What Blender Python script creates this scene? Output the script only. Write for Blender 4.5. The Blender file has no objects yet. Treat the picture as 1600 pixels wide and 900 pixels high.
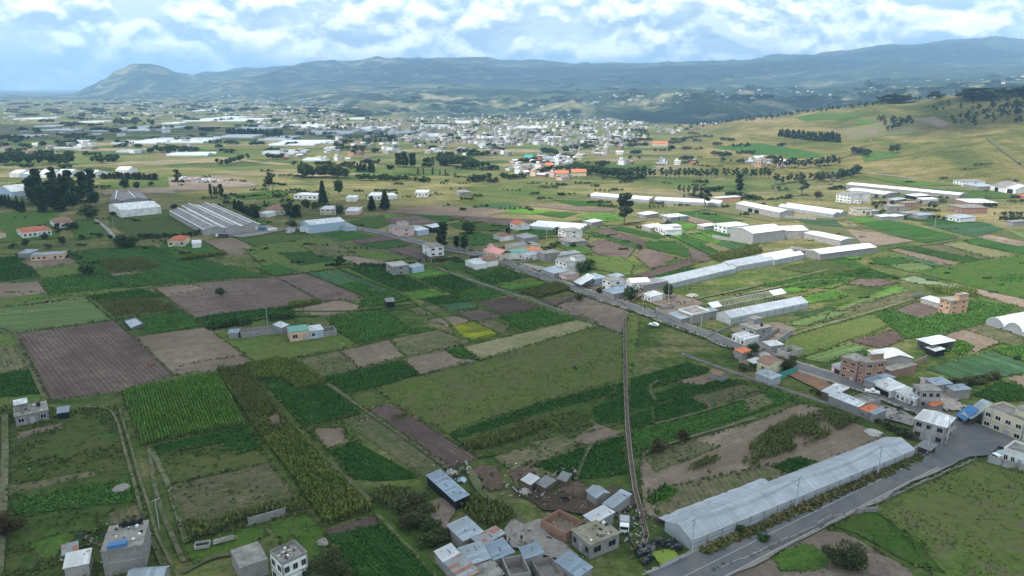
import bpy, math, random
import numpy as np
from mathutils import Vector
PI = math.pi
R = math.radians
random.seed(7)
rng = np.random.default_rng(7)
scene = bpy.context.scene
COL = scene.collection

# ------------------------------------------------------------------ camera
CAMZ = 100.0
PITCH = R(15.4)
F = 1142.0            # focal length in units of the 1600 px wide photograph
cam_d = bpy.data.cameras.new("camera")
cam = bpy.data.objects.new("camera", cam_d)
COL.objects.link(cam)
cam.location = (0, 0, CAMZ)
cam.rotation_euler = (PI / 2 - PITCH, 0, 0)
cam_d.sensor_width = 36.0
cam_d.lens = 36.0 * F / 1600.0
cam_d.clip_start = 1.0
cam_d.clip_end = 120000.0
scene.camera = cam

# ------------------------------------------------------------------ light
SUN_EL, SUN_AZ = R(58), R(235)      # azimuth of the sun: clockwise from +Y (behind the camera, to the left)
sun_dir = Vector((math.sin(SUN_AZ) * math.cos(SUN_EL), math.cos(SUN_AZ) * math.cos(SUN_EL), math.sin(SUN_EL)))
sd = bpy.data.lights.new("sun", 'SUN')
sd.energy = 4.1
sd.angle = R(2.5)
sd.color = (1.0, 0.95, 0.88)
sun = bpy.data.objects.new("sun", sd)
COL.objects.link(sun)
sun.rotation_euler = (-sun_dir).to_track_quat('-Z', 'Y').to_euler()

world = bpy.data.worlds.new("World")
scene.world = world
world.use_nodes = True
wt = world.node_tree
wt.nodes.clear()

def N(t, typ, **kw):
    n = t.nodes.new(typ)
    for k, v in kw.items():
        if k.startswith('i_'):
            n.inputs[k[2:].replace('_', ' ')].default_value = v
        else:
            setattr(n, k, v)
    return n

def ramp(t, fac, stops, interp='LINEAR'):
    r = t.nodes.new('ShaderNodeValToRGB')
    r.color_ramp.interpolation = interp
    e = r.color_ramp.elements
    while len(e) < len(stops):
        e.new(0.5)
    for i, (p, c) in enumerate(stops):
        e[i].position = p
        e[i].color = (*c, 1) if len(c) == 3 else c
    t.links.new(fac, r.inputs[0])
    return r.outputs[0]

def mixc(t, fac, a, b, mode='MIX'):
    m = t.nodes.new('ShaderNodeMix')
    m.data_type = 'RGBA'
    m.blend_type = mode
    for sock, v in ((m.inputs[0], fac), (m.inputs[6], a), (m.inputs[7], b)):
        if hasattr(v, 'links'):
            t.links.new(v, sock)
        elif isinstance(v, (int, float)):
            sock.default_value = v
        else:
            sock.default_value = (*v, 1)
    return m.outputs[2]

def mth(t, op, a, b=None, c=None, clamp=False):
    m = t.nodes.new('ShaderNodeMath')
    m.operation = op
    m.use_clamp = clamp
    for i, v in enumerate((a, b, c)):
        if v is None:
            continue
        if hasattr(v, 'links'):
            t.links.new(v, m.inputs[i])
        else:
            m.inputs[i].default_value = v
    return m.outputs[0]

def noise(t, vec, scale, detail=4.0, rough=0.55, dist=0.0, dim='3D'):
    n = t.nodes.new('ShaderNodeTexNoise')
    n.noise_dimensions = dim
    n.inputs['Scale'].default_value = scale
    n.inputs['Detail'].default_value = detail
    n.inputs['Roughness'].default_value = rough
    n.inputs['Distortion'].default_value = dist
    if vec is not None:
        t.links.new(vec, n.inputs['Vector'])
    return n.outputs['Fac']

def mapping(t, vec, loc=(0, 0, 0), rot=(0, 0, 0), scale=(1, 1, 1)):
    m = t.nodes.new('ShaderNodeMapping')
    m.inputs['Location'].default_value = loc
    m.inputs['Rotation'].default_value = rot
    m.inputs['Scale'].default_value = scale
    t.links.new(vec, m.inputs['Vector'])
    return m.outputs[0]

def build_world():
    t = wt
    out = N(t, 'ShaderNodeOutputWorld')
    bg = N(t, 'ShaderNodeBackground')
    bg.inputs['Strength'].default_value = 0.10
    sky = N(t, 'ShaderNodeTexSky')
    sky.sky_type = 'NISHITA'
    sky.sun_disc = False
    sky.sun_elevation = SUN_EL
    sky.sun_rotation = SUN_AZ
    sky.altitude = 2600
    tc = N(t, 'ShaderNodeTexCoord')
    gen = tc.outputs['Generated']
    # cumulus banks; the same billows looked up a little higher give lit heads and grey undersides
    def billow(dz):
        n1 = noise(t, mapping(t, gen, loc=(2.3, 1.1, dz), scale=(1.0, 1.0, 1.7)), 9.0, 7, 0.54, 0.15)
        return mth(t, 'ABSOLUTE', mth(t, 'SUBTRACT', n1, 0.5))
    b0, b1 = billow(0.2), billow(0.2 + 0.022)
    big = noise(t, mapping(t, gen, loc=(4.1, 1.7, 0.9), scale=(1.0, 1.0, 2.4)), 4.2, 6, 0.55, 0.2)
    body = mth(t, 'ADD', big, mth(t, 'MULTIPLY', b0, 0.9))
    cover = ramp(t, body, [(0.37, (0, 0, 0)), (0.47, (1, 1, 1))])
    lit = mth(t, 'MULTIPLY_ADD', mth(t, 'SUBTRACT', b0, b1), 9.0, 0.44, clamp=True)
    thick = ramp(t, body, [(0.42, (8.4, 9.5, 10.2)), (0.52, (11.0, 11.8, 12.2)), (0.59, (12.8, 13.2, 13.3)), (0.68, (7.0, 8.3, 9.2))])
    sh2 = mixc(t, lit, mixc(t, 1.0, thick, (0.46, 0.57, 0.66), 'MULTIPLY'), mixc(t, 1.0, thick, (1.34, 1.28, 1.22), 'MULTIPLY'))
    blue = mixc(t, 0.12, (8.0, 9.3, 10.0), sky.outputs[0])
    col = mixc(t, cover, blue, sh2)
    t.links.new(col, bg.inputs['Color'])
    t.links.new(bg.outputs[0], out.inputs['Surface'])
build_world()
scene.view_settings.view_transform = 'Standard'
scene.view_settings.look = 'None'
scene.view_settings.gamma = 1.0
scene.view_settings.use_curve_mapping = False
scene.view_settings.exposure = 0.35
scene.render.engine = 'CYCLES'
cy = scene.cycles
cy.max_bounces = 4
cy.diffuse_bounces = 2
cy.glossy_bounces = 2
cy.transmission_bounces = 2
cy.transparent_max_bounces = 8
cy.volume_bounces = 1
cy.use_denoising = True
cy.caustics_reflective = False
cy.caustics_refractive = False
try:
    world.cycles.sampling_method = 'AUTOMATIC'
except Exception:
    pass

# ------------------------------------------------------------------ photo geometry -> place
SP, CP = math.sin(PITCH), math.cos(PITCH)

def ray(x, y):
    return np.array([x - 800.0, F * CP + (450.0 - y) * SP, -F * SP + (450.0 - y) * CP])

def PH(x, y, h=0.0):
    """where the sight line of the photo point meets the level h"""
    d = ray(x, y)
    k = (CAMZ - h) / (-d[2])
    return Vector((d[0] * k, d[1] * k, h))

def vnoise(X, Y, seed=0):
    """smooth value noise on arrays, about -1..1"""
    xi, yi = np.floor(X).astype(np.int64), np.floor(Y).astype(np.int64)
    xf, yf = X - xi, Y - yi
    u, v = xf * xf * (3 - 2 * xf), yf * yf * (3 - 2 * yf)
    def h(a, b):
        n = (a * 374761393 + b * 668265263 + seed * 982451653) & 0xffffffff
        n = ((n ^ (n >> 13)) * 1274126177) & 0xffffffff
        return ((n ^ (n >> 16)) & 0xffff) / 32767.5 - 1.0
    return (h(xi, yi) * (1 - u) + h(xi + 1, yi) * u) * (1 - v) + (h(xi, yi + 1) * (1 - u) + h(xi + 1, yi + 1) * u) * v

def fbm(X, Y, oct=4, seed=0, ridged=False):
    a, s, f = 0.0, 0.5, 1.0
    for i in range(oct):
        n = vnoise(X * f + i * 17.3, Y * f - i * 9.1, seed + i)
        a = a + s * ((1 - 2 * np.abs(n)) if ridged else n)
        s *= 0.5
        f *= 2.03
    return a

# knots of the relief: photo column -> [(depth in m, photo row or ('z', height))]
KN = {
 -900: [(900, 'p'), (7000, 'p'), (9000, 'p'), (11500, 'p'), (13500, 'p'), (15500, 'p'), (40000, ('z', -60))],
 100: [(900, 'p'), (7000, 'p'), (9000, 'p'), (11500, ('z', 5)), (13500, 'p'), (15500, 'p'), (40000, ('z', -60))],
 145: [(900, 'p'), (7000, 'p'), (9000, ('z', 8)), (11500, 138), (13500, ('z', 20)), (15500, 'p'), (40000, ('z', -60))],
 163: [(900, 'p'), (7000, 'p'), (9000, ('z', 12)), (11500, 129), (13500, ('z', 40)), (15500, 'p'), (40000, ('z', -60))],
 188: [(900, 'p'), (7000, 'p'), (9000, 147), (11500, 115), (13500, ('z', 60)), (15500, ('z', 0)), (40000, ('z', -60))],
 215: [(900, 'p'), (7000, 'p'), (9000, 145), (11500, 106), (13500, ('z', 60)), (15500, ('z', 0)), (40000, ('z', -60))],
 250: [(900, 'p'), (6500, 'p'), (9000, 146), (11500, 108), (13500, ('z', 80)), (15500, ('z', 40)), (40000, ('z', -60))],
 285: [(900, 'p'), (6500, 'p'), (9000, 146), (11500, 117), (13500, ('z', 120)), (15500, 121), (40000, ('z', 100))],
 330: [(900, 'p'), (6000, 'p'), (8500, 147), (11000, 124), (13500, 119), (15500, 117), (40000, ('z', 100))],
 400: [(900, 'p'), (5200, 'p'), (7500, 147), (10500, 128), (13500, 114), (15500, 108), (40000, ('z', 100))],
 480: [(900, 'p'), (3600, 'p'), (4300, ('z', -30)), (7500, 143), (11500, 116), (15500, 99), (40000, ('z', 100))],
 560: [(900, 'p'), (2700, 'p'), (3300, ('z', -70)), (4700, 157), (8500, 136), (15500, 95), (40000, ('z', 100))],
 700: [(900, 'p'), (2500, 'p'), (3200, ('z', -95)), (4500, 152), (8500, 130), (15500, 93), (40000, ('z', 100))],
 820: [(900, 'p'), (2500, 'p'), (3200, ('z', -95)), (4500, 150), (8500, 132), (15500, 96), (40000, ('z', 100))],
 940: [(900, 'p'), (2200, 'p'), (3300, 203), (4400, 158), (8500, 132), (15500, 98), (40000, ('z', 100))],
 1030: [(900, 'p'), (2050, 'p'), (3100, ('z', -90)), (4400, 160), (8500, 127), (15500, 97), (40000, ('z', 100))],
 1100: [(900, 'p'), (1950, 195), (2900, ('z', -90)), (4300, 160), (8500, 127), (15500, 96), (40000, ('z', 100))],
 1200: [(950, 'p'), (1750, 184), (2700, ('z', -90)), (4300, 158), (8500, 124), (15500, 91), (40000, ('z', 100))],
 1300: [(930, 'p'), (1650, 171), (2600, ('z', -90)), (4300, 156), (8500, 120), (15500, 81), (40000, ('z', 100))],
 1400: [(860, 'p'), (1550, 159), (2500, ('z', -80)), (4300, 150), (8500, 112), (15500, 71), (40000, ('z', 100))],
 1500: [(780, 'p'), (1480, 149), (2400, ('z', -60)), (4300, 145), (8500, 104), (15500, 62), (40000, ('z', 100))],
 1600: [(730, 'p'), (1430, 143), (2300, ('z', -50)), (4300, 140), (8500, 98), (15500, 62), (40000, ('z', 100))],
 1800: [(700, 'p'), (1400, 137), (2300, ('z', -40)), (4300, 136), (8500, 94), (15500, 66), (40000, ('z', 100))],
 2600: [(700, 'p'), (1400, 137), (2300, ('z', -40)), (4300, 136), (8500, 100), (15500, 80), (40000, ('z', 100))],
}
KX = sorted(KN)
NK = 7
KY = np.zeros((len(KX), NK)); KZ = np.zeros((len(KX), NK))
for i, kx in enumerate(KX):
    for j, (Yk, v) in enumerate(KN[kx]):
        Yk = Yk if Yk < 5000 else 5000 + (Yk - 5000) * 0.6
        KY[i, j] = Yk
        if v == 'p': z = 0.0
        elif isinstance(v, tuple): z = float(v[1])
        else:
            d = ray(kx, v); z = CAMZ + d[2] * Yk / d[1]
        KZ[i, j] = z
KXA = np.array(KX, float)

def hfun(X, Y):
    X = np.asarray(X, float); Y = np.asarray(Y, float)
    Yc = np.maximum(Y, 60.0)
    px = np.clip(800 + F / CP * X / Yc, KXA[0], KXA[-1])
    i = np.clip(np.searchsorted(KXA, px) - 1, 0, len(KXA) - 2)
    w = (px - KXA[i]) / (KXA[i + 1] - KXA[i])
    w = w * w * (3 - 2 * w)
    ky = KY[i] * (1 - w)[..., None] + KY[i + 1] * w[..., None]
    kz = KZ[i] * (1 - w)[..., None] + KZ[i + 1] * w[..., None]
    z = np.zeros_like(Yc)
    for j in range(NK - 1):
        a, b = ky[..., j], ky[..., j + 1]
        t = np.clip((Yc - a) / (b - a), 0, 1)
        if j == 0:
            ts = t ** 1.25 * (1 - 0.18 * t) / 0.82
        elif j == 1 or j == 2:
            ts = t * t * (3 - 2 * t)
        else:
            ts = t
        m = (Yc >= a) & (Yc < b)
        z = np.where(m, kz[..., j] * (1 - ts) + kz[..., j + 1] * ts, z)
    z = np.where(Yc >= ky[..., -1], kz[..., -1], z)
    near = np.clip((Yc - ky[..., 0]) / 900, 0, 1)
    hillk = np.clip(np.abs(z) / 60.0, 0, 1) * near
    z = z + hillk * 5.0 * fbm(X / 260, Y / 260, 3, 3)
    far = np.clip((Yc - 2600) / 1500, 0, 1) * np.clip((np.abs(z)) / 60.0, 0, 1)
    z = z + far * (np.clip(Yc / 9000, 0.25, 1.2)) * (100 * fbm(X / 1100, Y / 2000, 6, 11, True) - 25)
    # spurs and gullies of the far canyon wall
    cw = np.clip((Yc - 2900) / 400, 0, 1) * np.clip((5600 - Yc) / 1500, 0, 1) * np.clip((px - 470) / 90, 0, 1)
    z = z + cw * 95 * fbm(X / 420, Y / 1500, 4, 21, True)
    return z

def G(x, y):
    """ground point seen at the photo point"""
    d = ray(x, y)
    if d[2] < 0:
        Yp = CAMZ / -d[2] * d[1]
        if Yp < 690:
            p = PH(x, y); return Vector((p.x, p.y, 0.0))
    Ys = np.geomspace(600, 30000, 900)
    X = d[0] / d[1] * Ys
    gap = CAMZ + d[2] / d[1] * Ys - hfun(X, Ys)
    k = np.argmax(gap < 0)
    if gap[k] >= 0: k = len(Ys) - 1
    if k == 0: Yh = Ys[0]
    else:
        a, b = gap[k - 1], gap[k]
        Yh = Ys[k - 1] + (Ys[k] - Ys[k - 1]) * a / (a - b)
    Xh = d[0] / d[1] * Yh
    return Vector((Xh, Yh, float(hfun(np.array([Xh]), np.array([Yh]))[0])))

# ------------------------------------------------------------------ materials
MATS = {}
def newmat(name):
    m = bpy.data.materials.new(name)
    m.use_nodes = True
    t = m.node_tree
    t.nodes.clear()
    out = N(t, 'ShaderNodeOutputMaterial')
    b = N(t, 'ShaderNodeBsdfPrincipled')
    b.inputs['Roughness'].default_value = 0.9
    b.inputs['Specular IOR Level'].default_value = 0.15
    t.links.new(b.outputs[0], out.inputs['Surface'])
    MATS[name] = m
    return m, t, b

def simple(name, c, var=0.2, scale=0.6, rough=0.85, metal=0.0, spec=0.2, dirt=None, dscale=0.25):
    m, t, b = newmat(name)
    tc = N(t, 'ShaderNodeTexCoord')
    n = noise(t, tc.outputs['Object'], scale, 6, 0.65)
    lo = tuple(v * (1 - var) for v in c); hi = tuple(min(1, v * (1 + var)) for v in c)
    col = ramp(t, n, [(0.3, lo), (0.7, hi)])
    if dirt:
        n2 = noise(t, tc.outputs['Object'], dscale, 7, 0.7, 0.4)
        col = mixc(t, ramp(t, n2, [(0.45, (0, 0, 0)), (0.66, (1, 1, 1))]), col, dirt)
    t.links.new(col, b.inputs['Base Color'])
    b.inputs['Roughness'].default_value = rough
    b.inputs['Metallic'].default_value = metal
    b.inputs['Specular IOR Level'].default_value = spec
    return m

def corrugated(name, c, rust=None, rust_amt=0.5, rough=0.45, panel=1.0):
    """sheet metal roofing: ribs, sheets of slightly different age, rust or lichen"""
    m, t, b = newmat(name)
    tc = N(t, 'ShaderNodeTexCoord')
    o = tc.outputs['Object']
    br = N(t, 'ShaderNodeTexBrick')
    br.inputs['Scale'].default_value = 1.0
    br.inputs['Brick Width'].default_value = 0.95 * panel
    br.inputs['Row Height'].default_value = 3.2
    br.inputs['Mortar Size'].default_value = 0.012
    br.inputs['Color1'].default_value = (*[v * (0.58 if panel == 1 else 0.8) for v in c], 1)
    br.inputs['Color2'].default_value = (*[min(1, v * (1.15 if panel == 1 else 1.5)) for v in c], 1)
    br.inputs['Mortar'].default_value = (*[v * 0.45 for v in c], 1)
    t.links.new(o, br.inputs['Vector'])
    n = noise(t, o, 0.45, 6, 0.7, 0.3)
    col = mixc(t, ramp(t, n, [(0.3, (0.55,) * 3), (0.7, (0, 0, 0))]), br.outputs[0], tuple(v * 0.55 for v in c))
    if rust:
        vo = N(t, 'ShaderNodeTexVoronoi'); vo.distance = 'CHEBYCHEV'; vo.inputs['Scale'].default_value = 1.0; vo.inputs['Randomness'].default_value = 0.35
        t.links.new(mapping(t, o, scale=(0.9, 0.36, 0)), vo.inputs['Vector'])
        sp = N(t, 'ShaderNodeSeparateColor'); t.links.new(vo.outputs['Color'], sp.inputs[0])
        wn = mth(t, 'ADD', mth(t, 'MULTIPLY', sp.outputs[0], 0.8), mth(t, 'MULTIPLY', noise(t, o, 0.8, 4, 0.6), 0.25))
        col = mixc(t, ramp(t, wn, [(rust_amt - 0.02, (1, 1, 1)), (rust_amt + 0.06, (0, 0, 0))]), col, rust)
    t.links.new(col, b.inputs['Base Color'])
    w = N(t, 'ShaderNodeTexWave')
    w.inputs['Scale'].default_value = 2.2
    t.links.new(o, w.inputs['Vector'])
    bp = N(t, 'ShaderNodeBump')
    bp.inputs['Strength'].default_value = 0.5
    bp.inputs['Distance'].default_value = 0.05
    t.links.new(w.outputs[1], bp.inputs['Height'])
    t.links.new(bp.outputs[0], b.inputs['Normal'])
    b.inputs['Roughness'].default_value = rough
    b.inputs['Specular IOR Level'].default_value = 0.4
    return m

def blockwork(name, c, mortar, dirt=None, bw=0.42, bh=0.21):
    m, t, b = newmat(name)
    tc = N(t, 'ShaderNodeTexCoord')
    o = tc.outputs['Object']
    # walls stand upright: bricks run along x+y and up z
    sx = N(t, 'ShaderNodeSeparateXYZ'); t.links.new(o, sx.inputs[0])
    cx = N(t, 'ShaderNodeCombineXYZ')
    t.links.new(mth(t, 'ADD', sx.outputs[0], sx.outputs[1]), cx.inputs[0]); t.links.new(sx.outputs[2], cx.inputs[1])
    br = N(t, 'ShaderNodeTexBrick')
    br.inputs['Scale'].default_value = 1.0
    br.inputs['Brick Width'].default_value = bw
    br.inputs['Row Height'].default_value = bh
    br.inputs['Mortar Size'].default_value = 0.02
    br.inputs['Color1'].default_value = (*[v * 0.85 for v in c], 1)
    br.inputs['Color2'].default_value = (*[v * 1.12 for v in c], 1)
    br.inputs['Mortar'].default_value = (*mortar, 1)
    t.links.new(cx.outputs[0], br.inputs['Vector'])
    n = noise(t, o, 0.5, 7, 0.7, 0.3)
    col = mixc(t, ramp(t, n, [(0.42, (0, 0, 0)), (0.72, (0.8,) * 3)]), br.outputs[0], dirt or tuple(v * 0.55 for v in c))
    t.links.new(col, b.inputs['Base Color'])
    return m

def field(name, c1, c2, c3, period=0.0, rowk=0.4, rowc=None, big=0.03, weeds=None, weedt=0.62, wig=0.8, patch=None, patcht=0.6):
    """cultivated ground: c1-c2 fine mottle, c3 large stains, rows of rowc every period metres, weeds in tufts"""
    m, t, b = newmat(name)
    geo = N(t, 'ShaderNodeNewGeometry')
    P = geo.outputs['Position']
    uv = N(t, 'ShaderNodeUVMap').outputs[0]
    rp = N(t, 'ShaderNodeObjectInfo').outputs['Random']
    if c1[1] > c1[0] and c1[1] > c1[2]:
        c1, c2, c3 = [(v[0] * .92, v[1] * 1.02, v[2] * .72) for v in (c1, c2, c3)]
    fine = mth(t, 'ADD', mth(t, 'MULTIPLY', noise(t, P, 1.3, 6, 0.8), 0.5), mth(t, 'MULTIPLY', noise(t, P, 0.26, 5, 0.75, 0.4), 0.5))
    lo = tuple(v * .72 for v in c1); hi = tuple(v * 1.22 for v in c2)
    col = ramp(t, fine, [(0.39, lo), (0.61, hi)])
    bign = noise(t, P, big, 6, 0.68, 0.6)
    col = mixc(t, ramp(t, bign, [(0.40, (0, 0, 0)), (0.62, (0.9,) * 3)]), col, c3)
    mid = noise(t, P, 0.16, 5, 0.7, 0.4)
    if patch:
        col = mixc(t, ramp(t, mid, [(patcht - 0.05, (0, 0, 0)), (patcht + 0.06, (0.9,) * 3)]), col, patch)
    if period:
        sp = N(t, 'ShaderNodeSeparateXYZ'); t.links.new(uv, sp.inputs[0])
        wob = noise(t, P, 0.12, 3, 0.5)
        x = mth(t, 'ADD', sp.outputs[1], mth(t, 'MULTIPLY', wob, wig))
        s = mth(t, 'SINE', mth(t, 'MULTIPLY', x, 2 * PI / period))
        # gaps in the rows
        gaps = noise(t, mapping(t, uv, scale=(0.25, 1.0, 1.0)), 0.9, 4, 0.7)
        fac = mth(t, 'MULTIPLY', mth(t, 'MULTIPLY_ADD', s, 0.5, 0.5), mth(t, 'MULTIPLY_ADD', gaps, 1.6, -0.25, clamp=True), clamp=True)
        fac = mth(t, 'MULTIPLY', fac, rowk * 1.6, clamp=True)
        col = mixc(t, fac, col, rowc or c3)
    if weeds:
        wn = noise(t, P, 0.42, 6, 0.75, 0.5)
        col = mixc(t, ramp(t, wn, [(weedt - 0.04, (0, 0, 0)), (weedt + 0.05, (1, 1, 1))]), col, weeds)
    if period:
        # beds sown at different times run along the rows
        bk = 1.0 if c1[1] > c1[0] else 0.35
        bed = noise(t, mapping(t, uv, scale=(0.010, 0.30, 1.0)), 1.0, 5, 0.75)
        col = mixc(t, 1.0, col, ramp(t, bed, [(0.36, (1 - .34 * bk,) * 3), (0.5, (1, 1, 1)), (0.62, (1 + .30 * bk, 1 + .26 * bk, 1 + .2 * bk))]), 'MULTIPLY')
    # every plot is a little lighter or darker than the next
    k = mth(t, 'MULTIPLY_ADD', rp, 0.34, 0.83)
    kk = N(t, 'ShaderNodeCombineColor')
    for i in range(3): t.links.new(k, kk.inputs[i])
    col = mixc(t, 1.0, col, kk.outputs[0], 'MULTIPLY')
    t.links.new(col, b.inputs['Base Color'])
    bp = N(t, 'ShaderNodeBump')
    bp.inputs['Strength'].default_value = 0.7
    bp.inputs['Distance'].default_value = 0.5
    t.links.new(fine, bp.inputs['Height'])
    t.links.new(bp.outputs[0], b.inputs['Normal'])
    b.inputs['Roughness'].default_value = 1.0
    b.inputs['Specular IOR Level'].default_value = 0.05
    return m

def leafmat(name, c1, c2, c3=None):
    m, t, b = newmat(name)
    geo = N(t, 'ShaderNodeNewGeometry')
    n = noise(t, geo.outputs['Position'], 0.11, 3, 0.6)
    f = mth(t, 'ADD', mth(t, 'MULTIPLY', geo.outputs['Random Per Island'], 0.6), mth(t, 'MULTIPLY', n, 0.55), clamp=True)
    c1, c2, c3 = [(v[0] * .95, v[1], v[2] * .8) if v else None for v in (c1, c2, c3)]
    col = ramp(t, f, [(0.15, c1), (0.6, c2), (0.95, c3 or c2)])
    t.links.new(col, b.inputs['Base Color'])
    b.inputs['Roughness'].default_value = 0.8
    b.inputs['Specular IOR Level'].default_value = 0.1
    return m

# --- fields
SOIL = (0.128, 0.102, 0.084); SOILD = (0.090, 0.062, 0.055); SOILP = (0.21, 0.165, 0.125)
field('soil', SOIL, (0.175, 0.132, 0.110), SOILD, 1.6, 0.55, (0.062, 0.044, 0.038))
field('soil_dark', (0.098, 0.072, 0.060), (0.128, 0.094, 0.078), (0.078, 0.055, 0.047), 1.3, 0.6, (0.045, 0.03, 0.03))
field('soil_pale', (0.175, 0.135, 0.105), (0.235, 0.185, 0.14), (0.15, 0.115, 0.085), 1.4, 0.3, (0.12, 0.09, 0.068), weeds=(0.07, 0.09, 0.035), weedt=0.70)
field('dirt', (0.17, 0.135, 0.105), (0.24, 0.195, 0.155), (0.14, 0.11, 0.085), weeds=(0.06, 0.085, 0.03), weedt=0.64)
field('stubble', (0.115, 0.098, 0.058), (0.185, 0.152, 0.095), (0.075, 0.088, 0.038), 1.5, 0.5, (0.06, 0.075, 0.03), weeds=(0.05, 0.08, 0.025), weedt=0.57, patch=(0.16, 0.12, 0.09), patcht=0.58)
field('hay', (0.17, 0.155, 0.085), (0.22, 0.19, 0.11), (0.125, 0.135, 0.06), 4.5, 0.3, (0.12, 0.125, 0.06))
field('crop_dark', (0.022, 0.056, 0.015), (0.045, 0.100, 0.028), (0.036, 0.075, 0.022), 1.2, 0.35, (0.018, 0.030, 0.012), big=0.05)
field('crop_mid', (0.030, 0.072, 0.020), (0.052, 0.115, 0.030), (0.040, 0.088, 0.026), 1.2, 0.3, (0.03, 0.052, 0.018), big=0.05, weeds=(0.075, 0.11, 0.04), weedt=0.68)
field('crop_bright', (0.075, 0.155, 0.032), (0.120, 0.215, 0.050), (0.060, 0.125, 0.030), 1.6, 0.3, (0.055, 0.10, 0.03), big=0.06)
field('crop_blue', (0.035, 0.085, 0.060), (0.062, 0.125, 0.088), (0.045, 0.085, 0.045), 1.0, 0.4, (0.05, 0.055, 0.035), big=0.05)
field('pasture', (0.062, 0.098, 0.028), (0.105, 0.135, 0.045), (0.105, 0.112, 0.048), big=0.025, weeds=(0.045, 0.085, 0.022), weedt=0.58, patch=(0.12, 0.115, 0.06), patcht=0.60)
field('pasture_green', (0.040, 0.088, 0.018), (0.070, 0.128, 0.028), (0.078, 0.10, 0.034), big=0.05, patch=(0.085, 0.095, 0.04), patcht=0.6, weeds=(0.034, 0.075, 0.018), weedt=0.56)
field('rough', (0.066, 0.096, 0.028), (0.105, 0.132, 0.042), (0.110, 0.108, 0.052), big=0.03, weeds=(0.045, 0.075, 0.02), weedt=0.57, patch=(0.115, 0.098, 0.058), patcht=0.57)
field('pasture_dry', (0.125, 0.122, 0.056), (0.175, 0.160, 0.080), (0.095, 0.108, 0.042), big=0.012, weeds=(0.07, 0.088, 0.03), weedt=0.66, patch=(0.17, 0.14, 0.085), patcht=0.60)
field('pale_green', (0.085, 0.125, 0.058), (0.125, 0.165, 0.085), (0.105, 0.128, 0.068), 2.2, 0.15, (0.09, 0.12, 0.06))
field('yellow', (0.14, 0.15, 0.02), (0.27, 0.25, 0.03), (0.10, 0.12, 0.03), 1.2, 0.3, (0.06, 0.09, 0.02), big=0.08)
field('wild', (0.040, 0.068, 0.022), (0.080, 0.100, 0.036), (0.095, 0.088, 0.045), big=0.035, weeds=(0.028, 0.058, 0.016), weedt=0.55, patch=(0.055, 0.110, 0.025), patcht=0.60)
field('net', (0.15, 0.17, 0.15), (0.20, 0.22, 0.20), (0.13, 0.15, 0.13), 0.0)
# --- ground and roads
field('track', (0.12, 0.105, 0.07), (0.175, 0.15, 0.108), (0.095, 0.105, 0.05), big=0.08, weeds=(0.06, 0.09, 0.028), weedt=0.54)
field('path_pale', (0.22, 0.23, 0.14), (0.30, 0.30, 0.20), (0.14, 0.18, 0.08))
simple('asphalt', (0.105, 0.108, 0.116), 0.18, 0.25, 0.85, dirt=(0.15, 0.14, 0.13), dscale=0.10)
simple('road_paint', (0.42, 0.42, 0.40), 0.3, 1.5)
simple('gravel', (0.22, 0.20, 0.18), 0.25, 0.8)
simple('stone_path', (0.30, 0.285, 0.255), 0.25, 0.5)
# --- building stuff
simple('concrete', (0.27, 0.255, 0.24), 0.25, 0.8, dirt=(0.15, 0.14, 0.13))
simple('concrete_pale', (0.38, 0.37, 0.35), 0.2, 0.8, dirt=(0.24, 0.22, 0.20))
simple('roof_slab', (0.25, 0.235, 0.215), 0.28, 0.5, dirt=(0.13, 0.125, 0.105), dscale=0.35)
simple('roof_moss', (0.24, 0.22, 0.17), 0.25, 0.5, dirt=(0.15, 0.155, 0.08), dscale=0.3)
simple('white', (0.74, 0.74, 0.72), 0.08, 0.7, dirt=(0.50, 0.48, 0.45), dscale=0.3)
simple('cream', (0.62, 0.56, 0.40), 0.08, 0.7, dirt=(0.45, 0.40, 0.30))
simple('peach', (0.62, 0.42, 0.27), 0.08, 0.7, dirt=(0.50, 0.34, 0.24))
simple('orange_wall', (0.46, 0.26, 0.155), 0.12, 0.7)
simple('pinkish', (0.60, 0.42, 0.38), 0.1, 0.7)
simple('blue_wall', (0.36, 0.46, 0.55), 0.1, 0.7)
simple('teal', (0.05, 0.30, 0.28), 0.15, 0.9)
simple('wood', (0.13, 0.095, 0.065), 0.3, 1.2)
simple('dark', (0.018, 0.019, 0.022), 0.4, 2.0, 0.5)
simple('blue_tarp', (0.06, 0.17, 0.34), 0.2, 0.8, 0.5)
simple('black_plastic', (0.022, 0.022, 0.026), 0.4, 1.0, 0.35, spec=0.5)
simple('rubble', (0.34, 0.32, 0.30), 0.5, 0.9, dirt=(0.20, 0.15, 0.11), dscale=0.7)
simple('metal_grey', (0.34, 0.35, 0.37), 0.15, 1.0, 0.5)
simple('pole_grey', (0.42, 0.42, 0.41), 0.12, 1.0)
simple('tile_red', (0.42, 0.13, 0.07), 0.25, 1.1, dirt=(0.26, 0.10, 0.06))
simple('tile_orange', (0.48, 0.165, 0.08), 0.2, 1.1, dirt=(0.45, 0.14, 0.07))
simple('tile_brown', (0.23, 0.145, 0.10), 0.25, 1.0, dirt=(0.16, 0.10, 0.07))
simple('tile_pink', (0.62, 0.28, 0.27), 0.12, 1.0)
simple('green_roof', (0.13, 0.30, 0.25), 0.12, 0.8)
simple('pool_water', (0.16, 0.20, 0.24), 0.1, 0.4, 0.12, spec=0.6)
simple('algae', (0.15, 0.22, 0.02), 0.15, 0.8, 0.4)
simple('mulch', (0.10, 0.07, 0.05), 0.35, 0.9)
blockwork('block', (0.30, 0.285, 0.27), (0.20, 0.19, 0.18))
blockwork('block_pale', (0.40, 0.385, 0.36), (0.28, 0.27, 0.26))
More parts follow.
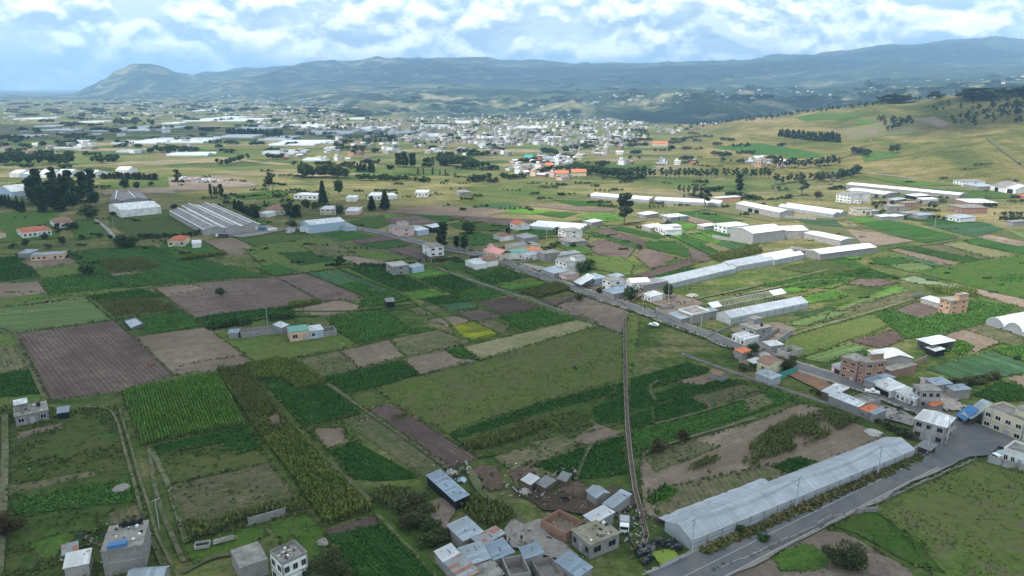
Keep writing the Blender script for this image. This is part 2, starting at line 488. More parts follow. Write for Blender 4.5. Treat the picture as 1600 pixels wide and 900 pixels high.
blockwork('brick', (0.34, 0.17, 0.115), (0.28, 0.24, 0.21), bw=0.35, bh=0.16)
corrugated('zinc', (0.36, 0.42, 0.47))
corrugated('zinc_blue', (0.26, 0.34, 0.42))
corrugated('zinc_white', (0.66, 0.69, 0.71))
corrugated('zinc_grey', (0.25, 0.26, 0.27))
corrugated('zinc_rust', (0.34, 0.37, 0.39), rust=(0.26, 0.115, 0.07), rust_amt=0.42)
corrugated('asbestos', (0.22, 0.205, 0.20), rough=0.9, panel=2.5)
corrugated('roof_white', (0.80, 0.80, 0.79), rough=0.6)

def greenhouse_mat(name, c, alpha, streak):
    m, t, b = newmat(name)
    tc = N(t, 'ShaderNodeTexCoord')
    o = tc.outputs['Object']
    n = noise(t, mapping(t, o, scale=(0.3, 1.0, 1.0)), 0.55, 6, 0.6, 0.5)
    col = ramp(t, n, [(0.3, tuple(v * 0.72 for v in c)), (0.7, c)])
    br = N(t, 'ShaderNodeTexBrick')
    br.inputs['Scale'].default_value = 1.0
    br.inputs['Brick Width'].default_value = streak
    br.inputs['Row Height'].default_value = 60
    br.inputs['Mortar Size'].default_value = 0.05
    br.offset = 0
    br.inputs['Color1'].default_value = (0.84, 0.84, 0.84, 1)
    br.inputs['Color2'].default_value = (1, 1, 1, 1)
    br.inputs['Mortar'].default_value = (1.25, 1.25, 1.25, 1)
    t.links.new(o, br.inputs['Vector'])
    col = mixc(t, 1.0, col, br.outputs[0], 'MULTIPLY')
    t.links.new(col, b.inputs['Base Color'])
    b.inputs['Roughness'].default_value = 0.32
    b.inputs['Specular IOR Level'].default_value = 0.5
    b.inputs['Alpha'].default_value = alpha
    return m
greenhouse_mat('plastic', (0.50, 0.545, 0.61), 0.76, 2.6)
greenhouse_mat('plastic_white', (0.74, 0.79, 0.82), 0.93, 3.0)
greenhouse_mat('plastic_wall', (0.40, 0.43, 0.46), 0.80, 2.6)
greenhouse_mat('plastic_far', (0.52, 0.56, 0.58), 1.0, 6.0)
greenhouse_mat('plastic_far2', (0.36, 0.40, 0.42), 1.0, 6.0)

m, t, b = newmat('glass')
b.inputs['Base Color'].default_value = (0.012, 0.016, 0.02, 1); b.inputs['Roughness'].default_value = 0.12; b.inputs['Specular IOR Level'].default_value = 0.5
m, t, b = newmat('car_white')
b.inputs['Base Color'].default_value = (0.78, 0.78, 0.78, 1); b.inputs['Roughness'].default_value = 0.25; b.inputs['Specular IOR Level'].default_value = 0.5
m, t, b = newmat('car_dark')
b.inputs['Base Color'].default_value = (0.05, 0.05, 0.06, 1); b.inputs['Roughness'].default_value = 0.25; b.inputs['Specular IOR Level'].default_value = 0.5
m, t, b = newmat('cloth_red')
b.inputs['Base Color'].default_value = (0.30, 0.03, 0.03, 1)
m, t, b = newmat('cloth_blue')
b.inputs['Base Color'].default_value = (0.03, 0.05, 0.14, 1)
simple('skin', (0.30, 0.17, 0.11), 0.1)
simple('hide_black', (0.015, 0.013, 0.012), 0.3, 1.5, 0.6)
simple('hide_brown', (0.14, 0.07, 0.035), 0.3, 1.5, 0.6)

# --- plants
leafmat('leaf_dark', (0.014, 0.030, 0.012), (0.042, 0.070, 0.024), (0.095, 0.13, 0.045))
leafmat('leaf_euc', (0.022, 0.034, 0.018), (0.048, 0.066, 0.034), (0.085, 0.105, 0.06))
leafmat('leaf_green', (0.018, 0.040, 0.012), (0.040, 0.078, 0.022), (0.075, 0.12, 0.035))
leafmat('leaf_olive', (0.03, 0.036, 0.016), (0.06, 0.068, 0.03), (0.10, 0.10, 0.055))
leafmat('leaf_brown', (0.035, 0.022, 0.014), (0.075, 0.05, 0.028), (0.06, 0.07, 0.025))
leafmat('maize_green', (0.055, 0.13, 0.022), (0.115, 0.235, 0.04), (0.20, 0.32, 0.08))
leafmat('maize_olive', (0.068, 0.098, 0.024), (0.140, 0.178, 0.042), (0.26, 0.27, 0.10))
leafmat('maize_dry', (0.060, 0.080, 0.026), (0.125, 0.145, 0.048), (0.21, 0.20, 0.095))
leafmat('potato', (0.016, 0.050, 0.010), (0.032, 0.092, 0.018), (0.055, 0.130, 0.028))
leafmat('potato_mid', (0.034, 0.088, 0.020), (0.072, 0.155, 0.034), (0.13, 0.22, 0.06))
leafmat('weed', (0.034, 0.058, 0.016), (0.070, 0.100, 0.028), (0.13, 0.13, 0.06))
leafmat('weed_dry', (0.07, 0.06, 0.03), (0.13, 0.105, 0.05), (0.20, 0.15, 0.07))
simple('bark', (0.16, 0.13, 0.10), 0.3, 1.0)

# --- haze
hm = bpy.data.materials.new('haze_air'); hm.use_nodes = True
ht = hm.node_tree; ht.nodes.clear()
ho = N(ht, 'ShaderNodeOutputMaterial')
hv = N(ht, 'ShaderNodeVolumePrincipled')
hv.inputs['Color'].default_value = (0.40, 0.66, 0.98, 1)
hv.inputs['Density'].default_value = 8.8e-5
hv.inputs['Anisotropy'].default_value = 0.0
ht.links.new(hv.outputs[0], ho.inputs['Volume'])
try:
    hm.cycles.homogeneous_volume = True
except Exception:
    pass

# ------------------------------------------------------------------ mesh helpers
def tag(o, label=None, cat=None, group=None, kind=None):
    if label: o['label'] = label
    if cat: o['category'] = cat
    if group: o['group'] = group
    if kind: o['kind'] = kind
    return o

def mkmesh(name, V, Fc, mats, fm=None, uv=None, smooth=False):
    me = bpy.data.meshes.new(name)
    if isinstance(V, np.ndarray) and isinstance(Fc, np.ndarray):
        nv, nf, k = len(V), len(Fc), Fc.shape[1]
        me.vertices.add(nv); me.vertices.foreach_set('co', V.astype(np.float32).ravel())
        me.loops.add(nf * k); me.loops.foreach_set('vertex_index', Fc.astype(np.int32).ravel())
        me.polygons.add(nf); me.polygons.foreach_set('loop_start', (np.arange(nf) * k).astype(np.int32))
        me.update(calc_edges=True)
    else:
        me.from_pydata([tuple(v) for v in V], [], [tuple(f) for f in Fc])
    for m in (mats if isinstance(mats, (list, tuple)) else [mats]):
        me.materials.append(MATS[m] if isinstance(m, str) else m)
    if fm is not None:
        me.polygons.foreach_set('material_index', np.asarray(fm, dtype=np.int32))
    if uv is not None:
        l = me.uv_layers.new(name='UVMap')
        li = np.zeros(len(me.loops), dtype=np.int32); me.loops.foreach_get('vertex_index', li)
        l.data.foreach_set('uv', np.asarray(uv, dtype=np.float32)[li].ravel())
    if smooth:
        me.polygons.foreach_set('use_smooth', np.ones(len(me.polygons), dtype=bool))
    return me

def link(name, me, parent=None, loc=None, rz=None):
    o = bpy.data.objects.new(name, me)
    COL.objects.link(o)
    if parent: o.parent = parent
    if loc is not None: o.location = loc
    if rz is not None: o.rotation_euler = (0, 0, rz)
    return o

class MB:
    def __init__(s): s.v = []; s.f = []; s.m = []
    def quad(s, a, b, c, d, m=0):
        n = len(s.v); s.v += [a, b, c, d]; s.f.append((n, n + 1, n + 2, n + 3)); s.m.append(m)
    def tri(s, a, b, c, m=0):
        n = len(s.v); s.v += [a, b, c]; s.f.append((n, n + 1, n + 2)); s.m.append(m)
    def box(s, x0, y0, z0, x1, y1, z1, m=0, top=None):
        n = len(s.v)
        s.v += [(x0, y0, z0), (x1, y0, z0), (x1, y1, z0), (x0, y1, z0), (x0, y0, z1), (x1, y0, z1), (x1, y1, z1), (x0, y1, z1)]
        s.f += [(n, n + 3, n + 2, n + 1), (n + 4, n + 5, n + 6, n + 7), (n, n + 1, n + 5, n + 4), (n + 1, n + 2, n + 6, n + 5), (n + 2, n + 3, n + 7, n + 6), (n + 3, n, n + 4, n + 7)]
        s.m += [m, m if top is None else top, m, m, m, m]
    def slab(s, pts, th, m=0):
        """closed sheet of thickness th under the polygon pts"""
        n = len(s.v); k = len(pts)
        s.v += [tuple(p) for p in pts] + [(p[0], p[1], p[2] - th) for p in pts]
        s.f.append(tuple(range(n, n + k))); s.f.append(tuple(reversed(range(n + k, n + 2 * k))))
        s.m += [m, m]
        for i in range(k):
            j = (i + 1) % k
            s.f.append((n + i, n + k + i, n + k + j, n + j)); s.m.append(m)
    def tube(s, p, q, r0, r1, k=6, m=0):
        p, q = Vector(p), Vector(q); d = (q - p).normalized()
        a = d.orthogonal().normalized(); b = d.cross(a)
        n = len(s.v)
        for c, r in ((p, r0), (q, r1)):
            for i in range(k):
                t = 2 * PI * i / k
                s.v.append(tuple(c + a * (r * math.cos(t)) + b * (r * math.sin(t))))
        for i in range(k):
            j = (i + 1) % k
            s.f.append((n + i, n + j, n + k + j, n + k + i)); s.m.append(m)
        s.f.append(tuple(range(n + k, n + 2 * k))); s.m.append(m)
        s.f.append(tuple(reversed(range(n, n + k)))); s.m.append(m)
    def build(s, name, mats, parent=None, loc=None, rz=None, smooth=False):
        return link(name, mkmesh(name, s.v, s.f, mats, s.m, smooth=smooth), parent, loc, rz)

def empty(name, loc, rz=0.0):
    o = bpy.data.objects.new(name, None)
    o.empty_display_size = 1.0
    COL.objects.link(o)
    o.location = loc; o.rotation_euler = (0, 0, rz)
    return o

def pts(s):
    return [tuple(float(a) for a in w.split(',')) for w in s.split()]

def inpoly(X, Y, poly):
    ins = np.zeros(len(X), bool)
    n = len(poly)
    for i in range(n):
        x1, y1 = poly[i][0], poly[i][1]; x2, y2 = poly[(i + 1) % n][0], poly[(i + 1) % n][1]
        c = ((y1 > Y) != (y2 > Y)) & (X < (x2 - x1) * (Y - y1) / (y2 - y1 + 1e-12) + x1)
        ins ^= c
    return ins

def jitter_poly(w, step=5.0, amp=0.35):
    out = []
    n = len(w)
    for i in range(n):
        a, b = w[i], w[(i + 1) % n]
        L = math.hypot(b[0] - a[0], b[1] - a[1])
        k = max(1, min(60, int(L / step)))
        nx, ny = -(b[1] - a[1]) / (L + 1e-9), (b[0] - a[0]) / (L + 1e-9)
        for j in range(k):
            t = j / k
            d = random.uniform(-amp, amp) if j else 0
            out.append((a[0] + (b[0] - a[0]) * t + nx * d, a[1] + (b[1] - a[1]) * t + ny * d))
    return out

# ------------------------------------------------------------------ ground sheet to the horizon
def build_ground():
    ns = 460
    s = np.linspace(-1.25, 1.25, ns)
    Yl = np.concatenate([np.linspace(-250, 600, 26)[:-1], np.geomspace(600, 26500, 420)])
    S, YY = np.meshgrid(s, Yl)
    XX = S * (np.maximum(YY, 0) + 350)
    ZZ = hfun(XX, YY)
    ZZ = np.where(YY < 600, 0.0, ZZ)
    V = np.stack([XX.ravel(), YY.ravel(), ZZ.ravel()], 1)
    ny = len(Yl)
    idx = np.arange(ns * ny).reshape(ny, ns)
    Q = np.stack([idx[:-1, :-1].ravel(), idx[:-1, 1:].ravel(), idx[1:, 1:].ravel(), idx[1:, :-1].ravel()], 1)
    me = mkmesh('ground', V, Q, ['ground'], smooth=True)
    # land cover of the relief: r hill pasture, g slopes with woods, b fields of the far plateau
    X, Y, Z = V[:, 0], V[:, 1], V[:, 2]
    px = 800 + F / CP * X / np.maximum(Y, 60)
    r = np.clip((px - 1010) / 120 + 0.25 * fbm(X / 200, Y / 200, 3, 5), 0, 1) * np.clip((Y - 760 + (px - 1400) * 0.2) / 60, 0, 1) * np.clip((2400 - Y) / 300, 0, 1)
    edge = np.interp(px, [-900, 330, 400, 480, 560, 700, 940, 1100, 1300, 1600], [7000, 6000, 5400, 3700, 2750, 2500, 2250, 2100, 1900, 1700])
    g = np.clip((Y - edge) / 250, 0, 1)
    bl = np.clip((Y - 4100) / 400, 0, 1) * np.clip(1.15 - (Y - 7800) / 4500, 0, 1) * np.clip((px - 740) / 160, 0, 1) + np.clip((Y - 5600) / 800, 0, 1) * np.clip((8000 - Y) / 1200, 0, 1) * 0.5
    c = np.stack([r, g, np.clip(bl, 0, 1), np.ones_like(r)], 1).astype(np.float32)
    at = me.color_attributes.new('cover', 'FLOAT_COLOR', 'POINT')
    at.data.foreach_set('color', c.ravel())
    o = link('ground', me)
    tag(o, kind='structure')

def ground_mat():
    m, t, b = newmat('ground')
    geo = N(t, 'ShaderNodeNewGeometry'); P = geo.outputs['Position']
    # mosaic of small plots, turned to the run of the real field edges
    v = mapping(t, P, rot=(0, 0, R(-31)), scale=(1 / 95, 1 / 46, 0))
    nz = N(t, 'ShaderNodeTexNoise'); nz.inputs['Scale'].default_value = 0.02; t.links.new(P, nz.inputs['Vector'])
    wv = mixc(t, 0.02, v, nz.outputs['Color'], 'ADD')
    vo = N(t, 'ShaderNodeTexVoronoi'); vo.distance = 'CHEBYCHEV'; vo.inputs['Scale'].default_value = 1.0
    vo.inputs['Randomness'].default_value = 0.75
    t.links.new(wv, vo.inputs['Vector'])
    sc = N(t, 'ShaderNodeSeparateColor'); t.links.new(vo.outputs['Color'], sc.inputs[0])
    plots = ramp(t, sc.outputs[0], [(0.0, (0.045, 0.088, 0.026)), (0.16, (0.10, 0.115, 0.042)), (0.34, (0.20, 0.165, 0.115)), (0.42, (0.135, 0.138, 0.062)),
                                    (0.58, (0.065, 0.125, 0.032)), (0.68, (0.03, 0.062, 0.02)), (0.76, (0.15, 0.135, 0.075)), (0.90, (0.24, 0.20, 0.15))], 'CONSTANT')
    fine = noise(t, P, 0.35, 7, 0.75)
    mott = ramp(t, fine, [(0.36, (0.55, 0.60, 0.52)), (0.64, (1.42, 1.36, 1.3))])
    large = noise(t, P, 0.008, 6, 0.65, 0.5)
    grass = ramp(t, large, [(0.36, (0.058, 0.088, 0.028)), (0.47, (0.12, 0.12, 0.050)), (0.58, (0.20, 0.17, 0.09))])
    # close by the unworked ground is rough grass, the mosaic begins further out
    sp = N(t, 'ShaderNodeSeparateXYZ'); t.links.new(P, sp.inputs[0])
    kf = mth(t, 'MULTIPLY_ADD', sp.outputs[1], 1 / 400, -1.35, clamp=True)
    col = mixc(t, mth(t, 'MULTIPLY', kf, 0.72), grass, plots)
    near = ramp(t, noise(t, P, 0.045, 6, 0.7, 0.5), [(0.35, (0.040, 0.068, 0.020)), (0.5, (0.070, 0.098, 0.030)), (0.64, (0.125, 0.115, 0.062))])
    kn = mth(t, 'MULTIPLY_ADD', sp.outputs[1], -1 / 150, 3.6, clamp=True)
    col = mixc(t, kn, col, near)
    # dark scrub and hedges in the distance
    v2 = noise(t, P, 0.011, 8, 0.72, 0.3)
    scr = mth(t, 'MULTIPLY', ramp(t, v2, [(0.55, (0, 0, 0)), (0.60, (1, 1, 1))]), mth(t, 'MULTIPLY_ADD', sp.outputs[1], 1 / 1400, -0.9, clamp=True))
    col = mixc(t, mth(t, 'MULTIPLY', scr, 0.8), col, (0.022, 0.038, 0.018))
    # hill pasture
    ca = N(t, 'ShaderNodeVertexColor'); ca.layer_name = 'cover'
    cs = N(t, 'ShaderNodeSeparateColor'); t.links.new(ca.outputs['Color'], cs.inputs[0])
    hp = ramp(t, noise(t, mapping(t, P, scale=(1, 0.4, 1)), 0.010, 8, 0.66, 0.7), [(0.36, (0.065, 0.080, 0.024)), (0.46, (0.115, 0.110, 0.038)), (0.56, (0.170, 0.142, 0.062)), (0.66, (0.225, 0.18, 0.10))])
    col = mixc(t, cs.outputs[0], col, hp)
    # canyon and mountain slopes: scrub, woods, bare earth
    n5 = noise(t, P, 0.0030, 10, 0.74, 0.8)
    sl = ramp(t, n5, [(0.40, (0.010, 0.020, 0.012)), (0.49, (0.022, 0.036, 0.018)), (0.545, (0.085, 0.095, 0.045)), (0.61, (0.24, 0.21, 0.14))])
    col = mixc(t, cs.outputs[1], col, sl)
    v6 = mapping(t, P, rot=(0, 0, R(20)), scale=(1 / 230, 1 / 150, 0))
    vo2 = N(t, 'ShaderNodeTexVoronoi'); vo2.distance = 'CHEBYCHEV'; t.links.new(v6, vo2.inputs['Vector']); vo2.inputs['Scale'].default_value = 1.0
    sc2 = N(t, 'ShaderNodeSeparateColor'); t.links.new(vo2.outputs['Color'], sc2.inputs[0])
    pl = ramp(t, sc2.outputs[0], [(0.0, (0.016, 0.030, 0.014)), (0.40, (0.055, 0.09, 0.028)), (0.58, (0.09, 0.10, 0.045)), (0.72, (0.035, 0.05, 0.02)), (0.88, (0.17, 0.15, 0.09))], 'CONSTANT')
    wood = ramp(t, noise(t, P, 0.006, 9, 0.75, 0.4), [(0.48, (1, 1, 1)), (0.56, (0, 0, 0))])
    pl = mixc(t, wood, pl, (0.02, 0.034, 0.018))
    col = mixc(t, cs.outputs[2], col, pl)
    col = mixc(t, 1.0, col, mott, 'MULTIPLY')
    med = noise(t, mapping(t, P, rot=(0, 0, R(-31)), scale=(0.5, 1.6, 1)), 0.04, 6, 0.72, 0.5)
    col = mixc(t, 1.0, col, ramp(t, med, [(0.36, (0.62, 0.70, 0.60)), (0.5, (1, 1, 1)), (0.63, (1.42, 1.28, 1.25))]), 'MULTIPLY')
    t.links.new(col, b.inputs['Base Color'])
    b.inputs['Roughness'].default_value = 1.0
    b.inputs['Specular IOR Level'].default_value = 0.03
ground_mat()
build_ground()

# haze: one closed box of even air around everything below the clouds
mb = MB(); mb.box(-40000, -3000, -420, 40000, 27500, 880)
hz = mb.build('haze', [hm]); tag(hz, kind='stuff')

# ------------------------------------------------------------------ clouds added out of view (outside the haze), outlined by the ground they shade
def cloud_mat():
    m = bpy.data.materials.new('cloud'); m.use_nodes = True
    t = m.node_tree; t.nodes.clear(); MATS['cloud'] = m
    out = N(t, 'ShaderNodeOutputMaterial')
    d = N(t, 'ShaderNodeBsdfDiffuse'); d.inputs[0].default_value = (0.9, 0.9, 0.92, 1)
    tr = N(t, 'ShaderNodeBsdfTranslucent'); tr.inputs[0].default_value = (0.95, 0.96, 1, 1)
    mx = N(t, 'ShaderNodeMixShader'); mx.inputs[0].default_value = 0.55
    t.links.new(d.outputs[0], mx.inputs[1]); t.links.new(tr.outputs[0], mx.inputs[2])
    t.links.new(mx.outputs[0], out.inputs[0])
cloud_mat()
def cloud(pxpoly, alt, seed, label, world_poly=None):
    poly = world_poly or [tuple(PH(x, y)[:2]) for x, y in pxpoly]
    k = alt / sun_dir.z
    poly = [(x + sun_dir.x * k, y + sun_dir.y * k) for x, y in poly]  # outline of the wanted ground shade, moved up towards the sun
    w = np.array(jitter_poly(poly, 60, 55))
    c = w.mean(0)
    V, Fc = [], []
    rings = [(0.0, 60), (0.45, 55), (0.78, 45), (0.95, 25), (1.0, 0)]
    n = len(w)
    V.append((c[0], c[1], alt + 150)); V.append((c[0], c[1], alt - 30))
    top, bot = [], []
    for f, th in rings[1:]:
        rt, rb = [], []
        for q in w:
            p = c + (q - c) * f
            nz = float(vnoise(np.array([p[0] / 120]), np.array([p[1] / 120]), seed)[0])
            rt.append(len(V)); V.append((p[0], p[1], alt + th * 2.2 + 30 * nz * (th > 0)))
            rb.append(len(V)); V.append((p[0], p[1], alt - th * 0.4 + 8 * nz * (th > 0)))
        top.append(rt); bot.append(rb)
    for i in range(n):
        j = (i + 1) % n
        Fc.append((0, top[0][i], top[0][j])); Fc.append((1, bot[0][j], bot[0][i]))
        for a in range(len(top) - 1):
            Fc.append((top[a][i], top[a + 1][i], top[a + 1][j], top[a][j]))
            Fc.append((bot[a][i], bot[a][j], bot[a + 1][j], bot[a + 1][i]))
        Fc.append((top[-1][i], bot[-1][i], bot[-1][j], top[-1][j]))
    o = link('cloud', mkmesh('cloud', V, Fc, ['cloud'], smooth=True))
    tag(o, label, 'cloud', kind='thing')
cloud(None, 1500, 3, 'broad grey-based cloud high over the near fields', world_poly=[(-900, -200), (330, -200), (310, 150), (190, 215), (112, 262), (62, 331), (15, 437), (-60, 600), (-330, 715), (-900, 740)])
cloud(None, 2600, 9, 'wide cloud over the far blue mountains', world_poly=[(-2600, 7700), (-900, 6600), (1100, 6900), (2800, 7600), (6000, 8000), (5700, 10500), (1900, 10200), (-1100, 10600), (-3100, 9800)])
cloud(None, 1500, 21, 'long unseen cloud added to darken the left of the far plain', world_poly=[(-1700, 1500), (-900, 1430), (-250, 1500), (-150, 1750), (-700, 1900), (-1700, 2050)])
cloud(None, 1500, 22, 'unseen cloud added to darken the wooded canyon wall', world_poly=[(350, 2700), (900, 2600), (1800, 2700), (1900, 3700), (1200, 4000), (500, 3600)])
cloud(None, 1500, 23, 'small unseen cloud added to shade the hill crest woods', world_poly=[(620, 1150), (1000, 1050), (1300, 1250), (1100, 1500), (760, 1450)])

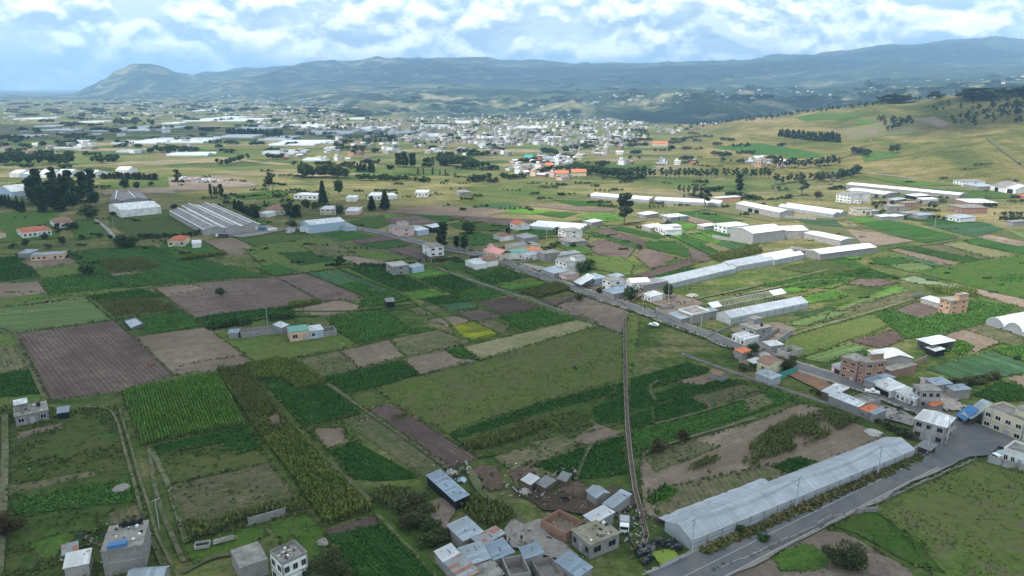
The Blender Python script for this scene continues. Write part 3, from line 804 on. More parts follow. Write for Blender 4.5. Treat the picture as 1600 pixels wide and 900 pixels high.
# ------------------------------------------------------------------ fields: material | edge that gives the run of the rows | outline in the photo
FIELDS = """
wild|0|0,640 190,638 215,750 232,830 262,900 -60,905 -60,640
soil_pale|0|22,677 60,668 97,661 98,668 62,676 28,686
stubble|0|8,760 95,745 145,735 152,742 90,755 10,776
crop_mid|1|8,786 100,765 205,748 220,783 120,795 30,805
stubble|1|170,801 216,789 223,811 175,826
wild|1|-20,830 60,815 150,800 160,830 120,850 30,900 -40,900
pasture_green|0|40,850 110,830 130,845 70,880
pasture|0|-80,520 25,522 77,627 -60,640
stubble|1|-60,545 30,540 51,577 -60,590
crop_dark|0|-80,594 52,578 73,615 -80,630
soil|2|25,522 87,514 177,501 210,528 271,587 190,612 77,627
soil_pale|1|212,527 235,523 322,513 402,570 335,581 271,587
soil_pale|0|285,571 380,556 402,571 335,581 271,587
pale_green|0|-70,487 0,482 135,467 173,499 26,521 -70,522
dirt|0|40,470 130,461 134,466 40,479
pasture|0|-80,460 60,457 76,463 190,450 235,452 150,462 40,478 -80,484
crop_mid|0|66,437 150,424 192,448 76,462
crop_dark|0|-80,408 30,400 62,432 0,441 -80,448
soil_pale|0|-80,448 60,440 73,457 0,466 -80,470
soil_pale|0|28,408 108,402 124,411 52,420
pasture|0|52,422 124,413 128,428 64,436
crop_dark|2|105,394 235,383 330,408 418,431 195,449 150,424 122,412
stubble|0|150,409 222,404 250,418 174,427
soil_pale|0|171,428 217,424 224,426 178,431
crop_mid|0|180,432 228,425 290,441 197,450
crop_mid|0|247,382 312,375 356,398 280,406
soil_pale|1|316,377 362,371 410,390 398,397 357,399
wild|0|365,371 470,362 500,368 480,380 400,388
soil|1|238,450 300,444 430,433 502,471 455,478 306,497
soil_pale|0|240,450 300,445 322,452 258,463
soil|1|430,433 477,427 566,463 552,469 502,471
stubble|0|152,471 230,465 285,486 181,497
crop_dark|0|135,463 220,452 258,464 152,471
crop_mid|0|184,498 286,486 318,510 236,522
crop_dark|0|306,497 345,490 470,478 476,485 330,517 318,511
pasture|0|334,520 480,506 530,520 562,540 446,562 402,570
crop_mid|0|508,497 600,484 646,516 556,538 527,518
stubble|0|462,562 530,549 560,575 498,588
soil_pale|1|530,549 606,532 632,557 560,575
soil_pale|0|455,483 530,469 580,482 500,496
crop_blue|1|478,427 532,422 612,455 566,463
crop_mid|1|525,445 560,441 596,459 566,463
crop_mid|0|568,464 612,456 644,470 560,483
crop_dark|0|545,420 600,414 640,434 672,450 622,457
crop_bright|0|628,427 675,421 702,427 655,435
crop_bright|1|625,459 676,451 698,461 655,468
crop_dark|1|657,437 705,429 747,447 706,460
crop_mid|1|706,460 755,449 792,462 742,472
crop_dark|0|655,468 700,462 735,471 685,477
crop_blue|0|683,476 738,472 748,482 706,486
soil_dark|0|745,474 795,464 847,481 785,492
soil|0|713,490 750,484 786,494 747,506
soil_pale|0|668,500 711,494 736,502 700,511
stubble|0|636,482 683,477 700,488 655,494
yellow|0|703,510 741,503 780,523 738,533
stubble|0|741,503 765,498 800,512 782,522
crop_mid|0|780,496 850,482 898,499 818,517
hay|0|722,543 900,501 933,508 752,565
stubble|0|612,531 682,515 737,535 696,545 632,556
crop_mid|0|630,517 655,512 690,515 640,523
soil_pale|0|630,562 696,547 748,565 657,587
crop_mid|0|695,547 722,542 750,563 716,561
crop_dark|0|505,590 627,564 657,585 562,612 540,614
wild|0|543,616 574,609 608,624 566,638
rough|1|586,607 660,586 750,563 860,530 940,512 973,524 976,592 835,632 735,662 700,678 618,632
rough|2|905,492 972,523 978,500 990,492 1000,498 985,600 975,600 974,530
dirt|0|868,478 905,462 965,470 985,485 973,521 897,494
soil_dark|0|845,470 912,459 925,463 866,479
maizebase|0|812,458 870,444 892,453 842,467
crop_bright|0|776,447 845,439 862,443 800,454
crop_mid|0|722,425 790,418 806,423 742,432
crop_dark|0|738,433 805,426 822,434 768,445
crop_dark|0|690,413 730,408 755,418 700,424
crop_mid|0|785,418 810,416 842,432 820,434
soil_dark|1|570,640 612,631 748,717 705,731
stubble|3|530,655 575,641 700,732 662,745
crop_dark|1|513,705 553,690 612,722 655,748 600,752 553,750
wild|0|473,668 530,656 560,690 515,706
soil_pale|0|490,672 535,668 545,690 510,700
crop_dark|1|410,597 440,593 465,609 512,603 568,648 473,667
maizebase|0|382,573 432,561 472,570 510,600 466,610 440,592 402,596
maizebase|1|340,577 385,575 407,603 453,660 513,727 582,798 507,824 463,757 413,690 350,603
soil_pale|0|418,654 433,645 443,662 428,668
maizebase|0|190,613 342,583 385,662 222,697
crop_dark|0|232,699 384,665 410,700 367,711 345,693 245,712
wild|0|248,713 345,694 367,711 412,702 425,722 265,757
stubble|0|263,760 422,723 462,778 480,800 286,846 275,800
soil_dark|0|507,830 583,805 594,820 515,838
crop_dark|1|515,838 597,822 682,900 700,925 560,925
pasture_green|0|420,820 480,800 503,832 515,870 480,880 440,850
pasture_green|0|290,860 400,822 420,835 400,848 340,870 300,885
wild|0|700,678 975,603 976,662 780,712 748,716
crop_dark|0|702,679 835,634 975,598 974,612 840,648 715,688
crop_dark|0|720,694 775,675 800,680 735,702
stubble|0|772,715 880,682 912,700 797,735
stubble|0|820,695 880,680 905,697 850,708
soil_pale|0|892,690 930,662 972,677 930,697
crop_dark|0|925,642 973,605 976,660 932,663
crop_dark|0|832,728 974,682 979,741 896,750
crop_dark|0|985,593 1075,567 1112,580 1012,608 1022,632 985,646
soil_pale|0|1057,597 1110,583 1127,592 1092,605
crop_dark|0|1020,617 1075,599 1094,606 1125,594 1168,597 1080,622 1025,628
stubble|0|1076,622 1168,597 1192,609 1110,639
crop_dark|0|1020,634 1076,622 1110,640 1024,663
crop_dark|0|985,650 1015,640 1022,662 988,673
crop_mid|0|990,675 1120,642 1170,622 1190,612 1240,622 1220,632 1170,650 1052,692 990,715
stubble|0|1160,622 1190,615 1212,630 1170,645
pasture_green|0|1130,593 1190,602 1330,652 1350,665 1250,632 1195,610
soil_pale|1|1003,713 1180,660 1250,632 1290,640 1350,668 1385,685 1033,818 1005,800 1000,750
stubble|0|1003,713 1085,688 1125,700 1025,740
stubble|0|1033,815 1010,770 1200,728 1240,735
crop_dark|0|1203,730 1243,715 1277,722 1233,741
crop_dark|0|1008,783 1040,757 1058,768 1020,790
rough|1|1365,797 1430,765 1525,722 1600,740 1660,760 1700,930 1480,930 1415,835
pasture_green|0|1300,823 1362,797 1440,850 1480,900 1420,880 1340,835
dirt|0|1115,893 1200,862 1285,826 1330,838 1420,890 1440,925 1100,925
pasture_green|0|1205,870 1260,850 1300,868 1290,890 1220,895
pasture|1|1219,531 1385,485 1405,500 1400,507 1245,561 1230,552
pale_green|0|1253,561 1328,537 1358,545 1290,568
soil_dark|0|1328,534 1395,517 1419,527 1380,546
crop_mid|0|1300,565 1350,548 1365,552 1335,560
crop_mid|0|1362,489 1400,483 1430,472 1525,471 1586,478 1560,500 1457,527 1412,530 1394,513
soil|0|1398,486 1430,472 1480,486 1440,498
stubble|0|1455,527 1504,515 1540,505 1600,530 1600,545 1565,536 1525,551
soil_pale|0|1472,527 1504,515 1565,535 1525,551
crop_blue|1|1447,577 1547,549 1605,568 1605,583 1515,600
crop_mid|0|1547,547 1600,538 1640,550 1620,566 1603,566
crop_dark|0|1515,618 1560,597 1640,610 1600,626 1560,629
soil_pale|0|1572,591 1640,580 1650,606 1600,607
crop_dark|0|1478,537 1500,533 1523,543 1497,556
crop_bright|0|1300,484 1400,447 1420,454 1312,489
crop_blue|0|1240,492 1300,480 1312,487 1262,497
stubble|0|1298,488 1420,455 1455,462 1425,468 1285,505
pale_green|0|1225,508 1290,487 1335,487 1260,510
crop_bright|0|1240,470 1300,452 1330,462 1300,470 1262,475
crop_bright|0|1262,462 1300,455 1318,463 1290,468
soil|0|1320,444 1356,431 1404,443 1364,449
pasture|0|1220,448 1300,425 1350,432 1300,452
crop_mid|0|1185,447 1262,432 1305,430 1330,440 1270,451
crop_bright|0|1205,455 1240,448 1262,455 1225,460
crop_mid|0|1262,440 1290,432 1308,440 1284,446
crop_dark|0|1285,430 1335,415 1400,432 1356,437
wild|0|1220,420 1285,405 1350,420 1290,432 1250,425
net|0|1403,437 1428,432 1508,451 1490,456
soil_pale|0|1500,452 1516,449 1650,480 1640,494
pasture_green|0|1425,425 1545,405 1640,392 1700,420 1700,475 1600,468 1515,448
crop_mid|0|1545,434 1590,430 1640,438 1570,442
crop_bright|0|1275,398 1345,388 1365,397 1330,408 1285,402
crop_mid|0|1290,405 1320,402 1362,420 1340,421
crop_dark|0|1360,404 1400,402 1425,408 1400,416 1370,413
crop_blue|0|1405,403 1425,402 1480,414 1462,418
pale_green|0|1385,415 1440,412 1462,420 1425,427
soil_pale|1|1388,391 1404,389 1505,413 1478,417
crop_dark|1|1399,387 1425,385 1550,405 1512,412
pasture_dry|0|1469,383 1502,379 1592,400 1553,406
crop_mid|0|1505,375 1535,373 1640,388 1600,397 1518,382
stubble|0|1430,386 1470,382 1555,404 1530,405
crop_mid|0|1320,341 1351,338 1404,347 1504,371 1448,381 1386,365
crop_bright|0|1318,342 1350,338 1375,345 1342,350
crop_blue|0|1438,350 1480,345 1539,348 1570,358 1523,371
crop_dark|0|1395,341 1430,340 1540,348 1480,352
soil_pale|0|1525,371 1545,367 1620,383 1590,385
pale_green|0|1572,359 1600,365 1680,380 1620,384
soil_pale|0|1318,358 1365,364 1429,377 1372,385 1345,380
pasture_dry|0|1250,350 1320,357 1345,378 1328,374 1262,358
crop_blue|0|1240,340 1300,342 1320,355 1262,352
crop_dark|1|949,357 971,354 1040,371 1027,374
soil|1|927,362 950,357 1015,378 1004,385
crop_dark|1|912,364 927,362 1003,384 993,388
soil|0|918,382 940,375 993,389 984,401 970,410 930,397
soil|0|991,400 1007,388 1072,407 1016,421
crop_dark|0|1035,411 1058,406 1073,410 1047,416
crop_dark|0|1007,378 1055,377 1082,396 1073,402 1010,388
soil_dark|0|987,432 1080,404 1085,414 1020,434
crop_dark|0|1020,433 1075,418 1090,422 1045,437
soil|0|1072,388 1130,402 1090,412 1080,404
crop_bright|0|755,327 809,324 862,331 836,336 790,334
crop_blue|0|738,322 790,318 815,323 760,328
crop_mid|0|836,335 862,331 905,333 880,341
crop_bright|0|900,338 950,332 980,345 930,347
soil_pale|0|800,319 870,321 965,328 950,332 880,328
crop_mid|0|860,312 920,314 960,322 900,322
crop_mid|0|1060,331 1095,331 1162,345 1120,347 1070,336
pasture_dry|0|1100,327 1151,322 1247,343 1204,347
soil_pale|0|1040,337 1070,336 1114,347 1090,350
crop_bright|0|1040,346 1060,345 1096,354 1074,361 1040,352
crop_mid|1|1090,359 1112,355 1184,378 1160,385
crop_bright|1|1070,368 1094,361 1130,380 1118,384
crop_blue|1|1118,383 1130,376 1161,386 1147,392
crop_dark|1|1060,375 1072,371 1126,396 1110,401
pasture_dry|0|1058,366 1070,364 1150,393 1128,396
crop_dark|1|1020,362 1050,358 1110,380 1090,385
crop_bright|1|1052,350 1072,362 1060,372 1035,360
maizebase|0|1105,402 1180,385 1192,394 1125,410
soil|0|1210,397 1262,388 1275,398 1250,402
crop_bright|0|560,345 610,335 612,350 582,358
pasture_green|0|540,348 600,336 612,350 585,360
soil|0|595,343 660,336 690,349 620,352
crop_dark|0|645,336 685,335 722,342 690,349
soil_pale|0|590,332 680,321 800,328 760,340 660,336
soil_dark|0|548,378 600,367 620,375 560,382
soil|0|600,389 640,385 700,400 665,410
crop_dark|0|560,383 620,376 640,384 600,390
crop_mid|0|490,368 545,360 592,370 530,378
pasture|0|380,390 495,370 640,404 545,418 430,432
crop_dark|0|433,396 500,394 530,408 470,416
dirt|0|520,400 560,402 620,412 560,414
stubble|0|470,385 530,383 560,400 500,402
crop_mid|0|400,420 430,412 470,425 430,432
pasture_green|0|700,350 760,342 800,350 770,362 720,360
crop_mid|0|700,372 745,362 790,375 740,385
crop_dark|0|790,352 830,350 880,365 830,372
pasture_green|0|860,380 900,375 930,395 905,400
pasture|0|905,400 970,402 990,415 985,432 920,420
soil|0|690,340 760,340 850,345 790,352
pasture_green|0|340,360 400,340 420,350 350,370
pasture|0|0,333 90,325 95,350 0,365
pasture_green|0|-60,340 82,330 100,350 90,372 -60,385
pasture_green|0|105,345 150,342 172,368 118,376
wild|0|165,340 262,328 320,362 215,376 185,360
pasture_green|0|205,332 250,329 275,336 215,342
pasture|1|155,285 262,282 275,292 160,298
dirt|0|262,278 330,276 400,284 400,292 300,298 268,296
dirt|0|155,298 270,292 275,302 165,305
pasture_dry|0|350,302 400,294 400,318 375,322
pasture_green|0|348,306 440,296 452,308 380,314
"""
soft_sheets = 0
def rot_uv(w, e):
    a, b = w[e], w[(e + 1) % len(w)]
    d = np.array([b[0] - a[0], b[1] - a[1]]); d /= np.linalg.norm(d) + 1e-9
    return [(p[0] * d[0] + p[1] * d[1], -p[0] * d[1] + p[1] * d[0]) for p in w]

field('maizebase', (0.055, 0.060, 0.024), (0.10, 0.10, 0.045), (0.06, 0.065, 0.025), 0.9, 0.5, (0.05, 0.075, 0.02))
NAMES = {'soil': 'ploughed_field', 'soil_dark': 'ploughed_field', 'soil_pale': 'bare_field', 'dirt': 'bare_ground', 'stubble': 'stubble_field', 'hay': 'stubble_field', 'crop_dark': 'crop_field', 'crop_mid': 'crop_field', 'crop_bright': 'crop_field', 'crop_blue': 'crop_field', 'pasture': 'pasture_field', 'rough': 'pasture_field',
         'pasture_green': 'pasture_field', 'pasture_dry': 'pasture_field', 'pale_green': 'crop_field', 'yellow': 'crop_field', 'wild': 'fallow_field', 'net': 'shade_net_field', 'maizebase': 'maize_field'}
fz = 0.02
EDGES = []
def sheet(name, poly, z, mat, e=0, amp=0.4, step=5.0):
    w = [tuple(PH(x, y)[:2]) for x, y in poly]
    a, b = w[e % len(w)], w[(e + 1) % len(w)]
    ang = math.atan2(b[1] - a[1], b[0] - a[0])
    dist = np.mean([p[1] for p in w])
    jp = jitter_poly(w, step * max(1, dist / 250), amp * max(1, dist / 300)) if amp else w
    c, s_ = math.cos(ang), math.sin(ang)
    uv = [(p[0] * c + p[1] * s_, -p[0] * s_ + p[1] * c) for p in jp]
    me = mkmesh(name, [(p[0], p[1], z) for p in jp], [tuple(range(len(jp)))], [mat], uv=uv)
    if me.polygons[0].normal.z < 0:
        me.flip_normals()
    o = link(name, me)
    tag(o, kind='structure')
    return w
FW = []
for ln in FIELDS.strip().splitlines():
    mt, e, ps = ln.split('|')
    w = sheet(NAMES[mt], pts(ps), fz, mt, int(e))
    FW.append((mt, int(e), w))
    fz += 0.0018
    EDGES.append(w)

def strip(name, poly, width, z, mat, off=0.0, amp=0.0, smooth=True):
    """a road, track or painted line of even width along photo points"""
    w = [PH(x, y) for x, y in poly]
    if smooth and len(w) > 2:
        q = []
        for i in range(len(w) - 1):
            p0, p1, p2, p3 = w[max(i - 1, 0)], w[i], w[i + 1], w[min(i + 2, len(w) - 1)]
            for j in range(6):
                t = j / 6
                q.append(0.5 * ((2 * p1) + (p2 - p0) * t + (2 * p0 - 5 * p1 + 4 * p2 - p3) * t * t + (3 * p1 - p0 - 3 * p2 + p3) * t ** 3))
        q.append(w[-1]); w = q
    elif amp:
        q = []
        for i in range(len(w) - 1):
            for j in range(8): q.append(w[i].lerp(w[i + 1], j / 8))
        q.append(w[-1]); w = q
    V, Fc, UV = [], [], []
    L = 0
    for i, p in enumerate(w):
        d = (w[min(i + 1, len(w) - 1)] - w[max(i - 1, 0)]); d.z = 0; d.normalize()
        n = Vector((-d.y, d.x, 0))
        if i: L += (p - w[i - 1]).length
        a1 = random.uniform(-amp, amp); a2 = random.uniform(-amp, amp)
        l = p + n * (off + width / 2 + a1); r = p + n * (off - width / 2 + a2)
        V += [(l.x, l.y, z), (r.x, r.y, z)]; UV += [(L, 0), (L, width)]
    for i in range(len(w) - 1):
        Fc.append((2 * i, 2 * i + 1, 2 * i + 3, 2 * i + 2))
    o = link(name, mkmesh(name, V, Fc, [mat], uv=UV))
    tag(o, kind='structure')
    return w

ZT = 0.48
TRACKS = [
 ('2.2', '532,421 575,438 617,454 647,472 662,482', 'pasture_green'), ('1.6', '460,487 550,486 640,475', 'pasture'), ('1.8', '662,482 700,503 722,540', 'pasture'),
 ('3.0', '1205,534 1280,511 1354,490 1426,468', 'track'), ('2.6', '1082,469 1130,459 1176,449 1262,430 1295,421', 'track'),
 ('2.4', '1310,487 1350,471 1420,455', 'track'), ('2.6', '1150,463 1190,455 1262,440 1310,438', 'track'),
 ('1.0', '127,637 167,640 183,660 197,710 213,767 230,827 263,905', 'track'), ('0.9', '187,641 200,683 217,743 233,793 247,840 280,905', 'track'),
 ('1.3', '233,700 240,750 253,800 267,833 287,880', 'track'), ('1.6', '285,897 305,886 333,873 367,867', 'track'), ('0.9', '230,827 247,860 262,905', 'track'),
 ('2.2', '-2,905 5,800 8,720 8,650', 'track'), ('1.6', '236,702 262,757 276,800 292,850', 'track'),
 ('1.6', '513,602 577,647 640,690 700,733', 'track'), ('2.6', '586,800 635,850 690,905', 'pasture_green'), ('0.9', '590,806 640,858 690,912', 'track'),
 ('3.0', '735,735 747,761 768,782 800,802 818,822', 'track'), ('1.6', '455,664 480,690 520,730 580,785', 'track'),
 ('3.5', '585,359 610,366 650,378 700,392', 'track'), ('3.0', '880,362 930,352 965,352 1010,345', 'track'), ('3.0', '826,377 855,371 880,372 905,381 925,393', 'track'),
 ('3.2', '148,343 165,356 178,371 186,378', 'concrete'), ('3.0', '186,378 240,372 262,380 285,392 345,402', 'pasture'),
 ('3.4', '1082,331 1120,325 1150,322', 'track'), ('3.0', '1195,313 1225,309 1262,304', 'track'), ('3.5', '1255,345 1320,343 1400,332 1450,320 1500,316', 'track'),
 ('3.0', '1440,312 1500,313 1560,306 1600,303', 'track'), ('6.0', '1340,262 1360,271 1420,278 1480,284 1540,290 1640,296', 'concrete'),
 ('5.0', '268,300 285,299 300,296 400,291 500,287', 'dirt'), ('5.0', '262,282 330,283 400,289', 'concrete'), ('2.0', '0,512 22,522 48,575 72,627', 'track'), ('1.2', '975,682 925,697 900,752', 'track'),
 ('1.8', '322,513 420,497 506,494', 'pasture'), ('1.5', '700,404 730,400 760,400', 'track'), ('2.0', '1300,342 1420,372 1500,371 1470,380 1420,386', 'track'),
 ('1.6', '1025,628 1015,607 1030,596', 'track'), ('1.4', '1024,664 1110,641 1195,612', 'track'), ('1.4', '1003,713 1052,693 1180,655', 'track'),
]
for wd, ps, mt in TRACKS:
    strip('track', pts(ps), float(wd) * .8, ZT, mt, amp=0.06); ZT += 0.002
ZT = 0.58
# the main road and the road that comes up from the junction
R2 = pts('340,371 400,363 450,359 500,358 545,357 585,362 620,370 660,381 700,390 740,397 769,404 807,420 847,433 896,451 940,467 984,480 1024,494 1069,512 1104,523 1136,537 1171,546 1202,558 1250,575 1294,589 1369,614 1428,638 1480,658 1530,676 1580,692 1640,710')
strip('road_shoulder', R2, 9.5, ZT, 'gravel', amp=0.5)
R2W = strip('road', R2, 6.4, ZT + 0.004, 'asphalt')
R1L = PH(1090, 887); R1A = [(1030, 916), (1064, 901), (1183, 842), (1326, 772), (1420, 726), (1500, 690), (1520, 676)]
strip('road_shoulder', R1A, 11.2, ZT + 0.008, 'gravel', off=-.8, amp=0.5)
strip('road', R1A, 10.0, ZT + 0.012, 'asphalt', off=-.8)
strip('road_line', [(1022, 919)] + R1A[1:-2] + [(1480, 699)], 0.16, ZT + 0.016, 'road_paint', off=4.0)
strip('road_line', [(1022, 919)] + R1A[1:-2] + [(1480, 699)], 0.16, ZT + 0.016, 'road_paint', off=-5.5)
ctr = [PH(*p) for p in R1A[:-1]]
for i in range(len(ctr) - 1):
    pass
strip('road_line', R1A[:-1], 0.12, ZT + 0.016, 'road_paint', off=-.8)
# the junction apron
w = [PH(x, y) for x, y in pts('1440,722 1492,694 1506,672 1490,660 1515,664 1545,670 1610,694 1640,706 1620,716 1560,700 1545,714 1515,716 1470,735')]
me = mkmesh('junction', [(p.x, p.y, ZT + 0.020) for p in w], [tuple(range(len(w)))], ['asphalt'])
if me.polygons[0].normal.z < 0: me.flip_normals()
tag(link('road_junction', me), kind='structure')
w = [PH(x, y) for x, y in pts('1533,656 1545,652 1640,690 1630,702 1600,690 1560,675')]
me = mkmesh('pavement', [(p.x, p.y, ZT + 0.12) for p in w], [tuple(range(len(w)))], ['gravel'])
if me.polygons[0].normal.z < 0: me.flip_normals()
tag(link('pavement', me), kind='structure')
# yards of bare ground
for ps, mt in (('788,829 800,812 818,822 845,812 850,830 880,850 905,872 880,878 850,870 800,858', 'gravel'), ('735,735 755,728 775,733 785,760 768,764 750,748', 'mulch_ground'), ('800,765 850,772 900,768 960,762 1000,775 985,800 930,812 880,800 850,800 830,785', 'mulch_ground'),
               ('1010,452 1060,462 1100,475 1080,485 1040,482 1000,470', 'dirt'), ('1140,515 1215,505 1245,515 1200,540 1165,538', 'dirt'), ('1145,550 1190,545 1215,560 1160,575', 'dirt'), ('1225,585 1265,578 1305,600 1280,612', 'soil_orange'),
               ('650,795 690,780 712,792 700,830 665,820', 'dirt'), ('735,392 770,392 800,410 850,418 840,425 770,404', 'gravel'), ('1300,590 1330,583 1362,592 1350,606', 'gravel'), ('985,800 1010,800 1020,850 1000,880 985,850', 'wild'), ('1435,590 1480,600 1500,625 1480,645 1450,630', 'gravel'),
               ('320,366 420,352 440,362 380,372', 'gravel'), ('890,440 990,440 1010,455 985,478 940,462', 'dirt'), ('1340,625 1400,640 1430,655 1425,668 1350,645', 'gravel')):
    if mt == 'mulch_ground' and mt not in MATS:
        field('mulch_ground', (0.075, 0.052, 0.038), (0.13, 0.095, 0.07), (0.06, 0.045, 0.035), weeds=(0.05, 0.08, 0.025), weedt=0.60)
    if mt == 'soil_orange' and mt not in MATS:
        field('soil_orange', (0.24, 0.14, 0.09), (0.30, 0.18, 0.12), (0.19, 0.12, 0.085))
    sheet('yard_ground', pts(ps), 0.50 + random.random() * 0.04, mt, 0, 0.8, 3.0)

# irrigation channel of concrete with raised lips (real walls, dark water bed)
def channel(name, poly, w, h, label):
    W = [PH(x, y) for x, y in poly]
    root = empty(name, W[0]); tag(root, label, 'channel')
    for sgn in (-1, 1):
        mb = MB(); mb2 = None
        prev = None
        for i, p in enumerate(W):
            d = (W[min(i + 1, len(W) - 1)] - W[max(i - 1, 0)]); d.z = 0; d.normalize()
            n = Vector((-d.y, d.x, 0)) * sgn
            a = p + n * (w / 2) - W[0]; b_ = p + n * (w / 2 + 0.14) - W[0]
            if prev:
                A, B = prev
                mb.quad((A.x, A.y, h), (a.x, a.y, h), (b_.x, b_.y, h), (B.x, B.y, h)) if sgn < 0 else mb.quad((B.x, B.y, h), (b_.x, b_.y, h), (a.x, a.y, h), (A.x, A.y, h))
                mb.quad((A.x, A.y, 0), (a.x, a.y, 0), (a.x, a.y, h), (A.x, A.y, h))
                mb.quad((B.x, B.y, 0), (b_.x, b_.y, 0), (b_.x, b_.y, h), (B.x, B.y, h))
            prev = (a, b_)
        mb.build('channel_wall', ['concrete'], root)
    mb = MB()
    prev = None
    for i, p in enumerate(W):
        d = (W[min(i + 1, len(W) - 1)] - W[max(i - 1, 0)]); d.z = 0; d.normalize()
        n = Vector((-d.y, d.x, 0))
        a = p + n * (w / 2 - .01) - W[0]; b_ = p - n * (w / 2 - .01) - W[0]
        if prev:
            A, B = prev
            mb.quad((A.x, A.y, .56), (B.x, B.y, .56), (b_.x, b_.y, .56), (a.x, a.y, .56))
        prev = (a, b_)
    mb.build('channel_bed', ['mulch'], root)
channel('irrigation_channel', pts('975,488 976,530 977,570 977,600 980,667 985,717 992,767 1002,807 1010,840 1000,868'), 0.95, 0.80, 'long block-walled irrigation channel running straight down through the fields')
channel('footpath_channel', pts('682,419 735,438 792,457 895,492 973,522'), 0.32, 0.68, 'narrow pale channel running diagonally to the head of the long block-walled one')
channel('footpath_channel', pts('1065,554 1140,581 1220,608 1300,634 1370,658 1427,680'), 0.4, 0.70, 'narrow pale channel running diagonally behind the roadside houses')
channel('footpath_channel', pts('492,368 550,382 600,394 642,404'), 0.4, 0.68, 'short pale channel between pastures below the pale-roofed warehouse')

# hill patches that follow the relief
def draped(name, quad, mat, n=14, lift=0.5, e=0):
    c = [G(x, y) for x, y in quad]
    V, Fc, UV = [], [], []
    for i in range(n + 1):
        for j in range(n + 1):
            u, v = i / n, j / n
            p = c[0].lerp(c[1], u).lerp(c[3].lerp(c[2], u), v)
            if 0 < i < n: p = p + Vector((0, random.uniform(-1, 1) * 1.5, 0))
            V.append((p.x, p.y, float(hfun(np.array([p.x]), np.array([p.y]))[0]) + lift)); UV.append((p.x, p.y))
    for i in range(n):
        for j in range(n):
            a = i * (n + 1) + j
            Fc.append((a, a + n + 1, a + n + 2, a + 1))
    me = mkmesh(name, V, Fc, [mat], uv=UV)
    if me.polygons[0].normal.z < 0: me.flip_normals()
    o = link(name, me); tag(o, kind='structure')
for q, mt in (('1422,186 1460,183 1483,193 1475,202', 'soil_pale'), ('1280,198 1365,201 1372,210 1330,208', 'soil_pale'), ('1340,187 1370,187 1365,195 1335,195', 'pasture_green'), ('1240,184 1330,176 1345,181 1260,190', 'pasture_green'),
              ('1345,240 1395,237 1410,245 1350,254', 'pasture_green'), ('1310,203 1420,188 1440,205 1330,222', 'pasture_dry'), ('1110,230 1190,224 1262,236 1180,243', 'crop_mid'), ('1215,240 1270,238 1290,246 1230,249', 'crop_mid'),
              ('1340,274 1440,284 1520,290 1420,291', 'pasture_green'), ('1400,292 1560,300 1600,310 1500,312', 'pasture_green')):
    draped('hill_field', pts(q), mt)
for wd, ps in ((4.0, '1542,215 1562,232 1582,247 1604,263'), (3.0, '1308,251 1330,241 1345,232 1360,226 1362,216'), (3.5, '1205,290 1250,283 1300,278 1330,274'), (4, '1296,289 1300,282 1312,276 1345,270')):
    P_ = [G(x, y) for x, y in pts(ps)]
    V, Fc, UV = [], [], []
    q = []
    for i in range(len(P_) - 1):
        for j in range(10): q.append(P_[i].lerp(P_[i + 1], j / 10))
    q.append(P_[-1])
    for i, p in enumerate(q):
        d = (q[min(i + 1, len(q) - 1)] - q[max(i - 1, 0)]); d.z = 0; d.normalize(); n = Vector((-d.y, d.x, 0))
        for sg in (1, -1):
            r = p + n * (wd / 2 * sg + random.uniform(-.5, .5)); z = float(hfun(np.array([r.x]), np.array([r.y]))[0]) + 0.9
            V.append((r.x, r.y, z)); UV.append((i, sg))
    for i in range(len(q) - 1): Fc.append((2 * i, 2 * i + 1, 2 * i + 3, 2 * i + 2))
    tag(link('path', mkmesh('path', V, Fc, ['track'], uv=UV)), kind='structure')

# ------------------------------------------------------------------ buildings
def win_part(root, x, y, z, w, h, axis, out, frame='white', lights=2):
    """a window: frame with its dark pane, on the wall whose outward axis is given"""
    t = 0.07
    def bx(mb, a0, a1, z0, z1, d0, d1, m=0):
        if axis == 'y': mb.box(x + a0, min(y + out * d0, y + out * d1), z0, x + a1, max(y + out * d0, y + out * d1), z1, m)
        else: mb.box(min(x + out * d0, x + out * d1), y + a0, z0, max(x + out * d0, x + out * d1), y + a1, z1, m)
    mb = MB()
    bx(mb, -w / 2, w / 2, z - t, z, 0.0, 0.10); bx(mb, -w / 2, w / 2, z + h, z + h + t, 0.0, 0.08)
    bx(mb, -w / 2 - t, -w / 2, z - t, z + h + t, 0.0, 0.09); bx(mb, w / 2, w / 2 + t, z - t, z + h + t, 0.0, 0.09)
    for i in range(1, lights):
        c = -w / 2 + w * i / lights
        bx(mb, c - 0.03, c + 0.03, z, z + h, 0.0, 0.07)
    f = mb.build('window', [frame], root)
    mb = MB(); bx(mb, -w / 2 + .005, w / 2 - .005, z + .005, z + h - .005, 0.0, 0.035)
    mb.build('pane', ['glass'], f)

def door_part(root, x, y, w, h, axis, out, mat='metal_grey'):
    mb = MB()
    def bx(a0, a1, z0, z1, d1, m=0):
        if axis == 'y': mb.box(x + a0, min(y, y + out * d1), z0, x + a1, max(y, y + out * d1), z1, m)
        else: mb.box(min(x, x + out * d1), y + a0, z0, max(x, x + out * d1), y + a1, z1, m)
    bx(-w / 2, w / 2, 0.02, h, 0.06); bx(-w / 2 - .08, -w / 2, 0.0, h + .08, 0.09); bx(w / 2, w / 2 + .08, 0.0, h + .08, 0.09)
    for i in range(1, max(2, int(w / 0.9))): bx(-w / 2 + i * w / max(2, int(w / 0.9)) - .02, -w / 2 + i * w / max(2, int(w / 0.9)) + .02, 0.1, h - .1, 0.075)
    mb.build('door', [mat], root)

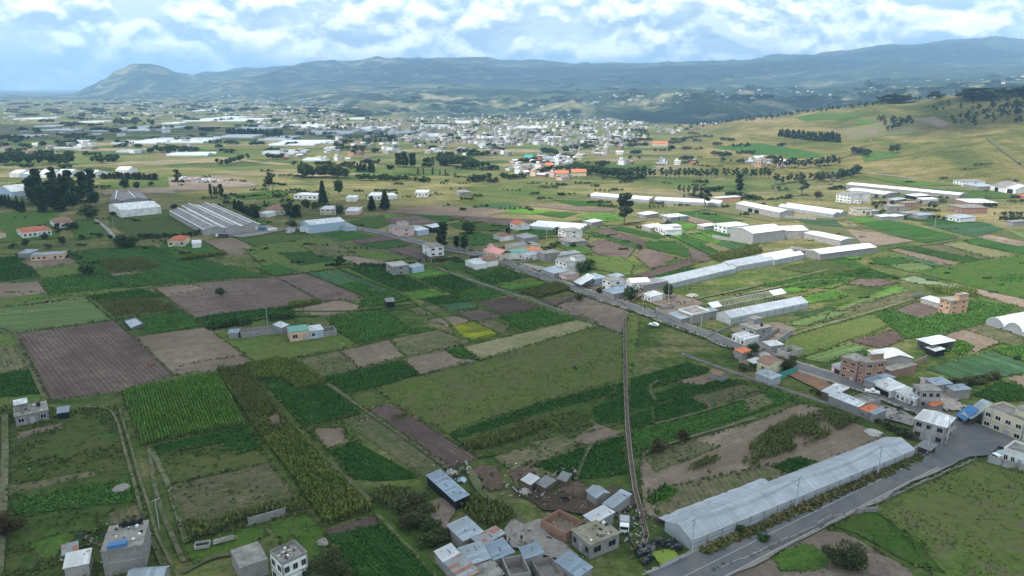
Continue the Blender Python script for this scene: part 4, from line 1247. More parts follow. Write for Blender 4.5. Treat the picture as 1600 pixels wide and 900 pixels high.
HOUSES = []
def rect(a, b, c, h, ground=False):
    f = (lambda q: PH(q[0], q[1], h))
    A, B, C = f(a), f(b), f(c)
    A, B, C = Vector(A[:2]), Vector(B[:2]), Vector(C[:2])
    ux = (B - A); w = ux.length; ux.normalize(); uy = Vector((-ux.y, ux.x))
    d = (C - B).dot(uy)
    if d < 0:
        # keep local y pointing away: swap ends
        A, B = B, A; ux = -ux; uy = Vector((-ux.y, ux.x)); d = -d
    return A, w, max(d, 1.5), math.atan2(ux.y, ux.x)

def house(label, q, h, wall='block', roof='slab', rm='roof_slab', win='', name='house', cat='house', group=None, over=0.25, rise=None, ridge='x', door=None, wf=None, extra='', h2=None, base=0.0, dmin=0):
    """q: three roof corners in the photo at eave height h. win: floors:front:left:right windows per floor"""
    A, w, d, rz = rect(*pts(q), h)
    d = max(d, dmin)
    root = empty(name, (A.x, A.y, base), rz); tag(root, label, cat, group)
    HOUSES.append((A, w, d, rz))
    rnd = random.Random(len(HOUSES))
    mb = MB()
    hb = h2 if (h2 and roof == 'shed') else h
    rise = rise if rise is not None else min(w, d) * (0.22)
    if roof == 'walls':
        t = 0.2
        mb.box(0, 0, 0, w, t, h); mb.box(0, d - t, 0, w, d, h * 0.9); mb.box(0, t, 0, t, d - t, h * .95); mb.box(w - t, t, 0, w, d - t, h)
        if w > 9 and d > 7: mb.box(w * .45, t, 0, w * .45 + t, d - t, h * .85)
        mb.build('wall', [wall], root)
        mb = MB(); mb.box(t, t, 0.3, w - t, d - t, 0.62); mb.build('floor', ['dirt' if rm == 'dirt' else rm], root)
    elif roof == 'open':
        t = 0.12
        for x in [t + (w - 4 * t) * i / max(1, round(w / 4)) for i in range(max(1, round(w / 4)) + 1)]:
            for y in (t, d - 2 * t): mb.box(x, y, 0, x + 0.18, y + 0.18, h)
        mb.build('post', ['wood'], root)
        mb = MB(); mb.box(0.1, d - 0.30, 0, w - 0.1, d - 0.12, h * 0.96); mb.box(0.1, 0.4, 0, 0.25, d - .4, h * 0.8)
        mb.build('wall', [wall], root)
    elif roof == 'gable':
        if ridge == 'x':
            n = MB(); yr = d / 2
            mb.quad((0, 0, 0), (w, 0, 0), (w, 0, h), (0, 0, h)); mb.quad((w, d, 0), (0, d, 0), (0, d, h), (w, d, h))
            for x, s in ((0, -1), (w, 1)):
                k = len(mb.v); mb.v += [(x, 0, 0), (x, 0, h), (x, yr, h + rise), (x, d, h), (x, d, 0)]
                mb.f.append((k, k + 1, k + 2, k + 3, k + 4) if s < 0 else (k + 4, k + 3, k + 2, k + 1, k)); mb.m.append(0)
        else:
            xr = w / 2
            mb.quad((0, d, 0), (0, 0, 0), (0, 0, h), (0, d, h)); mb.quad((w, 0, 0), (w, d, 0), (w, d, h), (w, 0, h))
            for y, s in ((0, -1), (d, 1)):
                k = len(mb.v); mb.v += [(0, y, 0), (0, y, h), (xr, y, h + rise), (w, y, h), (w, y, 0)]
                mb.f.append((k + 4, k + 3, k + 2, k + 1, k) if s < 0 else (k, k + 1, k + 2, k + 3, k + 4)); mb.m.append(0)
        mb.build('wall', [wall], root)
    elif roof == 'shed':
        n = len(mb.v)
        mb.v += [(0, 0, 0), (w, 0, 0), (w, d, 0), (0, d, 0), (0, 0, h), (w, 0, h), (w, d, hb), (0, d, hb)]
        mb.f += [(n, n + 1, n + 5, n + 4), (n + 1, n + 2, n + 6, n + 5), (n + 2, n + 3, n + 7, n + 6), (n + 3, n, n + 4, n + 7)]; mb.m += [0] * 4
        mb.build('wall', [wall], root)
    else:
        mb.box(0, 0, 0, w, d, h)
        mb.build('wall', [wall], root)
    # roof
    o = over
    th = 0.12
    mb = MB()
    if roof == 'slab':
        mb.box(-o, -o, h, w + o, d + o, h + 0.22)
        mb.build('roof', [rm], root)
    elif roof == 'parapet':
        mb.box(0.01, 0.01, h, w - .01, d - .01, h + 0.06)
        mb.build('roof', [rm], root)
        mb = MB(); p = 0.75; t = 0.16
        mb.box(0, 0, h, w, t, h + p); mb.box(0, d - t, h, w, d, h + p); mb.box(0, t, h, t, d - t, h + p); mb.box(w - t, t, h, w, d - t, h + p)
        mb.build('parapet', [wf or wall], root)
    elif roof in ('shed', 'open'):
        hb2 = hb if roof == 'shed' else h + (h2 or 0.5)
        dz = (hb2 - h) / d * o
        mb.slab([(-o, -o, h - dz + th + .01), (w + o, -o, h - dz + th + .01), (w + o, d + o, hb2 + dz + th + .01), (-o, d + o, hb2 + dz + th + .01)], th)
        mb.build('roof', [rm], root)
    elif roof == 'gable':
        if ridge == 'x':
            k = rise / (d / 2)
            mb.slab([(-o, -o, h - o * k + th), (w + o, -o, h - o * k + th), (w + o, d / 2, h + rise + th), (-o, d / 2, h + rise + th)], th)
            mb.slab([(w + o, d + o, h - o * k + th), (-o, d + o, h - o * k + th), (-o, d / 2 + .003, h + rise + th), (w + o, d / 2 + .003, h + rise + th)], th)
        else:
            k = rise / (w / 2)
            mb.slab([(-o, d + o, h - o * k + th), (-o, -o, h - o * k + th), (w / 2, -o, h + rise + th), (w / 2, d + o, h + rise + th)], th)
            mb.slab([(w + o, -o, h - o * k + th), (w + o, d + o, h - o * k + th), (w / 2 + .003, d + o, h + rise + th), (w / 2 + .003, -o, h + rise + th)], th)
        mb.build('roof', [rm], root)
        if cat == 'factory' and rm == 'asbestos':
            mb2 = MB()
            if ridge == 'x':
                for yy, zz in ((d / 2, h + rise), (.5, h + .3), (d - .5, h + .3)): mb2.box(-o, yy - .45, zz + th + .02, w + o, yy + .45, zz + th + .14)
            else: mb2.box(w / 2 - .45, -o, h + rise + th + .02, w / 2 + .45, d + o, h + rise + th + .14)
            mb2.build('skylight_strip', ['roof_white'], root)
    elif roof == 'hip':
        a = min(w, d) / 2
        z0, z1 = h + .02, h + rise
        if w >= d: r1, r2 = (a, d / 2, z1), (w - a + .01, d / 2, z1)
        else: r1, r2 = (w / 2, a, z1), (w / 2, d - a + .01, z1)
        c = [(-o, -o, z0), (w + o, -o, z0), (w + o, d + o, z0), (-o, d + o, z0)]
        if w >= d:
            mb.quad(c[0], c[1], r2, r1); mb.quad(c[2], c[3], r1, r2); mb.tri(c[1], c[2], r2); mb.tri(c[3], c[0], r1)
        else:
            mb.tri(c[0], c[1], r1); mb.quad(c[1], c[2], r2, r1); mb.tri(c[2], c[3], r2); mb.quad(c[3], c[0], r1, r2)
        mb.quad(c[3], c[2], c[1], c[0])
        mb.build('roof', [rm], root)
    # openings
    # which side wall faces the camera
    ux = Vector((math.cos(rz), math.sin(rz)))
    toc = Vector((0, 0)) - A
    left = toc.dot(-ux) > 0
    if win:
        fl, nf, ns = [int(v) for v in win.split(':')]
        H = h / fl
        for k in range(fl):
            zb = k * H + H * 0.34
            for i in range(nf):
                x = w * (i + 0.5) / nf
                ww = min(w / nf * 0.5, 2.2)
                if k == 0 and i == nf // 2 and nf > 1:
                    door_part(root, x, 0, min(1.2, ww), H * 0.7, 'y', -1)
                else:
                    win_part(root, x, 0, zb, ww, H * 0.40, 'y', -1, wf or 'white')
            for i in range(ns):
                y = d * (i + 0.5) / ns
                win_part(root, 0 if left else w, y, zb, min(d / ns * 0.5, 2.0), H * 0.40, 'x', -1 if left else 1, wf or 'white')
    if door:
        for dd in door.split(','):
            px_, ww, hh = [float(v) for v in dd.split(':')]
            door_part(root, w * px_, 0, ww, hh, 'y', -1, 'dark' if ww > 1.6 else 'metal_grey')
    # things that make roofs look lived on
    if 'tank' in extra:
        mb = MB(); cx, cy_ = w * .75, d * .6
        mb.tube((cx, cy_, h + .2), (cx, cy_, h + 1.5), .6, .55, 12); mb.tube((cx, cy_, h + 1.5), (cx, cy_, h + 1.7), .55, .2, 12)
        mb.build('water_tank', ['black_plastic'], root)
    if 'bars' in extra:
        mb = MB()
        nx = max(2, round(w / 4)); ny = max(2, round(d / 4))
        for i in range(nx + 1):
            for j in range(ny + 1):
                x = 0.15 + (w - .3) * i / nx; y = 0.15 + (d - .3) * j / ny
                mb.box(x - .13, y - .13, h + .2, x + .13, y + .13, h + .75)
                for q_ in (-.08, .08): mb.box(x + q_ - .02, y - .02, h + .74, x + q_ + .02, y + .02, h + 1.6)
        mb.build('column_stub', ['concrete'], root)
    if 'room' in extra:
        mb = MB(); x0, x1, y0, y1, hh = w * .05, w * .42, d * .45, d * .98, 2.4
        if 'roomR' in extra: x0, x1 = w * .55, w * .97
        mb.box(x0, y0, h + .05, x1, y1, h + hh); mb.build('rooftop_room', [wall], root)
        mb = MB(); mb.box(x0 - .25, y0 - .25, h + hh, x1 + .25, y1 + .2, h + hh + .14); mb.build('roof', ['zinc_white' if 'roomw' in extra else rm], root)
    if roof == 'shed' and A.y < 300 and w * d > 12:
        mb = MB()
        for i in range(int(w * d / 7)):
            x = rnd.uniform(.3, w - .6); y = rnd.uniform(.3, d - .6); s = rnd.uniform(.12, .34); z = h + (hb - h) * y / d + th + .02
            if i % 5 == 0: mb.box(x, y, z, min(w, x + rnd.uniform(.6, 2)), y + .12, z + .1 + (hb - h) / d * .12, 0)
            else: mb.box(x, y, z - .02, x + s, y + s, z + s * .7, rnd.choice((1, 2, 1, 3)))
        tag(mb.build('roof_stones', ['wood', 'rubble', 'black_plastic', 'brick'], root), kind='stuff')
    if 'tarp' in extra:
        mb = MB(); mb.box(w * .15, .2, h + .22, w * .62, 1.8, h + 1.0); mb.build('blue_tarp', ['blue_tarp'], root)
        mb = MB()
        for i in range(9): mb.tube((w * .3 + i * .5, d - .9, h + .2), (w * .3 + i * .55, d - .9, h + 1.0 + (i % 3) * .3), .4, .35, 7)
        tag(mb.build('rooftop_junk', ['dark'], root), kind='stuff')
    if A.y < 400 and h > 4.5 and roof in ('slab', 'parapet', 'hip') and w > 4 and d > 3:
        mb = MB(); p_ = .03; z = h / 2 - .12
        mb.box(-p_, -p_, z, w + p_, 0, z + .24); mb.box(-p_, 0, z, 0, d + p_, z + .24); mb.box(w, 0, z, w + p_, d + p_, z + .24)
        mb.build('ring_beam', ['concrete_pale' if wall != 'white' else 'concrete'], root)
        for cx_, cy2 in ((-.035, -.035), (w - .26, -.035)):
            mb = MB(); mb.box(cx_, cy2, 0, cx_ + .3, cy2 + .3, h - .01); mb.build('corner_column', ['concrete'], root)
    if 'clutter' in extra:
        mb = MB()
        for i in range(26):
            x = rnd.uniform(.6, w - .9); y = rnd.uniform(.6, d - .9); s = rnd.uniform(.15, .6); z = h + (.22 if roof == 'slab' else .06)
            mb.box(x, y, z, x + s, y + s * rnd.uniform(.4, 1.6), z + s * rnd.uniform(.2, .9), rnd.choice((0, 0, 1, 2, 3)))
        tag(mb.build('roof_clutter', ['wood', 'rubble', 'dark', 'white'], root), kind='stuff')
    return root

def S(label, q, h=3.0, rm='zinc', wall='block', **k):
    """a sheet-roofed shed"""
    k.setdefault('roof', 'shed'); k.setdefault('h2', h + 0.5)
    return house(label, q, h, wall, rm=rm, name=k.pop('name', 'shed'), cat=k.pop('cat', 'shed'), **k)

H = house

# ---- bottom left
H('grey block house with rubble and blue tarp on its roof, by the track', '158,863 222,852 213,817', 6.0, 'block', 'slab', extra='clutter tarp', over=.15)
S('small white-roofed shed left of the rubble-roofed block house', '100,888 138,880 137,862', 3, 'roof_white', 'block_pale')
S('tiny rust-stained shed behind the small white-roofed shed', '98,868 121,862 121,850', 2.4, 'zinc_rust', 'wood')
S('pale blue gabled shed at the bottom edge below the grass track', '198,907 254,903 247,886', 3, 'zinc', 'block', roof='gable')
H('rough concrete house with a small white upper room, top left of the weedy plot', '23,652 75,641 72,627', 3.2, 'concrete', 'slab', 'roof_slab', '1:3:0', extra='clutter roomw tank', over=.2)
S('little blue-roofed hut between the rough concrete house and the track', '90,646 107,643 106,637', 2.2, 'zinc_blue', 'dark')
H('grey windowless store with joint lines on its flat roof, left of the white terrace house', '375,889 418,874 400,848', 3.6, 'block', 'slab', 'roof_slab', over=.1)
H('white two-storey house with clothes drying on its walled roof terrace', '441,884 480,866 460,848', 6.0, 'white', 'parapet', 'roof_slab', '2:3:2', extra='clutter', wf='concrete')
# ---- settlement at the bottom middle
S('long narrow blue-grey roofed shed beside the purple ploughed strip', '667,743 711,783 727,771', 2.6, 'zinc_blue', 'dark', h2=3.0)
S('pale shiny shed roof, topmost of the crowded roofs by the dirt yard', '699,821 724,845 754,833', 3.0, 'zinc', 'block', h2=3.4)
S('rust-striped roof joined below the topmost pale roof by the yard', '738,842 753,853 796,840', 3.1, 'zinc_rust', 'wood', h2=3.4)
S('clean blue roof below the rust-striped roof by the yard', '750,855 767,877 797,859', 3.0, 'zinc_blue', 'block')
S('white roof at the left tip of the crowded roofs, by the dark shrubs', '680,862 695,880 717,868', 2.8, 'zinc_white', 'block')
S('grey sheet roof in the middle of the crowded roofs', '717,857 731,884 762,869', 2.9, 'zinc', 'block')
S('red and white patched roof cut by the bottom edge', '695,879 722,908 745,894', 3.0, 'zinc_rust', 'block')
H('bare concrete slab roof at the bottom edge left of the unfinished room', '722,893 738,914 783,893', 3.0, 'block', 'slab', 'roof_slab', extra='bars')
H('unfinished grey block room open to the sky at the bottom edge', '784,871 797,900 827,887', 3.4, 'block', 'walls', 'roof_slab')
S('faded blue roof behind the unfinished open room', '812,857 821,873 848,866', 3.0, 'zinc_blue', 'block')
H('low walled concrete yard with white dust on its floor, bottom edge', '830,876 850,905 880,893', 2.3, 'block', 'walls', 'gravel')
S('blue shed roof at the bottom edge right of the walled concrete yard', '868,877 903,902 922,888', 3.0, 'zinc_blue', 'block')
H('grey block house with a mossy flat roof beside the dirt yard', '894,829 922,852 966,832', 3.6, 'block', 'slab', 'roof_moss', '1:3:2', extra='clutter', wf='concrete')
H('roofless brick and block enclosure joined behind the mossy-roofed house', '845,812 884,833 911,813', 2.6, 'brick', 'walls', 'dirt')
S('white corrugated roof right behind the mossy-roofed house', '913,806 929,817 961,805', 3.6, 'zinc_white', 'block')
S('long pale blue roof ending at the irrigation channel', '943,787 958,794 992,778', 2.8, 'zinc', 'block')
S('small gabled blue-white cow shed above the long pale blue roof', '917,767 932,778 950,769', 2.8, 'zinc', 'block', roof='gable')
S('tumbledown grey hut with a white sheet on top, beside the rubbish heap', '815,750 829,757 840,749', 2.2, 'zinc_white', 'wood')
S('collapsed wooden lean-to in the middle of the tumbledown huts', '838,755 852,762 864,752', 1.9, 'zinc_grey', 'wood')
S('crooked plank hut at the right end of the tumbledown huts', '871,748 884,752 892,744', 2.2, 'zinc_grey', 'wood')
# ---- junction
H('grey house with a hipped white roof at the road junction', '1429,654 1478,668 1500,655', 6.0, 'concrete_pale', 'hip', 'roof_white', '2:3:2', rise=2.2, wf='concrete')
H('cream two-storey building with dark shop openings at the right edge', '1538,638 1601,663 1618,650', 6.0, 'cream', 'parapet', 'roof_slab', '2:4:2', extra='roomR tank')
S('blue-grey market roof between the junction house and the cream building', '1503,647 1518,654 1537,644', 3.2, 'zinc', 'block', roof='open')
S('bright blue tarpaulin stall in front of the blue-grey market roof', '1495,648 1508,656 1518,651', 2.4, 'blue_tarp', 'wood', roof='open', name='stall', cat='stall')
H('small white house at the right edge below the junction road', '1568,703 1612,718 1622,703', 4.2, 'white', 'parapet', 'roof_slab', '1:4:1')
H('dark open shack beside the far end of the near greenhouse', '1434,697 1453,704 1462,697', 2.4, 'wood', 'open', 'zinc_grey', name='shack', cat='shack')
# ---- row on this side of the road
S('long white sheet roof facing the fields in the roadside row', '1295,618 1341,636 1350,630', 3.0, 'zinc_white', 'block')
S('paler sheet roof behind the long white one, first in the roadside row', '1284,611 1304,618 1331,610', 3.0, 'zinc_white', 'wood')
H('grey concrete rooms without roof cover beside the white roadside roofs', '1331,623 1355,633 1372,625', 3.0, 'block', 'parapet', 'roof_slab')
S('faded orange tiled roof at the end of the roadside row', '1341,638 1357,644 1367,636', 2.6, 'tile_orange', 'block')
S('light blue roof right beside the faded orange tiles', '1358,644 1367,648 1378,640', 2.6, 'zinc', 'block')
# ---- brick compound
H('tall red-brick house with white floor bands, left wing of the compound', '1315,558 1340,567 1357,560', 7.6, 'brick', 'slab', 'roof_slab', '3:2:2', extra='bars', wf='cream')
H('red-brick tower house with a dark glazed stair, right wing of the compound', '1343,564 1351,568 1368,556', 8.2, 'brick', 'slab', 'roof_slab', '3:1:2', extra='bars roomw', wf='cream')
S('low pale roof in front of the red-brick wing by the road', '1300,570 1318,578 1334,572', 3.0, 'zinc', 'pinkish', door='0.5:2.4:2.2')
H('white-roofed hall behind the red-brick tower', '1363,550 1381,561 1412,551', 5.2, 'block', 'gable', 'roof_white', rise=1.4)
S('lower white roof joined to the left of the white-roofed hall', '1356,548 1367,554 1392,543', 4.6, 'zinc_white', 'block')
H('flat grey patio roof in front of the white-roofed hall', '1378,575 1391,580 1423,567', 3.0, 'brick', 'slab', 'roof_slab')
S('steel blue garage roof nearest the brick compound', '1350,593 1368,600 1392,589', 3.0, 'zinc_blue', 'block')
S('white roof over a dark garage opening facing the parked white car', '1362,597 1391,611 1408,602', 3.0, 'zinc_white', 'white', door='0.3:4:2.3,0.75:3:2.3')
S('white roof of the low house right of the dark garage', '1400,612 1430,624 1441,616', 3.0, 'zinc_white', 'white', win='1:4:1')
H('cream two-storey concrete house above the low white roofs', '1427,601 1440,611 1458,601', 6.0, 'concrete_pale', 'slab', 'roof_slab', '2:2:3', wf='concrete')
S('blue-grey roof behind the cream two-storey concrete house', '1446,592 1462,602 1479,596', 3.2, 'zinc_blue', 'block')
S('teal grey roof beside the hedge, rightmost of the roadside houses', '1478,603 1491,611 1506,604', 3.0, 'zinc_blue', 'block')
S('tiny orange-tiled hut on the verge near the rubble pile', '1450,631 1458,635 1466,629', 2.0, 'tile_orange', 'block')
H('open field shelter with white and dark roof stripes', '1433,530 1456,539 1478,529', 4.2, 'block', 'open', 'zinc_white', name='shelter', cat='shelter')
S('low white lean-to below the striped field shelter', '1447,543 1462,549 1468,544', 2.4, 'zinc_white', 'dark')
# ---- orange house further up
H('orange brick three-storey house standing alone in green fields', '1469,466 1486,471 1503,464', 6.6, 'orange_wall', 'slab', 'roof_slab', '3:2:2', extra='roomR', wf='cream')
S('long low white shed left of the orange brick house', '1439,466 1467,474 1472,469', 2.6, 'zinc_white', 'block_pale')
# ---- this side, by the tree cluster
S('bright orange roof among the dark roadside trees', '1148,547 1160,552 1168,547', 3.0, 'tile_orange', 'block')
S('brown tiled cottage roof among the dark roadside trees', '1183,564 1203,571 1207,557', 3.8, 'tile_brown', 'cream', roof='gable')
S('white shed roof left of the brown tiled cottage', '1168,563 1178,568 1183,561', 2.6, 'zinc_white', 'block')
S('long grey metal container-like shed in front of the brown tiled cottage', '1181,583 1206,593 1216,587', 2.6, 'zinc', 'metal_grey')
H('two-storey grey house with a rooftop water room, by the bend of the road', '1156,507 1181,516 1199,508', 5.6, 'block', 'slab', 'roof_slab', '2:2:1', extra='room tank')
S('pale porch roof in front of the two-storey house with the water room', '1144,523 1164,531 1180,524', 3.0, 'zinc_white', 'white', win='1:3:0')
H('long roofless yard of grey block walls behind the pale porch', '1182,533 1205,538 1246,516', 3.0, 'block', 'walls', 'dirt')
H('half-ruined block house with a white sheet roof below the walled yard', '1192,534 1204,541 1215,534', 3.2, 'block', 'shed', 'zinc_white', name='house', h2=3.4)
H('roofless ruin with white beams right of the half-ruined house', '1214,545 1232,551 1246,541', 2.6, 'block_pale', 'walls', 'wild')
H('little brown-roofed field hut alone in the potato fields', '1109,581 1126,588 1135,584', 2.4, 'block', 'gable', 'tile_brown', name='hut', cat='hut')
H('unfinished block yard with low white partitions by the road', '1024,480 1062,498 1080,488', 2.4, 'block', 'walls', 'dirt')
S('light blue roofs on the road side of the unfinished block yard', '1044,490 1064,499 1076,492', 2.4, 'zinc', 'block')
H('grey block house with open white-topped rooms above the light blue roofs', '1060,485 1082,493 1098,483', 4.0, 'block', 'parapet', 'roof_slab', wf='white')
S('small blue-grey roof behind the open-topped block house', '1098,483 1106,488 1113,482', 2.8, 'zinc_blue', 'block')
# ---- along the road, middle
H('white-roofed grey barn beside the round dark tree', '977,435 987,442 1006,434', 4.2, 'white', 'gable', 'roof_white', ridge='y', rise=1.2)
S('long dull roof joined behind the white-roofed barn', '990,440 1005,446 1025,434', 3.4, 'zinc_grey', 'block')
H('white cottage with a pale blue roof in front of the long greenhouse', '1003,459 1017,464 1028,458', 3.0, 'white', 'shed', 'zinc_white', '1:3:0', h2=3.4)
S('wide blue-grey workshop roof below the white two-storey house', '941,453 959,460 983,449', 3.2, 'zinc_blue', 'block')
H('white two-storey house above the wide blue-grey workshop', '941,435 955,440 966,433', 5.6, 'white', 'slab', 'roof_slab', '2:2:1')
H('house with a small blue upper roof behind the white two-storey house', '949,430 960,434 968,429', 5.6, 'block', 'shed', 'zinc', '2:2:1', h2=6)
H('light blue walled house with two pale roofs left of the workshop', '912,431 930,437 938,431', 3.6, 'blue_wall', 'shed', 'zinc', '1:3:0', h2=4)
S('white carport roof close to the road', '897,440 908,445 922,439', 2.8, 'zinc_white', 'block_pale', roof='open')
H('stepped white three-storey house with grey side walls', '868,405 885,411 902,402', 5.6, 'white', 'slab', 'roof_slab', '2:3:0', extra='roomR')
H('low pink-walled patio house below the stepped white house', '866,424 884,431 894,424', 3.0, 'pinkish', 'slab', 'roof_slab')
S('pair of grey-blue roofs beside the road left of the pink-walled patio', '845,420 866,428 872,419', 3.0, 'zinc', 'block')
S('long plain grey shed behind the concrete block of flats', '863,396 873,400 892,390', 3.2, 'zinc_grey', 'metal_grey')
H('square raw concrete building left of the long plain grey shed', '840,393 851,397 863,390', 4.8, 'block', 'slab', 'roof_slab', extra='bars')
H('house with a bright red-orange hipped roof inside the church block', '819,388 831,392 840,387', 4.6, 'white', 'hip', 'tile_orange', rise=1.3)
H('cream school wing with a row of windows behind the church', '789,382 803,386 819,378', 4.0, 'cream', 'slab', 'roof_slab', '1:6:0')
H('yellow wing joined to the cream school wing', '819,379 832,384 840,381', 4.0, 'cream', 'slab', 'roof_slab', '1:3:0')
S('long green metal roof between the church and the red-orange roof', '784,392 791,396 824,384', 4.0, 'green_roof', 'white')
S('row of white arcades with a blue-grey roof below the red-orange roof', '806,395 826,400 836,394', 3.2, 'zinc', 'white', win='1:4:0')
H('brown-gabled white cottage opposite the church', '744,404 757,409 768,402', 3.4, 'white', 'gable', 'tile_brown', '1:2:0', ridge='y')
S('low white roofs at the roadside opposite the church', '727,407 744,414 752,408', 3.0, 'zinc_white', 'white')
H('white cottage with a small red roof above the dome-less greenhouse', '797,348 808,352 816,346', 4.0, 'white', 'gable', 'tile_red', '1:2:0')
H('white farmhouse with a dark brown roof among the hedges', '771,366 782,370 793,363', 3.2, 'white', 'hip', 'tile_brown', '1:3:0')
S('jumble of grey roofs right of the dark brown farmhouse roof', '803,368 820,373 829,367', 3.0, 'zinc_grey', 'block')
H('white two-storey house at the right foot of the wide plastic greenhouse', '872,358 884,362 893,354', 5.0, 'white', 'slab', 'roof_slab', '2:2:1')
H('grey unfinished house at the side lane below the plastic greenhouse', '873,373 888,379 901,370', 3.2, 'block', 'slab', 'roof_slab', '1:3:0', extra='bars')
S('lone small pale block hut in the green field', '912,345 925,348 929,343', 3.0, 'zinc_white', 'block')
S('white flat roof on posts near the tall lone tree', '995,333 1009,336 1016,331', 3.2, 'roof_white', 'block', win='1:3:0')
H('unfinished grey house with a bright top right of the tall lone tree', '1031,336 1047,340 1056,333', 4.4, 'block', 'slab', 'zinc_white', '1:3:1', extra='bars')
S('first of the low white roofs below the tall lone tree', '1003,352 1016,356 1027,350', 3.0, 'roof_white', 'block_pale')
H('white stepped farmhouse right of the low white roofs', '1021,352 1040,360 1054,354', 4.0, 'white', 'slab', 'zinc_white', '1:5:0', extra='roomR')
# ---- upper left middle
H('large pale-roofed steel warehouse with blue-grey walls', '484,352 539,346 531,339', 6.0, 'blue_wall', 'gable', 'zinc_white', name='warehouse', cat='warehouse', rise=1.8)
S('low teal-walled annex at the right end of the pale-roofed warehouse', '540,356 557,354 552,347', 3.0, 'zinc_grey', 'blue_wall')
S('white lean-to at the left gable of the pale-roofed warehouse', '468,355 483,358 486,351', 3.0, 'zinc_white', 'white')
H('pinkish two-storey house at the lane corner', '608,352 622,358 634,350', 5.6, 'pinkish', 'slab', 'roof_slab', '2:2:1', extra='room')
S('grey-blue workshop roofs beside the pinkish two-storey house', '624,358 640,361 650,354', 3.2, 'zinc', 'block')
S('white roof with a blue fascia above the truck yard', '640,357 653,361 664,357', 3.4, 'zinc_white', 'blue_wall')
S('dark-sided white roofed barn next to the tall dark tree', '664,352 676,356 686,352', 3.8, 'zinc_white', 'dark')
H('white-fronted grey house with small square windows at the field edge', '660,381 671,387 690,383', 6.0, 'white', 'slab', 'roof_slab', '2:1:2')
H('boxy concrete two-storey house in the dark green crops', '603,411 614,417 633,411', 5.0, 'block', 'slab', 'concrete_pale', '2:1:1')
S('light blue annex right of the boxy concrete house', '635,415 645,419 657,414', 3.0, 'zinc', 'blue_wall')
H('white gatehouse kiosk by the factory road', '447,357 457,357 457,354', 3.0, 'white', 'slab', 'roof_slab', '1:2:0', name='gatehouse', cat='gatehouse')
H('brown-roofed country house left of the tall conifer', '413,330 450,329 447,323', 3.4, 'cream', 'hip', 'tile_brown', '1:6:0')
S('white shed front beside the brown-roofed country house', '404,333 418,334 418,330', 3.0, 'zinc_white', 'white')
H('pale stuccoed house behind the round dark tree', '500,327 524,327 525,322', 4.4, 'cream', 'slab', 'zinc_white', '2:3:0')
S('pinkish cottage row right of the round dark tree', '539,330 560,330 561,325', 3.2, 'zinc_white', 'pinkish')
H('white walled villa compound between the two conifers', '459,304 495,306 495,302', 4.0, 'white', 'slab', 'zinc_white', '1:5:0')
S('long white wall building right of the second conifer', '540,309 556,309 556,306', 3.4, 'zinc_white', 'white')
H('low white house with a dark garage right of the conifers', '574,306 594,306 594,301', 4.0, 'white', 'slab', 'zinc_white', '1:4:0')
S('two small white sheds at the end of the villa row', '607,306 621,305 620,302', 3.4, 'zinc_white', 'white')
H('white farmhouse in the dry pasture', '648,301 668,301 668,297', 4.0, 'white', 'slab', 'zinc_white', '1:4:0')
S('long weathered barn right of the farmhouse in the dry pasture', '718,301 735,300 734,297', 3.4, 'asbestos', 'block')
# ---- upper left: factories and villas
H('front factory hall with a pale yellowed roof and skylights', '188,329 251,323 241,313', 6.0, 'white', 'gable', 'roof_white', name='factory', cat='factory', rise=2.2)
H('long grey factory hall running back from the pale yellowed roof', '172,315 189,314 172,302', 4.6, 'block', 'gable', 'asbestos', name='factory', cat='factory', rise=2, ridge='y')
H('second long grey factory hall, right of the first', '191,314 232,311 204,302', 4.6, 'block', 'gable', 'asbestos', name='factory', cat='factory', rise=2, ridge='y')
H('longest of the three parallel grey factory halls, nearest the field', '264,330 318,360 350,356', 3.8, 'block_pale', 'gable', 'asbestos', name='factory', cat='factory', rise=1.9)
H('middle one of the three parallel grey factory halls', '283,322 352,357 376,353', 3.8, 'block_pale', 'gable', 'asbestos', name='factory', cat='factory', rise=1.8)
H('far one of the three parallel grey halls, its back end white', '308,321 378,354 405,350', 3.8, 'block_pale', 'gable', 'asbestos', name='factory', cat='factory', rise=1.9)
H('white glazed villa with an orange-red hipped roof on a lawn', '35,364 80,359 74,352', 4.0, 'white', 'hip', 'tile_red', '1:6:2', rise=1.8)
H('small orange-roofed house cut by the left edge', '-12,367 9,364 7,359', 3.6, 'cream', 'hip', 'tile_red')
H('grey-brown roofed house among trees above the white villa', '86,350 116,347 112,340', 3.6, 'white', 'hip', 'tile_brown', '1:4:0')
H('red hipped-roof house beside the factory road', '262,377 288,376 288,369', 3.8, 'cream', 'hip', 'tile_red', '1:3:0', rise=1.8)
S('white box shed right of the red hipped-roof house', '300,381 314,380 312,376', 2.8, 'roof_white', 'white')
H('long peach-walled farm building with small dark windows', '47,400 98,397 97,393', 3.2, 'peach', 'shed', 'zinc_grey', '1:6:0', h2=3.4)
S('cluttered grey sheds at the left end of the peach farm building', '28,396 46,396 47,391', 3.0, 'zinc_blue', 'block')
H('big pale blue barn cut by the left edge', '-8,296 18,300 14,290', 5.0, 'blue_wall', 'gable', 'roof_white', name='barn', cat='barn', ridge='y')
for i, (a, l) in enumerate((('14,271 31,271 31,267', 'first pale barn from the left in the row before the dark grove'), ('33,272 47,272 47,266', 'grey tank-like barn, second in the row before the dark grove'), ('57,271 75,272 73,267', 'third pale barn from the left in the row before the dark grove'),
                            ('86,271 108,271 107,267', 'fourth pale barn in the row, right of the gap in the trees'), ('123,272 140,273 136,267', 'last pale barn in the row, half behind a tree'), ('180,266 200,266 200,263', 'low white building right of the barn row'))):
    H(l, a, 4.5, 'white' if i != 1 else 'blue_wall', 'gable', 'zinc_white', name='barn', cat='barn')
